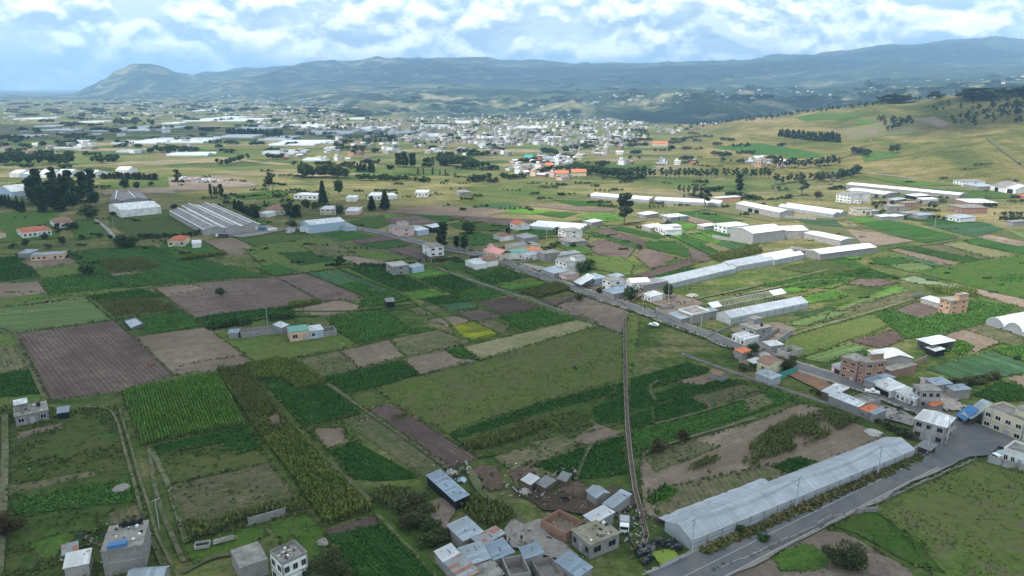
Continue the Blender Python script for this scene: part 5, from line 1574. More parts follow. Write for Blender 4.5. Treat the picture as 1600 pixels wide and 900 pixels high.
# ---- isolated farm in the middle left
H('dark little block shed at the left end of the long wall', '357,521 372,520 370,515', 2.5, 'block', 'shed', 'zinc_blue', name='shed', cat='shed', h2=2.7)
H('long roofless block range in the middle-left fields', '376,520 438,512 434,506', 2.5, 'block', 'walls', 'dirt')
S('tilted white roof at the right end of the roofless range', '427,507 440,512 437,504', 3.2, 'zinc_white', 'block')
H('peach house with a flat greenish roof in the middle-left fields', '453,520 483,516 474,508', 4.0, 'peach', 'slab', 'green_roof', '1:2:2', over=.1)
H('blue-white roofed rooms joined right of the peach house', '484,518 505,515 499,508', 3.4, 'blue_wall', 'shed', 'zinc_white', '1:2:0', h2=3.6)
H('roofless grey store at the right end of the peach house', '505,518 526,515 520,508', 2.6, 'block', 'walls', 'dirt')
S('lone dark field shed in the green plot', '604,472 616,471 614,467', 2.6, 'zinc_grey', 'dark')
# ---- upper right
H('white-roofed grey depot with dark gates below the tree row', '1150,318 1218,332 1227,327', 5.0, 'block_pale', 'gable', 'roof_white', name='warehouse', cat='warehouse', rise=1.5, door='0.35:5:3.4,0.5:5:3.4')
H('white plant office with dark ground-floor openings', '1116,350 1136,355 1164,350', 5.0, 'white', 'slab', 'roof_white', '2:3:0')
H('largest white gabled hall of the plant in the sunny fields', '1142,357 1177,365 1219,357', 7.0, 'block_pale', 'gable', 'roof_white', name='warehouse', cat='warehouse', rise=2.2, ridge='y')
H('lower white gabled hall behind the largest one', '1203,354 1222,361 1250,355', 5.4, 'block_pale', 'gable', 'roof_white', name='warehouse', cat='warehouse', rise=1.8, ridge='y')
S('small white roofed hut left of the plant office', '1089,351 1100,354 1112,350', 3.0, 'roof_white', 'block_pale')
H('long thin white shed right of the plant', '1256,364 1313,376 1325,371', 3.8, 'block_pale', 'gable', 'roof_white', name='shed', cat='shed', rise=.9)
H('long white barn with a row of dark vents pointing right', '1282,397 1370,386 1360,379', 4.0, 'block', 'gable', 'roof_white', name='barn', cat='barn', rise=1.2)
S('white sheet roof with an orange front beneath the eucalyptus trees', '1112,308 1120,310 1144,305', 3.2, 'zinc_white', 'orange_wall')
H('very long narrow white poultry house at the foot of the hill', '1322,288 1499,305 1502,301', 3.4, 'block', 'gable', 'roof_white', name='shed', cat='shed', rise=1.0)
H('shorter white poultry house in front of the very long one', '1322,297 1382,304 1386,299', 3.4, 'block', 'gable', 'roof_white', name='shed', cat='shed', rise=1.0)
H('white three-storey skeleton of a house with black openings', '1307,302 1330,305 1338,298', 7.5, 'white', 'slab', 'roof_slab', '3:4:1')
H('white pair of rooms right of the three-storey skeleton', '1331,311 1345,312 1350,308', 3.6, 'white', 'slab', 'roof_slab', '1:3:0')
S('left one of two white roofs on the lane below the poultry houses', '1414,304 1430,307 1437,303', 3.0, 'roof_white', 'dark')
S('right one of two white roofs, over grey posts, below the poultry houses', '1432,309 1442,312 1452,308', 3.4, 'roof_white', 'block_pale')
H('dark unfinished two-storey frame right of the lane', '1482,320 1503,325 1515,318', 5.0, 'brick', 'slab', 'roof_slab', '2:4:1', extra='bars')
H('brick walls with a long white ridge behind the dark unfinished frame', '1515,317 1560,317 1562,311', 3.2, 'brick', 'shed', 'zinc_white', name='house', h2=3.4)
H('white house with a veranda at the foot of the hill', '1490,281 1509,284 1513,279', 5.0, 'white', 'slab', 'roof_slab', '2:4:1')
S('flat grey yard roof right of the veranda house', '1506,288 1530,292 1538,288', 2.6, 'zinc', 'block')
H('left one of two cream barns with red doors at the hill foot', '1548,289 1568,293 1578,286', 5.0, 'white', 'gable', 'asbestos', name='barn', cat='barn', door='0.5:5:4')
H('right one of two cream barns, white roof, at the hill foot', '1570,293 1588,295 1597,289', 5.0, 'white', 'gable', 'roof_white', name='barn', cat='barn', door='0.5:5:4')
H('small brick hut with an orange roof at the right edge', '1588,304 1602,307 1612,303', 3.0, 'brick', 'shed', 'tile_orange', name='hut', cat='hut', h2=3.3)
H('house with a long pale blue porch beside the blue-green cabbages', '1478,337 1500,341 1508,336', 3.4, 'white', 'shed', 'zinc', '1:4:0', h2=3.7)
H('grey hut behind dark bushes near the right edge', '1572,345 1583,347 1588,342', 3.6, 'block', 'slab', 'roof_slab')
vil = (('1366,336 1377,339 1383,335', 'S', 'pale blue roof, nearest of the hamlet below the poultry houses'), ('1380,336 1393,339 1399,335', 'S', 'second pale blue roof of the hamlet, touching the nearest'), ('1379,320 1391,323 1397,318', 'H', 'brick and cream house in the middle of the hamlet'), ('1405,315 1414,317 1420,313', 'H', 'pink-brown house at the back of the hamlet'),
       ('1404,331 1418,334 1425,329', 'H', 'grey unfinished house by the hamlet bushes'), ('1424,334 1436,337 1441,332', 'S', 'rusty shed at the right side of the hamlet'), ('1327,324 1338,327 1346,322', 'H', 'grey ruin at the left side of the hamlet'), ('1345,329 1354,331 1360,327', 'S', 'low white shed between the ruin and the pale blue roofs'), ('1385,311 1398,313 1401,309', 'S', 'white canopy roof at the top of the hamlet'))
for q, k, l in vil:
    if k == 'S': S(l, q, 3.0, random.choice(['zinc', 'zinc_white', 'zinc_blue']), 'block')
    else: H(l, q, random.choice([3.2, 5.2]), random.choice(['block', 'brick', 'cream']), 'slab', 'roof_slab', '1:3:1')

# ------------------------------------------------------------------ greenhouses
def greenhouse(label, a, b, width, h=2.6, spans=1, rise=2.2, arch=False, mat='plastic', side='plastic_wall', ends=True, side_sign=1, group=None, bay=5.0, wavy=0.0, gutter=True):
    """a, b: ends of the near long base edge in the photo; spans lie beyond it"""
    A, B = PH(*a), PH(*b)
    ux = (B - A); L = ux.length; ux.normalize(); uy = Vector((-ux.y, ux.x, 0))
    if uy.y * side_sign < 0:
        A, B = B, A; ux = -ux; uy = -uy
    root = empty('greenhouse', A, math.atan2(ux.y, ux.x)); tag(root, label, 'greenhouse', group)
    sw = width / spans
    n = max(2, int(L / bay)); K = 8 if arch else 2
    rnd = random.Random(int(L * 10))
    def prof(t):
        if arch: return h + rise * math.sin(PI * t) ** 0.8
        return h + rise * (1 - abs(2 * t - 1))
    for s in range(spans):
        mb = MB()
        y0 = s * sw
        prev = None
        for i in range(n + 1):
            x = L * i / n
            row = []
            for k in range(K + 1):
                t = k / K
                z = prof(t) + (rnd.uniform(-wavy, wavy) if 0 < i < n else 0)
                row.append((x, y0 + 0.06 + (sw - .12) * t, z))
            if prev:
                for k in range(K):
                    mb.quad(prev[k], row[k], row[k + 1], prev[k + 1])
            prev = row
        mb.build('roof_sheet', [mat], root)
        if ends:
            for x, flip in ((0, 0), (L, 1)):
                mb = MB()
                v = [(x, y0 + .06, 0)] + [(x, y0 + .06 + (sw - .12) * k / K, prof(k / K)) for k in range(K + 1)] + [(x, y0 + sw - .06, 0)]
                k0 = len(mb.v); mb.v += v; f = tuple(range(k0, k0 + len(v))); mb.f.append(f if not flip else tuple(reversed(f))); mb.m.append(0)
                mb.build('end_wall', [side], root)
        # arches or rafters standing just proud of the sheet
        mb = MB()
        for i in range(0, n + 1, 1 if bay >= 4 else 2):
            x = L * i / n
            for k in range(K):
                p = (x, y0 + .06 + (sw - .12) * k / K, prof(k / K) + .03); q = (x, y0 + .06 + (sw - .12) * (k + 1) / K, prof((k + 1) / K) + .03)
                mb.tube(p, q, .04, .04, 4)
        for k in range(K + 1):
            p = (0, y0 + .06 + (sw - .12) * k / K, prof(k / K) + .03); mb.tube(p, (L, p[1], p[2]), .03, .03, 4)
        mb.build('frame', ['white'], root)
    mb = MB()
    mb.quad((0, 0, 0.5), (L, 0, 0.5), (L, 0, h), (0, 0, h)); mb.quad((L, width, 0.5), (0, width, 0.5), (0, width, h), (L, width, h))
    mb.build('side_wall', [side], root)
    mb = MB()
    for i in range(n + 1):
        x = L * i / n
        mb.box(x - .05, -.09, 0, x + .05, -.02, h + .1); mb.box(x - .05, width + .02, 0, x + .05, width + .09, h + .1)
    mb.box(0, -.07, h * .55, L, -.03, h * .55 + .06)
    mb.build('post', ['wood'], root)
    mb = MB(); mb.box(0, -.05, 0, L, -.01, .5); mb.build('curb', ['block'], root)
    return root, L
G1A, G1B = (1080, 861), (1428, 716)
g1, g1L = greenhouse('long single-ridge plastic greenhouse beside the asphalt road', G1A, G1B, 8.8, 2.7, 1, 1.7, wavy=0.10, bay=4.5)
# its lower sagging side aisle
w0 = MB(); rnd = random.Random(3)
prev = None
nn = 30
for i in range(nn + 1):
    x = g1L * (0.0 + 0.42 * i / nn); z = 2.3 + rnd.uniform(-.25, .2)
    row = [(x, 8.86, 2.6 + rnd.uniform(-.15, .1)), (x, 10.0, z + .3), (x, 11.2, z)]
    if prev:
        for k in range(2): w0.quad(prev[k], row[k], row[k + 1], prev[k + 1])
    prev = row
w0.build('side_aisle_sheet', ['plastic'], g1)
w0 = MB()
for i in range(nn + 1):
    x = g1L * 0.42 * i / nn; w0.box(x - .05, 11.15, 0, x + .05, 11.25, 2.3)
w0.box(0, 11.19, .5, g1L * .42, 11.22, 1.6, 0)
w0.build('side_aisle_frame', ['wood'], g1)

greenhouse('grey-blue twin-ridge greenhouse, nearest block of the long stepped row', (1047, 452), (1150, 427), 11, 3.0, 2, 1.3, mat='plastic')
greenhouse('grey-blue twin-ridge greenhouse, middle block of the long stepped row', (1151, 425), (1209, 414), 11.5, 3.2, 2, 1.4, mat='plastic')
greenhouse('whitest twin-ridge greenhouse, far block of the long stepped row', (1210, 415), (1256, 406), 13.5, 3.4, 2, 1.5, mat='plastic_white')
greenhouse('single-ridge greenhouse with half its frame bare, behind the block yard', (1142, 508), (1262, 483), 9, 3.2, 1, 2.0, mat='plastic')
# the stripped neighbour: bare hoops
A, B = PH(1113, 492), PH(1228, 468); ux = (B - A); L = ux.length; ux.normalize()
fr = empty('bare_greenhouse', A, math.atan2(ux.y, ux.x)); tag(fr, 'bare timber greenhouse frame stripped of plastic beside the covered one', 'greenhouse frame')
mb = MB()
for i in range(27):
    x = L * i / 26
    for y in (0, 6.4): mb.box(x - .09, y - .09, 0, x + .09, y + .09, 3.2)
    mb.tube((x, 0, 3.2), (x, 3.2, 4.8), .1, .1, 4); mb.tube((x, 3.2, 4.8), (x, 6.4, 3.2), .1, .1, 4)
for y, z in ((0, 3.2), (3.2, 4.8), (6.4, 3.2)): mb.tube((0, y, z), (L, y, z), .16, .16, 4)
mb.build('timber_frame', ['concrete_pale'], fr)
for q0, q1 in ((0, 6), (L - 9, L)):
    mb = MB(); mb.slab([(q0, 3.2, 4.95), (q0, 0, 3.3), (q1, 0, 3.3), (q1, 3.2, 4.95)], .05); mb.build('plastic_remnant', ['plastic_white'], fr)
# arched white houses at the right edge: their gables face the camera
A = PH(1540, 508); B = PH(1628, 534); C = PH(1592, 486)
d = (B - A); W_ = d.length; d.normalize(); n_ = Vector((-d.y, d.x, 0)); L_ = 46
r = empty('greenhouse', A, math.atan2(d.y, d.x)); tag(r, 'bright white greenhouse of joined arched tunnels at the right edge', 'greenhouse')
ns = 3; sw = W_ / ns
for s in range(ns):
    mb = MB(); mg = MB(); K = 12
    P0 = [(s * sw + sw * k / K, 0, 1.6 + 3.0 * math.sin(PI * k / K) ** .75) for k in range(K + 1)]
    for k in range(K):
        a, b = P0[k], P0[k + 1]
        mb.quad(a, b, (b[0], L_, b[2]), (a[0], L_, a[2]))
    mb.build('tunnel_sheet', ['plastic_white'], r, smooth=True)
    v = [(s * sw, .05, 0)] + [(p[0], .05, p[2] - .02) for p in P0] + [((s + 1) * sw, .05, 0)]
    mg.v += v; mg.f.append(tuple(reversed(range(len(v))))); mg.m.append(0)
    mg.build('end_wall', ['plastic_wall'], r)
    mr = MB()
    for k in range(K): mr.tube((P0[k][0], -.02, P0[k][2]), (P0[k + 1][0], -.02, P0[k + 1][2]), .14, .14, 4)
    mr.build('hoop', ['white'], r)
mb = MB(); mb.quad((0, L_, 0), (0, 0, 0), (0, 0, 1.6), (0, L_, 1.6)); mb.build('side_wall', ['plastic_white'], r)
greenhouse('left one of two pale tunnels in line on the olive pasture', (922, 310), (1014, 317), 12, 2.8, 2, 1.6, mat='plastic_white')
greenhouse('right one of two pale tunnels in line on the olive pasture', (1023, 317), (1126, 323), 12, 2.8, 2, 1.6, mat='plastic_white')
greenhouse('big pale greenhouse with a stepped end right of the white depot', (1215, 328), (1302, 341), 19, 3.2, 2, 1.6, mat='plastic_white')
greenhouse('wide flat plastic greenhouse beside the white house on the lane', (826, 358), (906, 364), 22, 2.4, 3, 1.0, mat='plastic_white')
# plastic-roofed blocks of the far plain
FG = """
45,197,92,199,first thin white greenhouse strip at the left
60,203,118,205,thin strip right behind the left tree belt
142,199,196,206,left half of the wide white sheet right of the wooded knoll
196,199,247,205,right half of the wide white sheet right of the wooded knoll
97,221,126,224,small grey-white block left of the belt trees
170,222,197,226,white block in the middle of the left plain
192,217,252,225,left part of the broadest white sheet of the left plain
254,217,318,224,right part of the broadest white sheet of the left plain
332,212,400,216,white strip at the dark cypress belt
402,214,455,220,white strip continuing right of the cypress belt
412,221,500,228,bright sheet right of the green meadow
250,240,326,244,low strip beyond the dry pasture
400,236,470,242,long white sheet left of the lone clump
470,250,502,252,small bright roof beyond the dry pasture
285,183,333,190,white block near the hamlet on the left
336,186,398,190,white block right of the hamlet on the left
510,221,537,225,small white block left of the tall trees
470,206,545,211,long sheet in front of the town hill
548,200,600,206,pale sheet at the foot of the town
645,210,695,214,bright sheet beside the dark cypress block
620,216,655,219,thin sheet below the cypress block
600,205,645,209,pale strip left of the bright sheet
745,225,790,229,white strip left of the teal roof
750,215,800,219,pale strip above the teal roof
505,231,530,234,tiny sheet among the meadow plots
430,196,500,200,distant strip before the hill town
360,200,425,203,distant strip behind the cypress belt
5,212,55,215,grey sheet at the left edge of the plain
80,230,130,233,grey nets left of the dark hedge trees
180,236,222,239,white strip behind the hedge trees
700,190,748,193,white strip on the slope right of the town
655,196,700,199,pale strip in the centre of the town
800,198,848,201,long roof strip at the town edge
835,215,880,218,white strip at the right side of the town
20,185,70,187,far strip under the blue hills
120,190,160,192,far strip left of the wooded knoll
250,192,282,194,far strip right of the wooded knoll
300,172,345,174,very far strip on the plain
540,185,572,187,thin strip below the ravine
"""
for ln in FG.strip().splitlines():
    x0, y0, x1, y1, lb = ln.split(',')
    a, b = G(float(x0), float(y1)), G(float(x1), float(y1))
    back = G((float(x0) + float(x1)) / 2, float(y0))
    dep = max(25, back.y - (a.y + b.y) / 2)
    ux = b - a; L = Vector((ux.x, ux.y, 0)).length
    rz = math.atan2(ux.y, ux.x)
    n = max(3, int(dep / 14)); sw = dep / n
    mb = MB(); rr = random.Random(lb)
    for s in range(n):
        x0_, x1_ = rr.uniform(0, .14) * L, L * (1 - rr.uniform(0, .16)); y_ = s * sw; sw2 = sw * rr.choice((.97, .97, .8))
        z0 = -1.0
        mb.quad((x0_, y_, z0), (x1_, y_, z0), (x1_, y_, 1.8), (x0_, y_, 1.8)); mb.quad((x1_, y_ + sw2, z0), (x0_, y_ + sw2, z0), (x0_, y_ + sw2, 1.8), (x1_, y_ + sw2, 1.8))
        mb.quad((x0_, y_, 1.8), (x1_, y_, 1.8), (x1_, y_ + sw2 / 2, 3.4), (x0_, y_ + sw2 / 2, 3.4)); mb.quad((x0_, y_ + sw2 / 2, 3.4), (x1_, y_ + sw2 / 2, 3.4), (x1_, y_ + sw2, 1.8), (x0_, y_ + sw2, 1.8))
        for xx in (x0_, x1_):
            mb.tri((xx, y_, 3), (xx, y_ + sw2, 1.8), (xx, y_ + sw2 / 2, 3.4)); mb.quad((xx, y_, z0), (xx, y_ + sw2, z0), (xx, y_ + sw2, 1.8), (xx, y_, 3))
    o = mb.build('greenhouse', [rr.choice(['plastic_far', 'plastic_far', 'plastic_far2']) if 'plastic_far' in MATS else 'plastic_white'], None, a, rz)
    tag(o, 'greenhouse block: ' + lb, 'greenhouse', 'distant greenhouses on the plain')

# ------------------------------------------------------------------ poles and wires
def pole(x, y, hgt, label, arms=2, r=0.14, group='electricity poles'):
    p = PH(x, y)
    root = empty('electricity_pole', p, R(-35)); tag(root, label, 'electricity pole', group)
    mb = MB(); mb.tube((0, 0, 0), (0, 0, hgt), r * 1.25, r * .7, 8); mb.build('pole', ['pole_grey'], root)
    mb = MB()
    for k in range(arms):
        z = hgt - .25 - k * 1.3
        mb.box(-.05, -1.1, z - .06, .05, 1.1, z + .06)
        mb.tube((0, 0, z - .7), (0, .8, z - .06), .025, .025, 4)
    mb.build('crossarm', ['metal_grey'], root)
    for k in range(arms):
        z = hgt - .25 - k * 1.3
        for yy in (-1, -.4, .4, 1):
            im = MB(); im.tube((0, yy, z + .06), (0, yy, z + .28), .05, .035, 6); im.build('insulator', ['dark'], root)
    return p, hgt
PL = [pole(1081, 866, 9.0, 'near grey pole with crossarms at the front corner of the long greenhouse'), pole(1243, 799, 9.0, 'grey pole with crossarms halfway along the long greenhouse'),
      pole(1371, 745, 9.0, 'grey pole at the far third of the long greenhouse'), pole(1448, 711, 9.0, 'grey pole near the junction house')]
mb = MB()
for i in range(len(PL) - 1):
    (p, hp), (q, hq) = PL[i], PL[i + 1]
    for off in (-1, -.4, .4, 1):
        last = None
        for k in range(13):
            t = k / 12
            c = p.lerp(q, t) + Vector((off * .55, off * .8, hp - .05 - 1.3 * 4 * t * (1 - t)))
            if last: mb.tube(last, c, .022, .022, 3)
            last = c
o = mb.build('overhead_wires', ['dark']); tag(o, 'thin sagging wires strung between the poles by the long greenhouse', 'wires')
for i, (x, y, hh, lb) in enumerate(((1095, 516, 8, 'pole beside the road above the bare verge'), (1158, 537, 8, 'pole at the verge of the pale porch house'), (1044, 473, 9, 'tall thin white pole in the dirt yard'), (1004, 491, 7, 'short pole across the road from the dirt yard'),
        (854, 372, 9, 'white pole in front of the wide plastic greenhouse'), (908, 367, 9, 'white pole on the side lane by the house'), (674, 410, 9, 'lone white pole at the field corner'), (178, 358, 9, 'white pole in the lawn below the yellowed factory roof'), (1278, 322, 9, 'white pole in front of the big pale greenhouse'),
        (1460, 356, 9, 'lone white pole in the blue-green cabbages'), (1160, 342, 11, 'tall pole with a small flag by the plant office'), (1087, 350, 9, 'white pole left of the small white hut'), (1227, 560, 8, 'pole behind the roofless ruin'), (1318, 588, 8, 'pole in front of the red-brick wing'), (249, 827, 8, 'wooden pole leaning by the grass track'),
        (1477, 697, 8, 'pole at the corner of the junction house'), (1545, 672, 8, 'pole on the pavement of the cream building'), (418, 507, 8, 'thin pole behind the roofless range'), (1370, 325, 8, 'pole in the hamlet'), (733, 420, 8, 'pole by the low roadside roofs'))):
    pole(x, y, hh, lb, arms=1, r=.11)

# ------------------------------------------------------------------ vehicles
def car(x, y, rz, paint, label, L=4.3, pickup=False, z=0.62):
    p = PH(x, y); root = empty('parked_car', (p.x, p.y, z), rz); tag(root, label, 'car')
    W = 1.75
    prof = [(0, .35), (0, .75), (.25, .88), (1.1, .95), (1.75, 1.42), (3.1, 1.45), (3.75, 1.0), (4.25, .92), (4.3, .38)]
    if pickup: prof = [(0, .4), (0, .85), (.9, 1.0), (1.3, 1.05), (1.8, 1.6), (2.7, 1.6), (2.85, 1.0), (4.6, 1.0), (4.6, .45)]
    def hull(pr, w, z0=0):
        mb = MB(); n = len(pr)
        mb.v += [(a, -w / 2, b) for a, b in pr] + [(a, w / 2, b) for a, b in pr]
        mb.f.append(tuple(range(n))); mb.f.append(tuple(reversed(range(n, 2 * n)))); mb.m += [0, 0]
        for i in range(n):
            j = (i + 1) % n; mb.f.append((i, n + i, n + j, j)); mb.m.append(0)
        return mb
    hull(prof, W).build('body', [paint], root)
    mb = MB()
    x0, x1 = (1.35, 3.55) if not pickup else (1.4, 2.78)
    for s in (-1, 1): mb.box(x0 + .45, s * (W / 2) - .01 if s > 0 else -W / 2 - .02, 1.0, x1 - .35, s * (W / 2) + .02 if s > 0 else -W / 2 + .01, 1.36)
    mb.build('side_window', ['glass'], root)
    mb = MB(); mb.slab([(1.18, -.72, .99), (1.18, .72, .99), (1.74, .66, 1.435), (1.74, -.66, 1.435)], .03); mb.build('windscreen', ['glass'], root)
    for wx in (.8, prof[-1][0] - .85):
        for s in (-1, 1):
            wm = MB(); wm.tube((wx, s * (W / 2 - .2), .32), (wx, s * (W / 2 + .02), .32), .33, .33, 14); w_ = wm.build('wheel', ['black_plastic'], root)
            rm_ = MB(); rm_.tube((wx, s * (W / 2 + .02), .32), (wx, s * (W / 2 + .035), .32), .19, .19, 10); rm_.build('rim', ['metal_grey'], w_)
    for s in (-1, 1):
        hmb = MB(); hmb.box(-.015, s * .62 - .16, .62, .02, s * .62 + .16, .76); hmb.build('headlight', ['white'], root)
car(1014, 510, R(-28), 'car_white', 'white car standing on the grass beside the road')
car(1374, 619, R(155), 'car_white', 'white pickup parked by the roadside house with the dark garage', pickup=True)
car(1466, 611, R(20), 'car_dark', 'dark car in the yard behind the cream two-storey house')
def truck(x, y, rz, label, box='metal_grey', L=6.5, z=0.0):
    p = PH(x, y); root = empty('truck', (p.x, p.y, z), rz); tag(root, label, 'truck')
    mb = MB(); mb.box(0, -1.05, .7, 1.6, 1.05, 2.3); mb.build('cab', ['car_white'], root)
    mb = MB(); mb.box(-.02, -.9, 1.4, .02, .9, 2.1); mb.build('windscreen', ['glass'], root)
    mb = MB(); mb.box(1.7, -1.15, .9, L, 1.15, 2.6); mb.build('cargo_box', [box], root)
    for wx in (.8, L - 1.2):
        for s in (-1, 1):
            wm = MB(); wm.tube((wx, s * .8, .45), (wx, s * 1.08, .45), .45, .45, 14); wm.build('wheel', ['black_plastic'], root)
truck(1553, 722, R(18), 'white truck with a blue box standing before the small white house', 'blue_wall', 5.5)
truck(640, 358, R(-5), 'long blue and white truck in the yard at the lane', 'blue_tarp', 9)
truck(975, 836, R(80), 'old white van on the grass beside the irrigation channel', 'metal_grey', 4.2)
truck(400, 360, R(0), 'blue truck outside the factory halls', 'blue_tarp', 7)
truck(338, 371, R(5), 'dark lorry at the gate of the nearest factory hall', 'car_dark', 8)
truck(420, 362, R(0), 'white van on the factory road right of the blue truck', 'white', 6)

# ------------------------------------------------------------------ people and animals
def skin_body(name, verts, edges, radii, mat):
    me = bpy.data.meshes.new(name); me.from_pydata(verts, edges, [])
    o = bpy.data.objects.new(name, me); COL.objects.link(o)
    m = o.modifiers.new('skin', 'SKIN'); s = o.modifiers.new('sub', 'SUBSURF'); s.levels = s.render_levels = 1
    for v, r_ in zip(me.skin_vertices[0].data, radii): v.radius = (r_, r_)
    me.skin_vertices[0].data[0].use_root = True
    dg = bpy.context.evaluated_depsgraph_get(); ev = o.evaluated_get(dg)
    m2 = bpy.data.meshes.new_from_object(ev); m2.name = name
    bpy.data.objects.remove(o)
    m2.materials.clear(); m2.materials.append(MATS[mat])
    return m2
PV = [(0, 0, .95), (0, 0, 1.2), (0, 0, 1.42), (0, .02, 1.52), (0, .03, 1.64), (0, .03, 1.74), (.2, 0, 1.4), (.27, .08, 1.13), (.26, .22, .92), (-.2, 0, 1.4), (-.28, .05, 1.13), (-.27, .15, .88), (.1, .05, .5), (.12, 0, .08), (.12, .14, .03), (-.1, -.05, .5), (-.12, -.12, .08), (-.12, .02, .03)]
PE = [(0, 1), (1, 2), (2, 3), (3, 4), (4, 5), (2, 6), (6, 7), (7, 8), (2, 9), (9, 10), (10, 11), (0, 12), (12, 13), (13, 14), (0, 15), (15, 16), (16, 17)]
PR = [.16, .15, .14, .06, .1, .09, .07, .05, .04, .07, .05, .04, .085, .05, .05, .085, .05, .05]
pm = skin_body('person', PV, PE, PR, 'cloth_blue')
pm2 = pm.copy(); pm2.materials.clear(); pm2.materials.append(MATS['cloth_red'])
for x, y, me, lb in ((232, 575, pm2, 'person in dark red working in the big ploughed field'), (590, 486, pm, 'left one of two people standing on the field path'), (584, 487, pm, 'right-hand walker of the two people on the field path'), (1026, 498, pm, 'person in dark clothes walking at the roadside')):
    p = PH(x, y); o = link('person', me, None, (p.x, p.y, .3), random.uniform(0, 6)); tag(o, lb, 'person')
CV = [(0, 0, 1.05), (.6, 0, 1.1), (1.05, 0, 1.25), (1.35, 0, 1.35), (1.65, 0, 1.15), (-.6, 0, 1.1), (-.75, 0, .6), (.65, .2, .6), (.62, .2, .05), (.65, -.2, .6), (.7, -.2, .05), (-.5, .2, .7), (-.62, .2, .38), (-.55, .2, .05), (-.5, -.2, .7), (-.6, -.2, .38), (-.5, -.2, .05)]
CE = [(0, 1), (1, 2), (2, 3), (3, 4), (0, 5), (5, 6), (1, 7), (7, 8), (1, 9), (9, 10), (5, 11), (11, 12), (12, 13), (5, 14), (14, 15), (15, 16)]
CR = [.36, .32, .2, .16, .09, .3, .04, .1, .06, .1, .06, .14, .08, .06, .14, .08, .06]
cm = skin_body('cow', CV, CE, CR, 'hide_black'); cm2 = cm.copy(); cm2.materials.clear(); cm2.materials.append(MATS['hide_brown'])
for x, y, me, lb, rz in ((884, 786, cm, 'black cow standing in the muddy pen', 3.3), (238, 576, cm2, 'draught animal beside the person in dark red', .4), (755, 767, cm, 'dark calf by the round brown heap', 1.2), (899, 580, cm, 'dark cow by the far hedge of the big pasture', 2), (850, 786, cm2, 'brown calf left of the black cow', 1), (72, 476, cm, 'black cow on the bare strip left of the pale green field', .2)):
    p = PH(x, y); o = link('cow', me, None, (p.x, p.y, .45), rz); tag(o, lb, 'cow')
    if 'calf' in lb: o.scale = (.65, .65, .65)

# ------------------------------------------------------------------ walls, fences, heaps
def wall(a, b, h, label, mat='block', t=.2, name='boundary_wall', cat='wall', broken=0.0):
    A, B = PH(*a), PH(*b); d = B - A; L = d.length
    root = empty(name, A, math.atan2(d.y, d.x)); tag(root, label, cat)
    mb = MB(); n = max(1, int(L / 3)); rr = random.Random(label)
    for i in range(n):
        hh = h * (1 - broken * rr.random())
        mb.box(L * i / n + .14, -t / 2, 0, L * (i + 1) / n - .14, t / 2, hh)
    mb.build('wall_panel', [mat], root)
    for i in range(n + 1):
        mb = MB(); mb.box(L * i / n - .14, -t / 2 - .03, 0, L * i / n + .14, t / 2 + .03, h + .12); mb.build('pillar', ['concrete'], root)
wall((389, 822), (446, 806), 2.2, 'free-standing block wall at the top of the lawn by the terrace house')
wall((1107, 897), (1191, 864), .9, 'low crumbling roadside wall opposite the front of the greenhouse', 'rubble', broken=.6)
wall((1185, 866), (1275, 826), 1.3, 'low grey roadside wall before the dry plot', 'block', broken=.3)
wall((1275, 826), (1300, 812), 1.6, 'concrete corner wall by the gap in the roadside', 'block')
wall((1300, 812), (1337, 803), 1.3, 'broken dark wall at the gate of the lower pasture', 'concrete', broken=.6)
wall((1337, 803), (1370, 800), 1.7, 'wall stub turning into the lower pasture', 'block', broken=.4)
wall((1367, 788), (1524, 718), .8, 'thin line of posts and low wall along the lower pasture', 'concrete', broken=.8, name='roadside_fence', cat='fence')
wall((1543, 722), (1612, 742), 2.2, 'white patched wall under the small white house', 'concrete_pale')
wall((1216, 593), (1245, 582), 2.3, 'teal painted board fence beside the dark trees', 'teal', t=.08, name='board_fence', cat='fence')
wall((1391, 592), (1446, 565), 2.4, 'red-brick wall running back from the patio roof', 'brick')
wall((1420, 468), (1440, 461), 1.8, 'pale netting fence left of the long low white shed', 'block_pale', t=.06, name='net_fence', cat='fence')
wall((1234, 389), (1282, 397), 2.0, 'pale wall at the left end of the long white barn', 'block_pale')
wall((1113, 372), (1176, 383), 2.4, 'pale compound wall below the plant office', 'block_pale')
wall((1225, 341), (1275, 344), 2.2, 'pale wall between the depot and the big greenhouse', 'block_pale')
wall((780, 405), (806, 414), 1.8, 'grey wall along the road in front of the church block')
wall((806, 414), (850, 402), 1.8, 'grey wall turning back from the road at the church block')
wall((1204, 545), (1190, 550), 1.4, 'stub of wall left of the half-ruined house')
wall((1105, 528), (1142, 512), 1.2, 'low wall beside the green patch by the greenhouse gable', 'block')
wall((1320, 349), (1341, 354), 1.0, 'low stone wall at the sunny dry plot', 'rubble', broken=.5)
wall((1000, 868), (1022, 862), 1.5, 'concrete end wall of the irrigation channel', 'block')

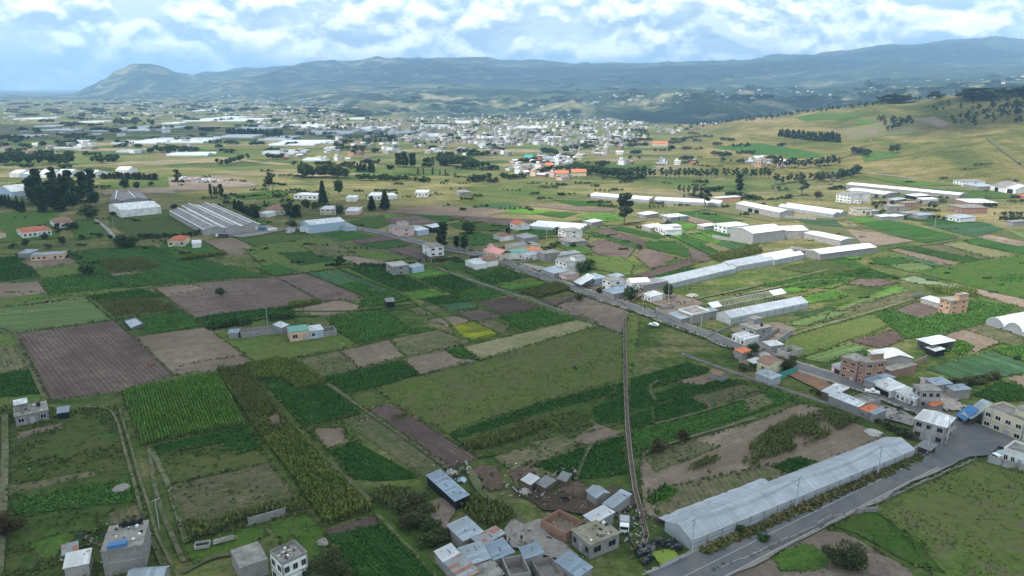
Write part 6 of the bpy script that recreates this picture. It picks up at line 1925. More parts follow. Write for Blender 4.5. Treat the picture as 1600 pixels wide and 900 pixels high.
def heap(x, y, r, h, mat, label, name='heap', cat='heap', n=24, rough=.25):
    p = PH(x, y); V = [(0, 0, h)]; Fc = []; rr = random.Random(label)
    for k, (f, z) in enumerate(((.35, .85), (.7, .5), (1, .0))):
        for i in range(n):
            a = 2 * PI * i / n; q = 1 + rr.uniform(-rough, rough)
            V.append((math.cos(a) * r * f * q, math.sin(a) * r * f * q, max(0, h * z * (1 + rr.uniform(-rough, rough)))))
    for i in range(n):
        j = (i + 1) % n
        Fc.append((0, 1 + i, 1 + j)); 
        for k in range(2): Fc.append((1 + k * n + i, 1 + (k + 1) * n + i, 1 + (k + 1) * n + j, 1 + k * n + j))
    o = link(name, mkmesh(name, V, Fc, [mat]), None, (p.x, p.y, .4)); tag(o, label, cat)
heap(762, 738, 3.2, .8, 'mulch', 'dark brown manure heap at the end of the purple strip')
heap(770, 758, 2.8, 1.0, 'mulch', 'round brown heap of dry stalks by the dirt track')
heap(817, 742, 3.4, .8, 'mulch', 'brown heap behind the tumbledown huts')
heap(897, 765, 3.5, .8, 'mulch', 'dark earth heap left of the gabled cow shed')
heap(820, 771, 1.6, 1.0, 'rubble', 'heap of white and black rubbish beside the tumbledown huts')
heap(190, 764, 2.1, .5, 'gravel', 'flat pale gravel heap on the weedy plot', rough=.1)
heap(1365, 678, 2.6, .6, 'concrete_pale', 'whitish lime heap near the far end of the long greenhouse', rough=.12)
heap(1372, 643, 5, .8, 'rubble', 'pile of broken slabs at the end of the roadside row')
heap(1482, 633, 5, .8, 'rubble', 'grey rubble pile between the roadside houses and the junction')
heap(1082, 463, 3, 1.0, 'rubble', 'rubble beside the white cottage yard')
heap(504, 851, 1.3, 1.2, 'rubble', 'small stone heap on the lawn edge')
heap(1195, 556, 3, .8, 'rubble', 'rubble in front of the half-ruined house')
heap(706, 741, 1.6, .7, 'rubble', 'scraps and bags at the upper end of the long narrow shed')
heap(722, 752, 1.3, .7, 'blue_wall', 'bluish scrap pile beside the long narrow shed')
# small pond with algae, tyres and sheets
p = PH(1040, 872)
root = empty('pond', (p.x, p.y, .42), R(20)); tag(root, 'small pond of bright green algae rimmed by black plastic', 'pond')
mb = MB(); mb.slab([(-2.8, -2.6, .1), (2.6, -2.2, .1), (3.0, 2.0, .1), (-2.2, 2.4, .1)], .1); mb.build('algae_water', ['algae'], root)
mb = MB(); rr = random.Random(5)
for i in range(46):
    a = rr.uniform(0.2, 3.3); q = rr.uniform(3.4, 6.0); s = rr.uniform(.3, .8)
    c = (math.cos(a) * q, math.sin(a) * q)
    mb.tube((c[0], c[1], 0), (c[0] + rr.uniform(-.2, .2), c[1], rr.uniform(.5, 1.3)), s, s * .7, 7)
mb.build('plastic_rim', ['black_plastic'], root)
wall((1031, 893), (1062, 878), 1.2, 'dented sheet-metal fence in front of the algae pond', 'metal_grey', t=.05, name='metal_fence', cat='fence')
# lined reservoir in the left fields
w = [PH(x, y) for x, y in pts('193,504 212,499 225,509 205,517')]
c0 = sum(w, Vector()) / 4
root = empty('reservoir', (c0.x, c0.y, .1)); tag(root, 'small lined water reservoir with grey rim in the left fields', 'reservoir')
q4 = [((v - c0).x, (v - c0).y) for v in w]
mb = MB()
for i in range(4):
    a, b = q4[i], q4[(i + 1) % 4]; ai, bi = (a[0] * .8, a[1] * .8), (b[0] * .8, b[1] * .8)
    mb.quad((*ai, .5), (*bi, .5), (*b, 1.2), (*a, 1.2)); mb.quad((*a, 1.2), (*b, 1.2), (b[0] * 1.12, b[1] * 1.12, 0), (a[0] * 1.12, a[1] * 1.12, 0))
mb.build('liner', ['black_plastic'], root)
mb = MB(); mb.f.append((0, 1, 2, 3)); mb.v += [(a[0] * .88, a[1] * .88, .8) for a in q4]; mb.m.append(0); mb.build('water', ['pool_water'], root)
# trough and timber on the lawn
p = PH(317, 856); root = empty('trough', (p.x, p.y, .4), .25); tag(root, 'open grey block trough on the lawn', 'trough')
mb = MB(); mb.box(-1.6, -1, 0, 1.6, -.85, .8); mb.box(-1.6, .85, 0, 1.6, 1, .8); mb.box(-1.6, -.85, 0, -1.45, .85, .8); mb.box(1.45, -.85, 0, 1.6, .85, .8); mb.build('rim_wall', ['block_pale'], root)
mb = MB(); mb.box(-1.44, -.84, .05, 1.44, .84, .3); mb.build('dark_water', ['dark'], root)
p = PH(352, 848)
mb = MB(); rr = random.Random(8)
for i in range(12): mb.tube((rr.uniform(-2.6, -2), rr.uniform(-.8, .8), .2 + i * .05), (rr.uniform(1.5, 2.8), rr.uniform(-.8, .8), .2 + i * .05), .12, .09, 6)
o = mb.build('timber_pile', ['rubble'], None, (p.x, p.y, .4), .5); tag(o, 'pile of pale poles lying on the lawn', 'timber pile')
# church
A, w_, d_, rz = rect((757, 392), (781, 398), (788, 391), 4.2)
root = empty('church', (A.x, A.y, 0), rz); tag(root, 'cream village church with a pink roof and small bell gable', 'church')
mb = MB(); h = 4.2; mb.box(0, 0, 0, w_, d_, h); mb.build('wall', ['cream'], root)
mb = MB(); mb.slab([(-.2, -.3, h), (w_, -.3, h), (w_, d_ / 2, h + 2), (-.2, d_ / 2, h + 2)], .12); mb.slab([(w_, d_ + .3, h), (-.2, d_ + .3, h), (-.2, d_ / 2, h + 2), (w_, d_ / 2, h + 2)], .12); mb.build('roof', ['tile_pink'], root)
mb = MB(); mb.box(-.5, -.2, 0, .02, d_ + .2, h + 1.2); mb.box(-.5, d_ * .25, h + 1.2, .02, d_ * .75, h + 2.6); mb.box(-.45, d_ * .38, h + 2.6, -.05, d_ * .62, h + 3.8); mb.tube((-.25, d_ / 2, h + 3.8), (-.25, d_ / 2, h + 4.6), .06, .04, 5); mb.build('bell_gable', ['pinkish'], root)
for i in range(5): win_part(root, w_ * (i + .5) / 5, 0, 1.6, .9, 1.6, 'y', -1, 'white', 1)
# debris spread over grass: one object nobody could count
V, Fc = [], []
mbd = MB(); rr = random.Random(12)
for cx, cy_, rad, n in ((830, 765, 9, 130), (700, 745, 6, 40), (985, 815, 7, 90), (150, 850, 8, 40), (1380, 640, 9, 80), (1485, 632, 8, 60), (940, 780, 8, 50), (880, 815, 4, 40), (770, 800, 20, 25), (1050, 475, 14, 60), (1230, 565, 10, 50), (1290, 505, 60, 30), (1480, 535, 40, 40), (620, 690, 40, 40), (900, 660, 60, 40), (100, 720, 25, 16), (1390, 870, 40, 16), (950, 450, 16, 60)):
    c = PH(cx, cy_)
    for i in range(int(n * .7)):
        x = c.x + rr.gauss(0, rad / 2); y = c.y + rr.gauss(0, rad / 2); s = rr.uniform(.08, .30); a = rr.uniform(0, 6)
        dx, dy = math.cos(a) * s, math.sin(a) * s
        z = .55
        mbd.slab([(x, y, z + s * .6), (x + dx, y + dy, z + s * rr.uniform(.2, .9)), (x + dx - dy, y + dy + dx, z + s * .5), (x - dy, y + dx, z + s * .3)], s * .3, rr.choice((0, 1, 1, 2, 3, 4)))
for cx, cy_, rad, n in ((830, 760, 8, 70), (850, 755, 7, 50), (885, 748, 4, 24), (945, 783, 6, 30), (710, 740, 5, 30), (985, 818, 5, 40), (1375, 640, 8, 60), (1000, 850, 5, 30), (140, 850, 5, 30), (905, 845, 3, 12), (1235, 552, 6, 30), (800, 845, 5, 20), (1060, 478, 9, 40)):
    c = PH(cx, cy_)
    for i in range(n):
        x = c.x + rr.gauss(0, rad / 2); y = c.y + rr.gauss(0, rad / 2); L_ = rr.uniform(.4, 2.0); a = rr.uniform(0, 6); w_ = rr.uniform(.12, .6)
        dx, dy = math.cos(a) * L_, math.sin(a) * L_; ex, ey = -math.sin(a) * w_, math.cos(a) * w_; z = .6
        mbd.slab([(x, y, z), (x + dx, y + dy, z + rr.uniform(0, .9)), (x + dx + ex, y + dy + ey, z + rr.uniform(0, .9)), (x + ex, y + ey, z + .1)], .06, rr.choice((1, 2, 4, 4, 2, 5)))
o = mbd.build('debris', ['white', 'rubble', 'dark', 'blue_wall', 'wood', 'zinc_grey']); tag(o, kind='stuff')

# ------------------------------------------------------------------ plants
def cards(C, S, rg, upb=0.0, asp=1.0, curl=0.0):
    """one small quad per centre, random facing; returns V, Q"""
    n = len(C)
    nrm = rg.normal(size=(n, 3)); nrm[:, 2] = np.abs(nrm[:, 2]) + upb
    nrm /= np.linalg.norm(nrm, axis=1)[:, None]
    t = rg.normal(size=(n, 3)); t -= (t * nrm).sum(1)[:, None] * nrm; t /= np.linalg.norm(t, axis=1)[:, None]
    b = np.cross(nrm, t)
    s = S[:, None] * 0.5
    V = np.stack([C - t * s - b * s * asp, C + t * s - b * s * asp, C + t * s * .8 + b * s * asp, C - t * s * .8 + b * s * asp], 1).reshape(-1, 3)
    return V, np.arange(4 * n).reshape(n, 4)

def crown(kind, n, leaf, rg):
    if kind == 'conifer':
        z = 0.10 + 0.90 * rg.random(n) ** 1.15
        r = 0.17 * (1.04 - z) ** 0.8 * (0.55 + 0.45 * np.abs(np.sin(z * 30 + rg.random() * 6))) * np.sqrt(rg.random(n) * .7 + .3)
        a = rg.random(n) * 2 * PI
        C = np.stack([np.cos(a) * r, np.sin(a) * r, z], 1)
    else:
        spec = {'euc': (11, .38, .93, .10, .075, .14), 'sparse': (8, .42, .93, .13, .05, .10), 'broad': (13, .34, .80, .22, .13, .21), 'bush': (9, .28, .66, .36, .20, .34), 'slim': (9, .22, .93, .05, .07, .11)}[kind]
        k, z0, z1, sp, r0, r1 = spec
        cz = np.linspace(z0, z1, k) + rg.normal(size=k) * .02
        prof = np.sin(np.clip((cz - z0) / (z1 - z0), 0, 1) * PI * .75 + .45)
        ca = rg.random(k) * 2 * PI
        cr = sp * prof * (0.5 + rg.random(k) * .9)
        cc = np.stack([np.cos(ca) * cr, np.sin(ca) * cr, cz], 1)
        rad = r0 + (r1 - r0) * rg.random(k)
        w = rad ** 2 / (rad ** 2).sum()
        j = rg.choice(k, size=n, p=w)
        d = rg.normal(size=(n, 3)); d /= np.linalg.norm(d, axis=1)[:, None]
        rr = rad[j] * (0.35 + 0.68 * rg.random(n) ** .5)
        C = cc[j] + d * rr[:, None] * np.array([1, 1, .8])
        C[:, 2] = np.maximum(C[:, 2], 0.02)
    return cards(C, leaf * (0.6 + 0.8 * rg.random(n)), rg, 0.3)

def trunk(kind, rg, thin=1.0):
    mb = MB()
    h = {'conifer': .9, 'euc': .82, 'sparse': .85, 'broad': .62, 'bush': .35, 'slim': .85}[kind]
    p = Vector((0, 0, -.02)); r = .018 * thin if kind != 'bush' else .012
    for i in range(5):
        q = Vector((rg.normal() * .012, rg.normal() * .012, h * (i + 1) / 5))
        mb.tube(p, q, r * (1 - i * .17), r * (1 - (i + 1) * .17), 6); p = q
    if kind != 'conifer':
        for i in range(7 if kind != 'bush' else 5):
            a = rg.random() * 2 * PI; z = h * (.35 + .6 * rg.random()); L = .12 + .14 * rg.random()
            if kind in ('broad', 'bush'): L *= 1.4
            s = Vector((0, 0, z)); e = Vector((math.cos(a) * L, math.sin(a) * L, z + L * (.5 + rg.random() * .6)))
            mb.tube(s, e, r * .45, r * .12, 5)
    return mb

LOD = {0: (46, .17), 1: (190, .105), 2: (620, .062), 3: (2600, .034)}
PROTO = {}
def proto(kind, leafm, lod, var):
    key = (kind, leafm, lod, var)
    if key not in PROTO:
        rg = np.random.default_rng(hash((kind, lod, var)) % 1000 if False else (sum(map(ord, kind)) * 7 + lod * 31 + var * 101))
        n, lf = LOD[lod]
        if kind in ('sparse',): n = int(n * .6)
        if kind in ('bush', 'broad'): lf *= 1.1; n = int(n * 1.3)
        V, Q = crown(kind, n, lf, rg)
        tm = trunk(kind, rg)
        if lod <= 1:
            tv = np.array(tm.v); nv = len(V)
            fs = [tuple(f) for f in Q] + [tuple(i + nv for i in f) for f in tm.f]
            me = mkmesh('tree', list(map(tuple, V)) + list(map(tuple, tv)), fs, [leafm, 'bark'], [0] * len(Q) + [1] * len(tm.f))
            PROTO[key] = (me, None, V, Q)
        else:
            PROTO[key] = (mkmesh('crown', V, Q, [leafm]), mkmesh('trunk', tm.v, tm.f, ['bark'], tm.m), V, Q)
    return PROTO[key]

TREES = []
def tree(x, y, h, kind, leafm, label, group=None, wid=1.0, cat='tree', force=False):
    p = G(x, y)
    TREES.append([force, h * F / max(60, p.y * 1.03), p, h, kind, leafm, label, group, wid, cat])

def grove(kind, leafm, hr, n, ps, label, mode='line', spread=3.0, wid=1.0, cat='tree'):
    P_ = pts(ps); rr = random.Random(label)
    h0, h1 = hr
    for i in range(n):
        if mode == 'line':
            ls = [math.hypot(P_[k + 1][0] - P_[k][0], P_[k + 1][1] - P_[k][1]) for k in range(len(P_) - 1)]
            t = (i + rr.uniform(.1, .9)) / n * sum(ls); k = 0
            while k < len(ls) - 1 and t > ls[k]: t -= ls[k]; k += 1
            u = min(1, t / ls[k])
            x = P_[k][0] + (P_[k + 1][0] - P_[k][0]) * u; y = P_[k][1] + (P_[k + 1][1] - P_[k][1]) * u + rr.uniform(-spread, spread) * .3
        else:
            xs = [a for a, _ in P_]; ys = [b for _, b in P_]
            for _ in range(60):
                x, y = rr.uniform(min(xs), max(xs)), rr.uniform(min(ys), max(ys))
                if inpoly(np.array([x]), np.array([y]), P_)[0]: break
        tree(x, y, rr.uniform(h0, h1), kind, leafm, label, label.split(',')[0] + ' trees' if cat == 'tree' else label.split(',')[0] + ' bushes', wid * rr.uniform(.85, 1.2), cat)

D, E, GR, OL, BR = 'leaf_dark', 'leaf_euc', 'leaf_green', 'leaf_olive', 'leaf_brown'
# groves: every tree of one grove looks like its neighbours
grove('conifer', D, (15, 24), 12, '42,302 100,290 150,292 152,325 100,334 60,333', 'tall dark conifer in the thick grove left of the front factory', 'poly', wid=1.5)
grove('slim', D, (16, 25), 12, '46,302 100,292 150,294 152,322 100,332 60,333', 'tall dark slim tree in the thick grove left of the front factory', 'poly', wid=1.8)
grove('broad', D, (12, 20), 14, '46,318 150,300 152,332 70,335', 'dark broad crown among the conifers left of the front factory', 'poly', wid=.9)
grove('conifer', D, (9, 14), 8, '0,322 20,328 42,332', 'smaller dark tree at the left edge of the thick grove', spread=8)
grove('broad', D, (13, 20), 24, '0,256 118,252 116,259 0,259', 'dark round tree in the belt behind the pale barns', 'poly')
grove('broad', D, (9, 13), 12, '132,254 188,250 188,256 134,258', 'dark tree in the clump right of the belt behind the barns', 'poly')
grove('broad', D, (9, 12), 9, '0,219 45,219', 'dark far tree at the left edge of the plain', wid=1.2)
grove('broad', D, (8, 12), 9, '100,217 150,219', 'dark far tree left of the wide white sheets', wid=1.2)
grove('broad', D, (9, 13), 30, '178,196 178,188 190,178 212,178 240,190 242,196', 'dark tree of the wooded knoll on the plain', 'poly', wid=1.3)
grove('conifer', D, (11, 14), 28, '353,209 442,212', 'dark cypress in the straight belt on the plain', wid=1.5)
grove('broad', D, (10, 14), 14, '245,238 302,240', 'dark tree in the hedge behind the dry pasture', wid=1.1)
grove('broad', D, (7, 11), 8, '338,256 345,261 390,248', 'dark tree in the ragged line right of the dry pasture')
grove('conifer', D, (6, 8), 22, '160,279 245,281', 'dark low tree of the hedge beyond the lawns', wid=2.2)
grove('slim', D, (9, 13), 6, '326,306 350,309', 'slim dark tree by the little red roof')
grove('conifer', D, (6, 9), 10, '366,326 402,342', 'dark tree of the row behind the grey factory halls', wid=2)
grove('broad', D, (13, 17), 6, '470,277 490,278', 'big dark tree, left clump of the long pasture hedge')
grove('broad', D, (13, 17), 11, '497,277 540,279', 'big dark tree, right clump of the long pasture hedge')
grove('sparse', E, (16, 20), 3, '415,302 428,300', 'tall thin-crowned eucalyptus left of the tall conifer')
grove('broad', D, (6, 8), 15, '556,282 624,284', 'dark low tree in the row across the dry pasture', wid=1.2)
grove('conifer', D, (8, 12), 6, '555,268 585,269', 'dark pointed tree above the row across the dry pasture', wid=1.8)
grove('slim', D, (16, 24), 6, '618,260 628,262 650,263', 'very tall dark tree in the centre of the plain', wid=1.6)
grove('broad', D, (10, 13), 3, '662,258 676,259', 'dark round tree right of the very tall ones')
grove('broad', D, (14, 20), 9, '686,258 722,262', 'tall dark tree of the large group left of the village', wid=1.0)
grove('broad', D, (10, 14), 7, '722,263 746,266', 'lower dark tree of the large group left of the village')
grove('conifer', D, (6, 9), 5, '648,271 700,275', 'small dark tree below the large group')
grove('conifer', D, (10, 12), 8, '598,220 618,221', 'dark tree of the small square block on the plain', wid=1.8)
grove('broad', D, (8, 10), 5, '418,248 442,249', 'dark tree of the lone clump right of the long white sheet', wid=1.2)
grove('broad', D, (8, 10), 4, '524,231 537,232', 'dark far tree by the bright sheet', wid=1.1)
grove('broad', D, (7, 10), 9, '440,334 478,322 480,336 450,340', 'dark garden tree around the brown-roofed country house', 'poly')
grove('broad', D, (11, 13), 26, '900,268 940,276 985,281', 'dark tree of the dense row below the village')
grove('broad', D, (9, 11), 8, '845,238 872,243', 'dark tree of the left clump inside the village')
grove('broad', D, (9, 13), 9, '878,240 925,228', 'dark tree of the upper clump inside the village')
grove('sparse', E, (9, 13), 30, '992,279 1060,279 1130,278 1205,280', 'thin grey eucalyptus in the loose row below the hill fields', wid=1.3)
grove('sparse', E, (8, 10), 6, '1060,304 1100,306', 'small tree on the olive pasture by the pale tunnel')
grove('conifer', D, (12, 15), 22, '1214,213 1260,219 1313,222', 'dark conifer of the compact row on the hill', wid=1.9)
grove('sparse', E, (9, 13), 95, '1050,206 1100,197 1160,190 1200,187 1260,177 1300,172.5 1350,169 1400,161 1450,154 1500,149 1550,145 1600,143 1640,141', 'eucalyptus on the crest of the hill', spread=9, wid=1.25)
grove('broad', E, (7, 10), 34, '1060,205 1160,190 1230,181 1300,171.5 1400,160 1500,148 1620,141', 'darker tree in the crest row of the hill', spread=6, wid=1.0)
grove('sparse', E, (9, 12), 26, '1368,190 1415,181 1428,196 1385,207', 'scattered eucalyptus in the middle grove on the hill slope', 'poly', wid=1.6)
grove('sparse', E, (9, 12), 55, '1478,190 1530,172 1600,150 1640,150 1640,196 1560,197 1490,202', 'scattered eucalyptus in the right grove on the hill slope', 'poly', wid=1.6)
grove('sparse', E, (7, 9), 22, '1425,168 1600,150 1600,170 1450,180', 'thin young tree high on the right hill slope', 'poly', wid=1.5)
grove('broad', E, (10, 12), 7, '1332,240 1358,246', 'tree of the clump at the head of the hill track')
grove('sparse', D, (11, 13), 4, '1390,240 1406,240', 'dark tree of the small clump in the bare hill pasture', wid=1.5)
grove('sparse', E, (10, 14), 22, '1205,262 1258,263 1312,258', 'grey-green tree of the row at the foot of the hill', wid=1.5)
grove('broad', E, (10, 14), 8, '1308,283 1335,276 1340,266', 'tree of the clump by the bend of the hill road')
grove('sparse', E, (8, 11), 14, '1206,288 1300,282', 'thin tree on the bumpy green below the hill', spread=14, wid=1.4)
grove('broad', OL, (4, 6), 9, '1365,326 1400,318 1440,322 1470,330', 'garden tree between the roofs of the hamlet', spread=10)
grove('broad', OL, (4, 6), 8, '1560,345 1600,348', 'bushy tree around the grey hut near the right edge')
# single trees and bushes
one = tree
for a in ((346, 464, 5.2, 'broad', D, 'small round tree standing alone in the ploughed field', 1.25), (137, 430, 7.5, 'bush', D, 'big round dark bush between the green plots', 1.1), (532, 417, 7, 'broad', D, 'small dark tree at the end of the hedge by the pasture', 1.1),
          (975, 352, 25, 'euc', E, 'tall lone tree in the middle of the sunny fields', 1.25), (505, 320, 21, 'conifer', D, 'tallest dark conifer in front of the white villas', 1.5), (529, 306, 17, 'broad', D, 'second tall dark conifer-like tree by the villas', .8), (495, 328, 8, 'bush', D, 'round dark bush left of the tallest conifer', 1),
          (531, 334, 9, 'bush', D, 'round dark tree beside the pale stuccoed house', 1), (581, 329, 12, 'conifer', D, 'left one of two pointed trees at the pasture edge', 2.2), (602, 328, 16, 'conifer', D, 'right, taller one of two pointed trees at the pasture edge', 2.0),
          (280, 290, 17, 'sparse', D, 'leaning lone tree on the bare ground', 1.5), (196, 299, 15, 'broad', D, 'dark tree by the meadow before the factory', .8), (215, 297, 9, 'broad', D, 'small round tree right of the meadow tree', .9), (236, 291, 6, 'bush', D, 'low dark bush at the meadow end', 1),
          (692, 388, 17, 'slim', D, 'tall narrow black-green tree at the lane', 1.9), (688, 386, 12, 'slim', D, 'shorter narrow tree touching the tall black-green one', 1.7), (732, 366, 10, 'bush', D, 'wide dark tree in the hedgerow', 1.1), (725, 392, 10, 'slim', D, 'narrow tree left of the church lane', 2.2), (713, 388, 8, 'slim', D, 'smaller narrow tree left of the church lane', 2),
          (793, 374, 8, 'slim', D, 'dark tree in front of the dark brown farmhouse roof', 2), (990, 470, 8.5, 'bush', D, 'large round dark tree beside the road', .95), (1043, 467, 8, 'broad', D, 'dark tree at the gate of the dirt yard', .9), (1155, 303, 19, 'slim', E, 'tall slim eucalyptus above the white depot', 1.7),
          (1100, 324, 17, 'sparse', E, 'forked eucalyptus in front of the pale tunnel', 1.9), (1253, 306, 16, 'sparse', E, 'tall eucalyptus pair at the end of the lane', 1.9), (1285, 283, 13, 'bush', D, 'wide dark tree by the curving hill road', 1), (1279, 313, 9, 'broad', BR, 'brownish tree at the left of the three-storey skeleton', 1.1),
          (1165, 558, 4.5, 'bush', D, 'dark tree left of the bright orange roof', 1.2), (1178, 554, 5, 'broad', D, 'dark tree right of the bright orange roof', 1.2), (1160, 580, 3.5, 'bush', OL, 'olive bush in the dirt below the orange roof', 1.2), (1215, 577, 5.5, 'bush', OL, 'broad tree right of the brown tiled cottage', 1.2),
          (1228, 577, 5.2, 'bush', OL, 'broad tree over the teal fence, nearer the road', 1.2), (1238, 572, 4.5, 'broad', BR, 'thin brownish tree at the roadside end of the teal fence', 1.2), (1196, 582, 3.5, 'bush', D, 'dark bush left of the grey metal shed', 1.3), (1177, 577, 3.2, 'bush', D, 'low dark bush under the white shed roof', 1.3),
          (1031, 709, 4.6, 'bush', BR, 'left one of two bare brown thorn bushes', .95), (1068, 690, 4.3, 'bush', BR, 'right one of two bare brown thorn bushes', .9), (1588, 562, 2.5, 'bush', D, 'small bush by the netted cabbages', 1), (1322, 886, 6.5, 'bush', OL, 'loose-leaved tree on the dry plot, bottom edge', 1.15), (1300, 880, 4.5, 'bush', OL, 'smaller shrub beside the loose-leaved tree', 1.1),
          (12, 838, 7, 'bush', BR, 'bare brownish tree at the left edge', 1.0), (512, 893, 5.5, 'bush', OL, 'bushy tree right of the white terrace house', 1.1), (535, 903, 4.5, 'bush', OL, 'second bushy tree right of the terrace house', 1.1), (470, 905, 4, 'bush', D, 'dark bush at the foot of the terrace house', 1),
          (938, 459, 4.5, 'bush', OL, 'ragged tree before the round stone ruin', 1), (905, 470, 4.4, 'bush', OL, 'tree cut back beside the main road', .9), (999, 389, 4, 'bush', OL, 'bush at the head of the little gully', 1.2), (1193, 845, 2.2, 'bush', GR, 'green bush against the greenhouse by the road', 1.4), (1156, 832, 2.4, 'bush', GR, 'low bush at the greenhouse base', 1.2),
          (875, 428, 4.5, 'bush', D, 'garden tree by the pink-walled patio', 1.2), (905, 425, 6.5, 'bush', D, 'dark tree behind the stepped white house', 1.2), (920, 421, 7.5, 'bush', D, 'larger dark tree behind the stepped white house', 1.1), (874, 366, 6, 'bush', D, 'dark tree at the white house on the lane', 1.1), (1043, 357, 6, 'bush', D, 'dark tree behind the white stepped farmhouse', 1.3), (455, 360, 9, 'bush', D, 'dark tree beside the steel warehouse', .8), (463, 340, 10, 'conifer', D, 'cone-shaped tree behind the steel warehouse', 3)):
    x, y, h, k, lf, lb, wd = a
    tree(x, y, h, k, lf, lb, None, wd, 'bush' if k == 'bush' and h < 6 else 'tree', True)
for i, (x, y, h, k, wd) in enumerate(((70, 374, 5, 'bush', 1.1), (92, 372, 10, 'sparse', 1.6), (98, 384, 7, 'broad', 1), (128, 374, 4, 'bush', 1), (155, 372, 4, 'bush', 1), (173, 374, 4, 'bush', 1), (40, 387, 6.5, 'broad', 1), (20, 388, 4, 'bush', 1.2), (75, 388, 3.5, 'bush', 1.5), (139, 342, 13, 'bush', 1.1), (120, 358, 6, 'bush', 1.2), (108, 357, 5, 'bush', 1.2))):
    tree(x, y, h, k, D if k != 'sparse' else E, 'dark garden tree on the lawns of the white villa', 'garden trees of the villa', wd, 'tree', True)
for i, (x, y, h) in enumerate(((188, 386, 8), (198, 386, 9), (207, 384, 7), (192, 381, 7), (220, 372, 4), (228, 373, 4), (237, 372, 4), (247, 373, 4.2), (257, 372, 4), (267, 373, 4), (276, 372, 4), (286, 371, 4), (296, 370, 4), (305, 368, 4), (313, 365, 4), (306, 357, 4), (299, 352, 3.5), (178, 337, 4), (190, 337, 4), (200, 336, 4))):
    tree(x, y, h, 'bush', D, 'dark clipped bush of the hedge round the factory lawn', 'hedge of the factory lawn', 1.3, 'bush', True)
for i, (x, y, h) in enumerate(((333, 513, 3.2), (341, 514, 3.4), (352, 511, 3.5), (359, 510, 3.6), (367, 509, 3.5), (375, 508, 3.4), (384, 507, 3.2), (392, 505, 3.2), (423, 501, 3), (431, 500, 3), (440, 499, 3.3), (449, 498, 3.2), (457, 497, 3.2))):
    tree(x, y, h, 'bush', GR if i < 2 else D, 'round dark bush behind the roofless block range', 'bushes behind the roofless range', 1.2, 'bush', True)
for i in range(13):
    rr = random.Random(i)
    x, y = ((632, 800), (645, 812), (655, 826), (668, 838), (680, 850), (650, 800), (664, 815), (678, 830), (690, 846), (640, 822), (636, 790), (672, 852), (660, 790))[i]
    tree(x, y, 3.2 + rr.random() * 1.8, 'bush', (OL, BR, OL, D)[i % 4], 'thorny dark shrub of the thicket above the crowded roofs', 'thicket above the crowded roofs', 1.2, 'bush', True)
grove('bush', D, (1.6, 2.6), 16, '506,416 540,415 590,416 625,421', 'small hedge bush along the edge of the ploughed fields', spread=2, cat='bush', wid=1.3)
grove('bush', D, (1.6, 2.8), 14, '676,410 700,407 740,412 745,416', 'low bush in the hedge below the white-fronted house', spread=3, cat='bush', wid=1.3)
grove('bush', OL, (1.5, 2.8), 16, '1258,612 1290,620 1385,668 1430,690', 'weedy bush along the backs of the roadside row', spread=4, cat='bush', wid=1.3)
grove('bush', OL, (2, 3.5), 14, '1485,603 1520,600 1560,590', 'rough hedge bush above the dark green plot', spread=4, cat='bush', wid=1.3)
grove('bush', D, (2, 3.5), 12, '850,392 880,380 900,385', 'garden bush behind the church block', spread=9, cat='bush', wid=1.2)
grove('bush', GR, (2, 4), 12, '1150,312 1185,313 1230,310', 'green bush in front of the eucalyptus lane', spread=4, cat='bush', wid=1.3)

TREES.sort(key=lambda t: (-int(t[0]), -t[1]))
def place(tr):
    force, pxh, p, h, kind, leafm, label, group, wid, cat = tr
    lod = 3 if pxh > 34 else 2 if pxh > 15 else 1
    var = random.randrange(3 if lod < 3 else 2)
    cm_, tm_, _, _ = proto(kind, leafm, lod, var)
    rz = random.uniform(0, 6.28)
    if tm_ is None:
        o = link(cat, cm_, None, (p.x, p.y, p.z), rz); o.scale = (h * wid, h * wid, h); tag(o, label, cat, group); return
    o = empty(cat, (p.x, p.y, p.z), rz); o.scale = (h * wid, h * wid, h); tag(o, label, cat, group)
    link('crown', cm_, o); link('trunk' if cat == 'tree' else 'stem', tm_, o)
nt = nb = 0
rest = []
for tr in TREES:
    if tr[9] == 'tree':
        nt += 1
        if nt > 300: rest.append(tr); continue
    else:
        nb += 1
    place(tr)

def merged(name, items, lod, mat_of):
    """many far plants that nobody could count: one object"""
    VV, QQ, MM, nv = [], [], [], 0
    mats = []
    for p, h, kind, leafm, wid in items:
        _, _, V, Q = proto(kind, leafm, lod, random.randrange(3))
        if leafm not in mats: mats.append(leafm)
        a = random.uniform(0, 6.28); c, s = math.cos(a), math.sin(a)
        W = np.stack([(V[:, 0] * c - V[:, 1] * s) * h * wid + p.x, (V[:, 0] * s + V[:, 1] * c) * h * wid + p.y, V[:, 2] * h + p.z], 1)
        VV.append(W); QQ.append(Q + nv); nv += len(V); MM.append(np.full(len(Q), mats.index(leafm)))
    o = link(name, mkmesh(name, np.concatenate(VV), np.concatenate(QQ), mats, np.concatenate(MM)))
    tag(o, kind='stuff'); return o
merged('far_hill_trees', [(t[2], t[3], t[4], t[5], t[8]) for t in rest], 1, None)
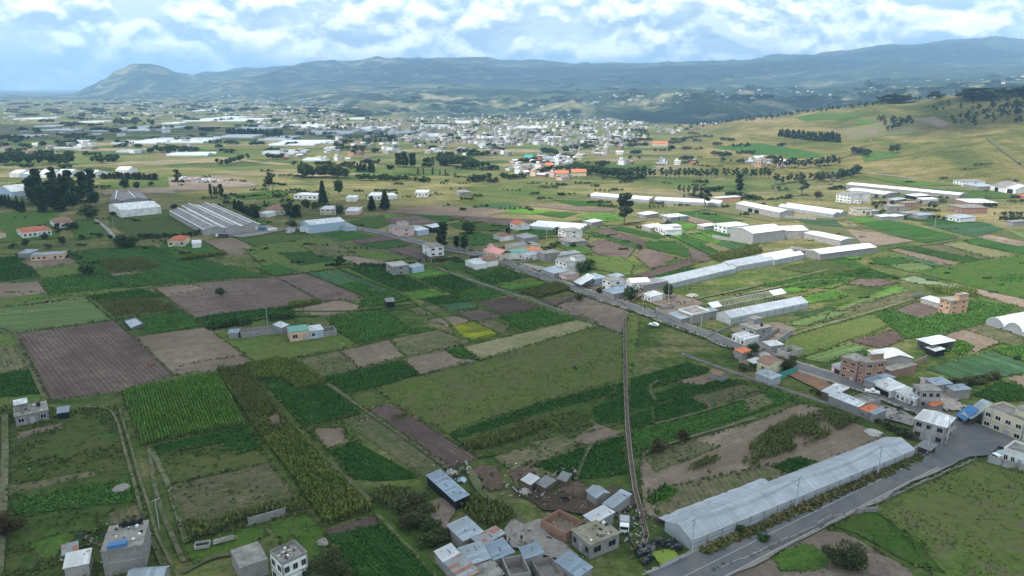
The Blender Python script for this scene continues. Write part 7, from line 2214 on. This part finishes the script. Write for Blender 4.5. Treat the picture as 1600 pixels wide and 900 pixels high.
# hedges, copses and single trees sprinkled over the far plain and the far plateau
items = []
rr = random.Random(99)
def rows(n, x0, x1, y0, y1, hr, lines=3, wid=1.6, kinds=('broad',)):
    for _ in range(n):
        x, y = rr.uniform(x0, x1), rr.uniform(y0, y1)
        L = rr.uniform(4, 34) ; k = rr.randint(2, 11); sl = rr.uniform(-.08, .08)
        for i in range(k):
            xx = x + L * i / k + rr.uniform(-1, 1)
            items.append((G(xx, y + sl * L * i / k), .8 * rr.uniform(*hr), rr.choice(kinds), rr.choice((D, D, E)), wid * rr.uniform(.8, 1.3)))
rows(70, 0, 780, 205, 245, (6, 11)); rows(28, 380, 1000, 245, 268, (5, 9)); rows(60, 0, 560, 172, 205, (8, 13), wid=2); rows(60, 0, 520, 154, 176, (10, 18), wid=3)
rows(60, 560, 1000, 182, 225, (6, 10)); rows(26, 800, 1240, 225, 262, (5, 9)); rows(14, 640, 930, 285, 310, (2, 4)); rows(14, 1060, 1300, 285, 312, (3, 6))
rows(90, 800, 1600, 120, 160, (14, 24), wid=3); rows(40, 480, 900, 130, 180, (12, 20), wid=3)
rows(60, 300, 980, 272, 330, (1.5, 4), wid=1.5); rows(30, 0, 480, 262, 330, (2, 5)); rows(50, 1000, 1600, 245, 345, (1.5, 4), wid=1.4); rows(30, 700, 1000, 340, 395, (1, 2.2), wid=1.5); rows(40, 1000, 1600, 345, 470, (.8, 1.8), wid=1.6)
rows(34, 300, 780, 335, 420, (1, 2.6), wid=1.4); rows(24, 600, 1000, 258, 285, (4, 9)); rows(24, 0, 300, 335, 420, (1, 2.6), wid=1.4)
rows(24, 1300, 1600, 300, 345, (2.5, 5)); rows(12, 1040, 1130, 205, 245, (6, 9)); rows(16, 0, 160, 262, 300, (5, 8)); rows(10, 300, 480, 292, 330, (2, 5))
merged('far_trees', items, 0, None)

# ------------------------------------------------------------------ maize and other crops: real plants in rows
def scatter_rows(w, e, dr, dp, rg, jit=.25, later=()):
    a, b = np.array(w[e % len(w)]), np.array(w[(e + 1) % len(w)])
    d = (b - a) / np.linalg.norm(b - a); nrm = np.array([-d[1], d[0]])
    W = np.array(w); u = W @ d; v = W @ nrm
    U, Vv = np.meshgrid(np.arange(u.min(), u.max(), dp), np.arange(v.min(), v.max(), dr))
    U = U.ravel() + rg.normal(size=U.size) * jit * dp; Vv = Vv.ravel() + rg.normal(size=Vv.size) * jit * dr * .35
    X = U * d[0] + Vv * nrm[0]; Y = U * d[1] + Vv * nrm[1]
    m = inpoly(X, Y, w)
    for q in later: m &= ~inpoly(X, Y, q)
    return X[m], Y[m]

def maize(X, Y, h, rg, z0=.25, blades=5, w=.30):
    n = len(X)
    h = h * (0.75 + .4 * rg.random(n))
    Vs = []
    for k in range(blades):
        a = rg.random(n) * 2 * PI; t = rg.random(n)
        zb = h * (.15 + .5 * t); L = h * (.32 + .22 * rg.random(n))
        dx, dy = np.cos(a), np.sin(a)
        wx, wy = -dy * w / 2, dx * w / 2
        x1, y1, z1 = X + dx * L * .45, Y + dy * L * .45, zb + L * .75
        P0 = np.stack([X - wx, Y - wy, z0 + zb], 1); P1 = np.stack([X + wx, Y + wy, z0 + zb], 1)
        P2 = np.stack([x1 + wx, y1 + wy, z0 + z1], 1); P3 = np.stack([x1 - wx, y1 - wy, z0 + z1], 1)
        Vs.append(np.stack([P0, P1, P2, P3], 1).reshape(-1, 3))
    # stalk with its tassel
    a = rg.random(n) * PI; dx, dy = np.cos(a) * .07, np.sin(a) * .07
    Z = np.zeros(n)
    Vs.append(np.stack([np.stack([X - dx, Y - dy, Z + z0 - .1], 1), np.stack([X + dx, Y + dy, Z + z0 - .1], 1), np.stack([X + dx, Y + dy, z0 + h * 1.08], 1), np.stack([X - dx, Y - dy, z0 + h * 1.08], 1)], 1).reshape(-1, 3))
    V = np.concatenate(Vs)
    return V, np.arange(len(V)).reshape(-1, 4)

MZ = []
def plant_maize(ps, mat, h, e=0, dr=.85, dp=.45, keep=1.0, blades=5, world=None, later=(), name='maize_crop'):
    rg = np.random.default_rng(len(MZ) + 50)
    w = world or [tuple(PH(x, y)[:2]) for x, y in pts(ps)]
    X, Y = scatter_rows(w, e, dr, dp, rg, later=later)
    cl = fbm(X / 6, Y / 6, 3, 40)
    if keep < 1:
        m = (cl + rg.normal(size=len(X)) * .15) > np.quantile(cl, 1 - keep); X, Y, cl = X[m], Y[m], cl[m]
    V, Q = maize(X, Y, h * (1 + .35 * cl), rg, blades=blades)
    MZ.append(len(Q))
    o = link(name, mkmesh(name, V, Q, [mat])); tag(o, kind='stuff')
holes = [[tuple(PH(x, y)[:2]) for x, y in pts('418,654 433,645 443,662 428,668')]]
plant_maize('190,613 342,583 385,662 222,697', 'maize_green', 1.5, 1, dr=.9, dp=.5)
plant_maize('340,577 385,575 407,603 453,660 463,672 413,690 350,603', 'maize_dry', 1.7, 1, later=holes)
plant_maize('413,690 463,672 513,727 582,798 507,824 463,757', 'maize_olive', 1.75, 1)
plant_maize('382,573 432,561 472,570 510,600 466,610 440,592 402,596', 'maize_olive', 1.7, 0)
plant_maize('283,818 330,822 400,800 470,782 484,800 400,812 300,850', 'maize_dry', 2.2, 1)
plant_maize('1165,706 1200,676 1240,656 1290,645 1340,660 1300,682 1240,706 1180,725', 'maize_dry', 1.9, 4, keep=.8)
plant_maize('1068,735 1098,722 1124,716 1126,722 1080,740', 'maize_dry', 1.6, 0, keep=.8)
plant_maize('1060,742 1180,700 1240,690 1180,740 1080,765', 'maize_dry', 1.3, 0, keep=.08)
plant_maize('735,707 790,695 848,672 868,662 850,656 780,680 722,698', 'maize_dry', 1.6, 0, keep=.9)
plant_maize('812,458 870,444 892,453 842,467', 'maize_dry', 1.9, 0)
plant_maize('152,471 230,465 285,486 181,497', 'maize_dry', 1.3, 0, dr=1.2, dp=.6)
plant_maize('150,409 222,404 250,418 174,427', 'maize_dry', 1.8, 0, dr=1.2, dp=.7)
plant_maize('278,404 350,395 354,399 281,408', 'maize_olive', 2.2, 0)
plant_maize('450,476 498,471 502,476 456,483', 'maize_olive', 2.0, 0)
plant_maize('577,780 600,765 640,768 660,790 690,800 660,815 620,800', 'maize_dry', 1.8, 0, keep=.8)
plant_maize('711,792 730,775 800,800 812,812 770,828 745,822', 'maize_dry', 1.9, 1, keep=.95)
plant_maize('1105,402 1180,385 1192,394 1125,410', 'maize_dry', 2.2, 0, dr=1.4, dp=.9)
plant_maize('1440,447 1525,455 1530,465 1470,462', 'maize_olive', 2.0, 0, dr=1.2, dp=.7)
plant_maize('1470,545 1490,533 1526,543 1505,558 1480,553', 'maize_green', 1.5, 0, dr=1.1, dp=.7, name='bean_crop')
plant_maize('1010,790 1045,765 1062,772 1040,790 1020,800', 'maize_green', 1.2, 0, keep=.6)
plant_maize('610,655 660,640 675,655 640,668', 'maize_dry', .8, 0, keep=.1)

def tufts(X, Y, h, s, rg, k=3, z0=.06):
    n = len(X)
    C = np.repeat(np.stack([X, Y, np.full(n, z0)], 1), k, 0)
    H_ = np.repeat(h if isinstance(h, np.ndarray) else np.full(n, h), k)
    C += rg.normal(size=C.shape) * np.array([.16, .16, 0]) * (s * 2)
    C[:, 2] += H_ * (.25 + .7 * rg.random(len(C)))
    return cards(C, s * (.7 + .7 * rg.random(len(C))), rg, .5)
cropmat = {'crop_dark': 'potato', 'crop_mid': 'potato_mid', 'wild': 'weed', 'pasture': 'weed', 'pasture_green': 'weed', 'stubble': 'weed', 'crop_blue': None}
acc = {}
zc = 0.02
for i, (mt, e, w) in enumerate(FW):
    z = 0.02 + 0.0018 * i
    my = np.mean([p[1] for p in w])
    if mt not in ('crop_dark', 'crop_mid', 'wild', 'rough', 'pasture', 'pasture_green', 'stubble') or my > 400: continue
    rg = np.random.default_rng(i)
    later = [q for _, _, q in FW[i + 1:]]
    if mt in ('crop_dark', 'crop_mid'):
        k = max(1.0, my / 210)
        X, Y = scatter_rows(w, e, .95 * k, .55 * k, rg, later=later)
        cl = fbm(X / 5, Y / 5, 3, 60)
        m = cl > -.62 + .25 * rg.random(len(X)); X, Y, cl = X[m], Y[m], cl[m]
        V, Q = tufts(X, Y, .50 * (1 + .5 * cl), .31 * k ** .5, rg, 5, z)
        key = 'potato_crop' if mt == 'crop_dark' else 'green_crop'
        acc.setdefault(key, (cropmat[mt], []))[1].append(V)
    elif mt in ('wild', 'rough', 'pasture', 'pasture_green', 'stubble'):
        dn = {'wild': .85, 'pasture': 1.5, 'rough': 1.25, 'pasture_green': 1.4, 'stubble': 1.8}[mt] * max(1, my / 200)
        X, Y = scatter_rows(w, e, dn, dn, rg, jit=.9, later=later)
        cl = fbm(X / 7, Y / 7, 4, 70)
        m = cl > -.05 + .2 * rg.random(len(X)); X, Y, cl = X[m], Y[m], cl[m]
        q_ = 1.0 if mt in ('wild', 'stubble') else .62
        V, Q = tufts(X, Y, .30 * q_ * (1 + 1.2 * cl), .38 * q_, rg, 4, z)
        acc.setdefault('weed_tufts', ('weed', []))[1].append(V)
# weeds along every plot edge nearby
rg = np.random.default_rng(5)
EX, EY = [], []
for w in EDGES:
    if np.mean([p[1] for p in w]) > 480: continue
    n = len(w)
    for i in range(n):
        a, b = w[i], w[(i + 1) % n]; L = math.hypot(b[0] - a[0], b[1] - a[1])
        if L > 400: continue
        k = int(L / .7)
        t = rg.random(k); keep = rg.random() * .7 + .2
        x = a[0] + (b[0] - a[0]) * t + rg.normal(size=k) * .3; y = a[1] + (b[1] - a[1]) * t + rg.normal(size=k) * .3
        m = rg.random(k) < keep
        EX.append(x[m]); EY.append(y[m])
X, Y = np.concatenate(EX), np.concatenate(EY)
cl = fbm(X / 9, Y / 9, 3, 80)
V, Q = tufts(X, Y, .45 * (1 + 1.5 * np.clip(cl, -.4, 1)), .45, rg, 3, .3)
acc.setdefault('weed_tufts', ('weed', []))[1].append(V)
# dry weeds on the bank between the greenhouse and the road, green ones along roads
def along(ps, off, wd, dens, seed):
    rg = np.random.default_rng(seed); P_ = [PH(x, y) for x, y in pts(ps)]; xs, ys = [], []
    for i in range(len(P_) - 1):
        a, b = P_[i], P_[i + 1]; d = (b - a); L = d.length; d.normalize(); n_ = Vector((-d.y, d.x, 0)); k = int(L * dens)
        t = rg.random(k); o_ = off + rg.normal(size=k) * wd
        xs.append(a.x + (b.x - a.x) * t + n_.x * o_); ys.append(a.y + (b.y - a.y) * t + n_.y * o_)
    return np.concatenate(xs), np.concatenate(ys)
X, Y = along('1098,868 1180,833 1300,779 1400,735 1440,716', .3, .6, 9, 6)
V, Q = tufts(X, Y, .9 + .8 * np.clip(fbm(X / 8, Y / 8, 3, 9), -.5, 1), .5, rg, 4, .3)
acc.setdefault('dry_weeds', ('weed_dry', []))[1].append(V)
X, Y = along('1098,868 1180,833 1300,779 1400,735 1440,716', .3, .7, 9, 16)
V, Q = tufts(X, Y, .8, .5, rg, 4, .3); acc['weed_tufts'][1].append(V)
for ps, sd in (('1294,600 1369,626 1428,650', 7), ('769,410 847,439 940,473 1024,501 1136,544 1202,566', 8), ('807,414 896,444 984,473 1069,505 1171,539', 9)):
    X, Y = along(ps, 0, .7, 2 if sd < 10 else 1, sd); V, Q = tufts(X, Y, .6, .5, rg, 3, .45); acc['weed_tufts'][1].append(V)
for key, (mt, Vl) in acc.items():
    V = np.concatenate(Vl); o = link(key, mkmesh(key, V, np.arange(len(V)).reshape(-1, 4), [mt])); tag(o, kind='stuff')
print('cards', {k: sum(len(v) // 4 for v in a[1]) for k, a in acc.items()}, 'maize', sum(MZ), 'trees', nt, nb, len(items))

# ------------------------------------------------------------------ the villages and the town far off
FARM = {}
def far_house(rr, roofs):
    rm = rr.choice(roofs); wl = rr.choice(('white', 'concrete_pale', 'block_pale', 'cream', 'white', 'brick', 'pinkish'))
    k = rr.randrange(3)
    key = (rm, wl, k)
    if key not in FARM:
        mb = MB(); w_, d_, h_ = ((11, 8, 3.4), (9, 9, 6.2), (13, 7, 3.2))[k]
        mb.box(-w_ / 2, -d_ / 2, -2, w_ / 2, d_ / 2, h_, 0)
        if k == 1:
            mb.box(-w_ / 2 - .3, -d_ / 2 - .3, h_, w_ / 2 + .3, d_ / 2 + .3, h_ + .3, 1); mb.box(-w_ * .3, -d_ * .1, h_ + .3, 0, d_ * .4, h_ + 2.6, 0)
        else:
            mb.slab([(-w_ / 2 - .4, -d_ / 2 - .4, h_), (w_ / 2 + .4, -d_ / 2 - .4, h_), (w_ / 2 + .4, 0, h_ + 1.5), (-w_ / 2 - .4, 0, h_ + 1.5)], .15, 1)
            mb.slab([(w_ / 2 + .4, d_ / 2 + .4, h_), (-w_ / 2 - .4, d_ / 2 + .4, h_), (-w_ / 2 - .4, 0.01, h_ + 1.5), (w_ / 2 + .4, 0.01, h_ + 1.5)], .15, 1)
        for f_ in range(2 if k == 1 else 1):
            for i in range(3):
                x = -w_ / 2 + w_ * (i + .5) / 3; mb.box(x - .6, -d_ / 2 - .06, .9 + 3 * f_, x + .6, -d_ / 2 - .01, 2.3 + 3 * f_, 2)
        FARM[key] = mkmesh('house', mb.v, mb.f, [wl, rm, 'dark'], mb.m)
    return FARM[key]
R1_ = ('zinc_white', 'zinc', 'roof_slab', 'concrete_pale', 'roof_white', 'tile_red', 'zinc_blue', 'zinc_grey', 'asbestos', 'roof_slab')
def sample(rr, P_):
    xs = [a for a, _ in P_]; ys = [b for _, b in P_]
    for _ in range(80):
        x, y = rr.uniform(min(xs), max(xs)), rr.uniform(min(ys), max(ys))
        if inpoly(np.array([x]), np.array([y]), P_)[0]: return x, y
    return x, y
for n, ps, lb, gp in ((64, '785,255 870,235 1000,222 1010,232 930,250 850,268 800,270', 'small pale-walled house in the crowded village below the hill', 'houses of the village below the hill'), (22, '800,262 900,262 920,280 820,284', 'little house on the near edge of the village below the hill', 'near edge houses of the village'),
                      (20, '1165,248 1240,250 1240,262 1170,262', 'small house of the hamlet behind the loose eucalyptus row', 'hamlet behind the eucalyptus row'), (26, '960,218 1010,208 1130,188 1140,194 1060,208 1000,222', 'pale house in the line climbing the left end of the hill', 'houses up the end of the hill'),
                      (18, '420,238 560,236 600,252 560,256 430,250', 'lone farm roof among the meadows of the plain', 'farms among the meadows'), (10, '960,255 1110,250 1110,258 970,262', 'farm building on the green slope right of the village', 'farms right of the village')):
    rr = random.Random(lb)
    for i in range(n):
        x, y = sample(rr, pts(ps)); p = G(x, y); s = rr.uniform(.8, 1.25)
        o = link('house', far_house(rr, R1_), None, (p.x, p.y, p.z), rr.choice((-.55, 1.02, -.4, .9))); o.scale = (s * .85, s * .8, s * .85); tag(o, lb, 'house', gp)
for x0, x1, y, cnt, lb in ((868, 888, 277, 1, 'left one of two orange-roofed school wings at the village edge'), (893, 916, 275, 1, 'right one of two orange-roofed school wings at the village edge'), (853, 864, 264, 1, 'small building with a vivid orange roof in the village'), (848, 865, 253, 1, 'hall with a light blue roof in the village'),
                           (820, 832, 251, 1, 'teal green hall in the village'), (1020, 1043, 228, 1, 'orange-roofed house on the rise right of the village')):
    p, q = G(x0, y), G(x1, y); w_ = (q - p).length
    mb = MB(); col = 'teal' if 'teal' in lb else 'zinc_blue' if 'blue' in lb else 'tile_orange'
    r_ = empty('hall', p, math.atan2((q - p).y, (q - p).x)); tag(r_, lb, 'building')
    mb.box(0, 0, -3, w_, 12, 4.5); mb.build('wall', ['cream'], r_)
    mb = MB(); mb.slab([(-.5, -.5, 4.5), (w_ + .5, -.5, 4.5), (w_ + .5, 6, 7.5), (-.5, 6, 7.5)], .2); mb.slab([(w_ + .5, 12.5, 4.5), (-.5, 12.5, 4.5), (-.5, 6.01, 7.5), (w_ + .5, 6.01, 7.5)], .2); mb.build('roof', [col], r_)
# beyond: more roofs than anyone could count
mats_ = ['white', 'concrete_pale', 'block', 'block_pale', 'tile_red', 'plastic_far', 'zinc_grey', 'plastic_far2']
mb = MB(); rr = random.Random(77)
def town(n, ps, s0, s1, wh=.5, flat=1.0):
    P_ = pts(ps)
    for i in range(n):
        x, y = sample(rr, P_); p = G(x, y)
        w_, d_, h_ = rr.uniform(s0, s1), rr.uniform(s0, s1) * .8, rr.uniform(3, 7) * flat
        a = rr.choice((-.55, 1.02)) + rr.uniform(-.2, .2); c, s = math.cos(a), math.sin(a)
        n0 = len(mb.v)
        for z in (p.z - 3, p.z + h_):
            for (u, v) in ((-w_, -d_), (w_, -d_), (w_, d_), (-w_, d_)):
                mb.v.append((p.x + (u * c - v * s) / 2, p.y + (u * s + v * c) / 2, z))
        wm = rr.choice((0, 1, 2, 2)); rm = rr.choice((3, 5, 5, 3)) if rr.random() < wh * .55 else rr.choice((1, 2, 4, 6, 7))
        mb.f += [(n0 + 4, n0 + 5, n0 + 6, n0 + 7), (n0, n0 + 1, n0 + 5, n0 + 4), (n0 + 1, n0 + 2, n0 + 6, n0 + 5), (n0 + 2, n0 + 3, n0 + 7, n0 + 6), (n0 + 3, n0, n0 + 4, n0 + 7)]
        mb.m += [rm, wm, wm, wm, wm]
town(800, '540,196 620,186 800,182 900,192 1000,206 1000,222 900,232 780,226 640,222 560,212', 5, 11, .42)
town(160, '395,200 430,172 500,168 560,188 560,205 480,206', 6, 13, .4)
town(420, '0,166 120,160 400,158 540,170 540,182 300,186 0,190', 9, 22, .4, .6)
town(200, '0,150 400,148 560,158 540,168 0,166', 14, 40, .45, .6)
town(120, '1000,206 940,196 860,184 700,178 860,176 1000,190 1040,200', 6, 12, .5)
town(130, '820,150 1000,146 1300,132 1600,118 1600,130 1350,150 1150,160 980,164 830,168', 10, 24, .5, .7)
town(70, '500,212 780,222 800,245 560,240', 6, 13, .5)
town(60, '0,190 330,196 330,240 0,244', 7, 16, .5)
town(40, '280,277 350,284 345,288 270,284', 3, 6, .4, .5)
o = mb.build('distant_town', mats_); tag(o, kind='stuff')
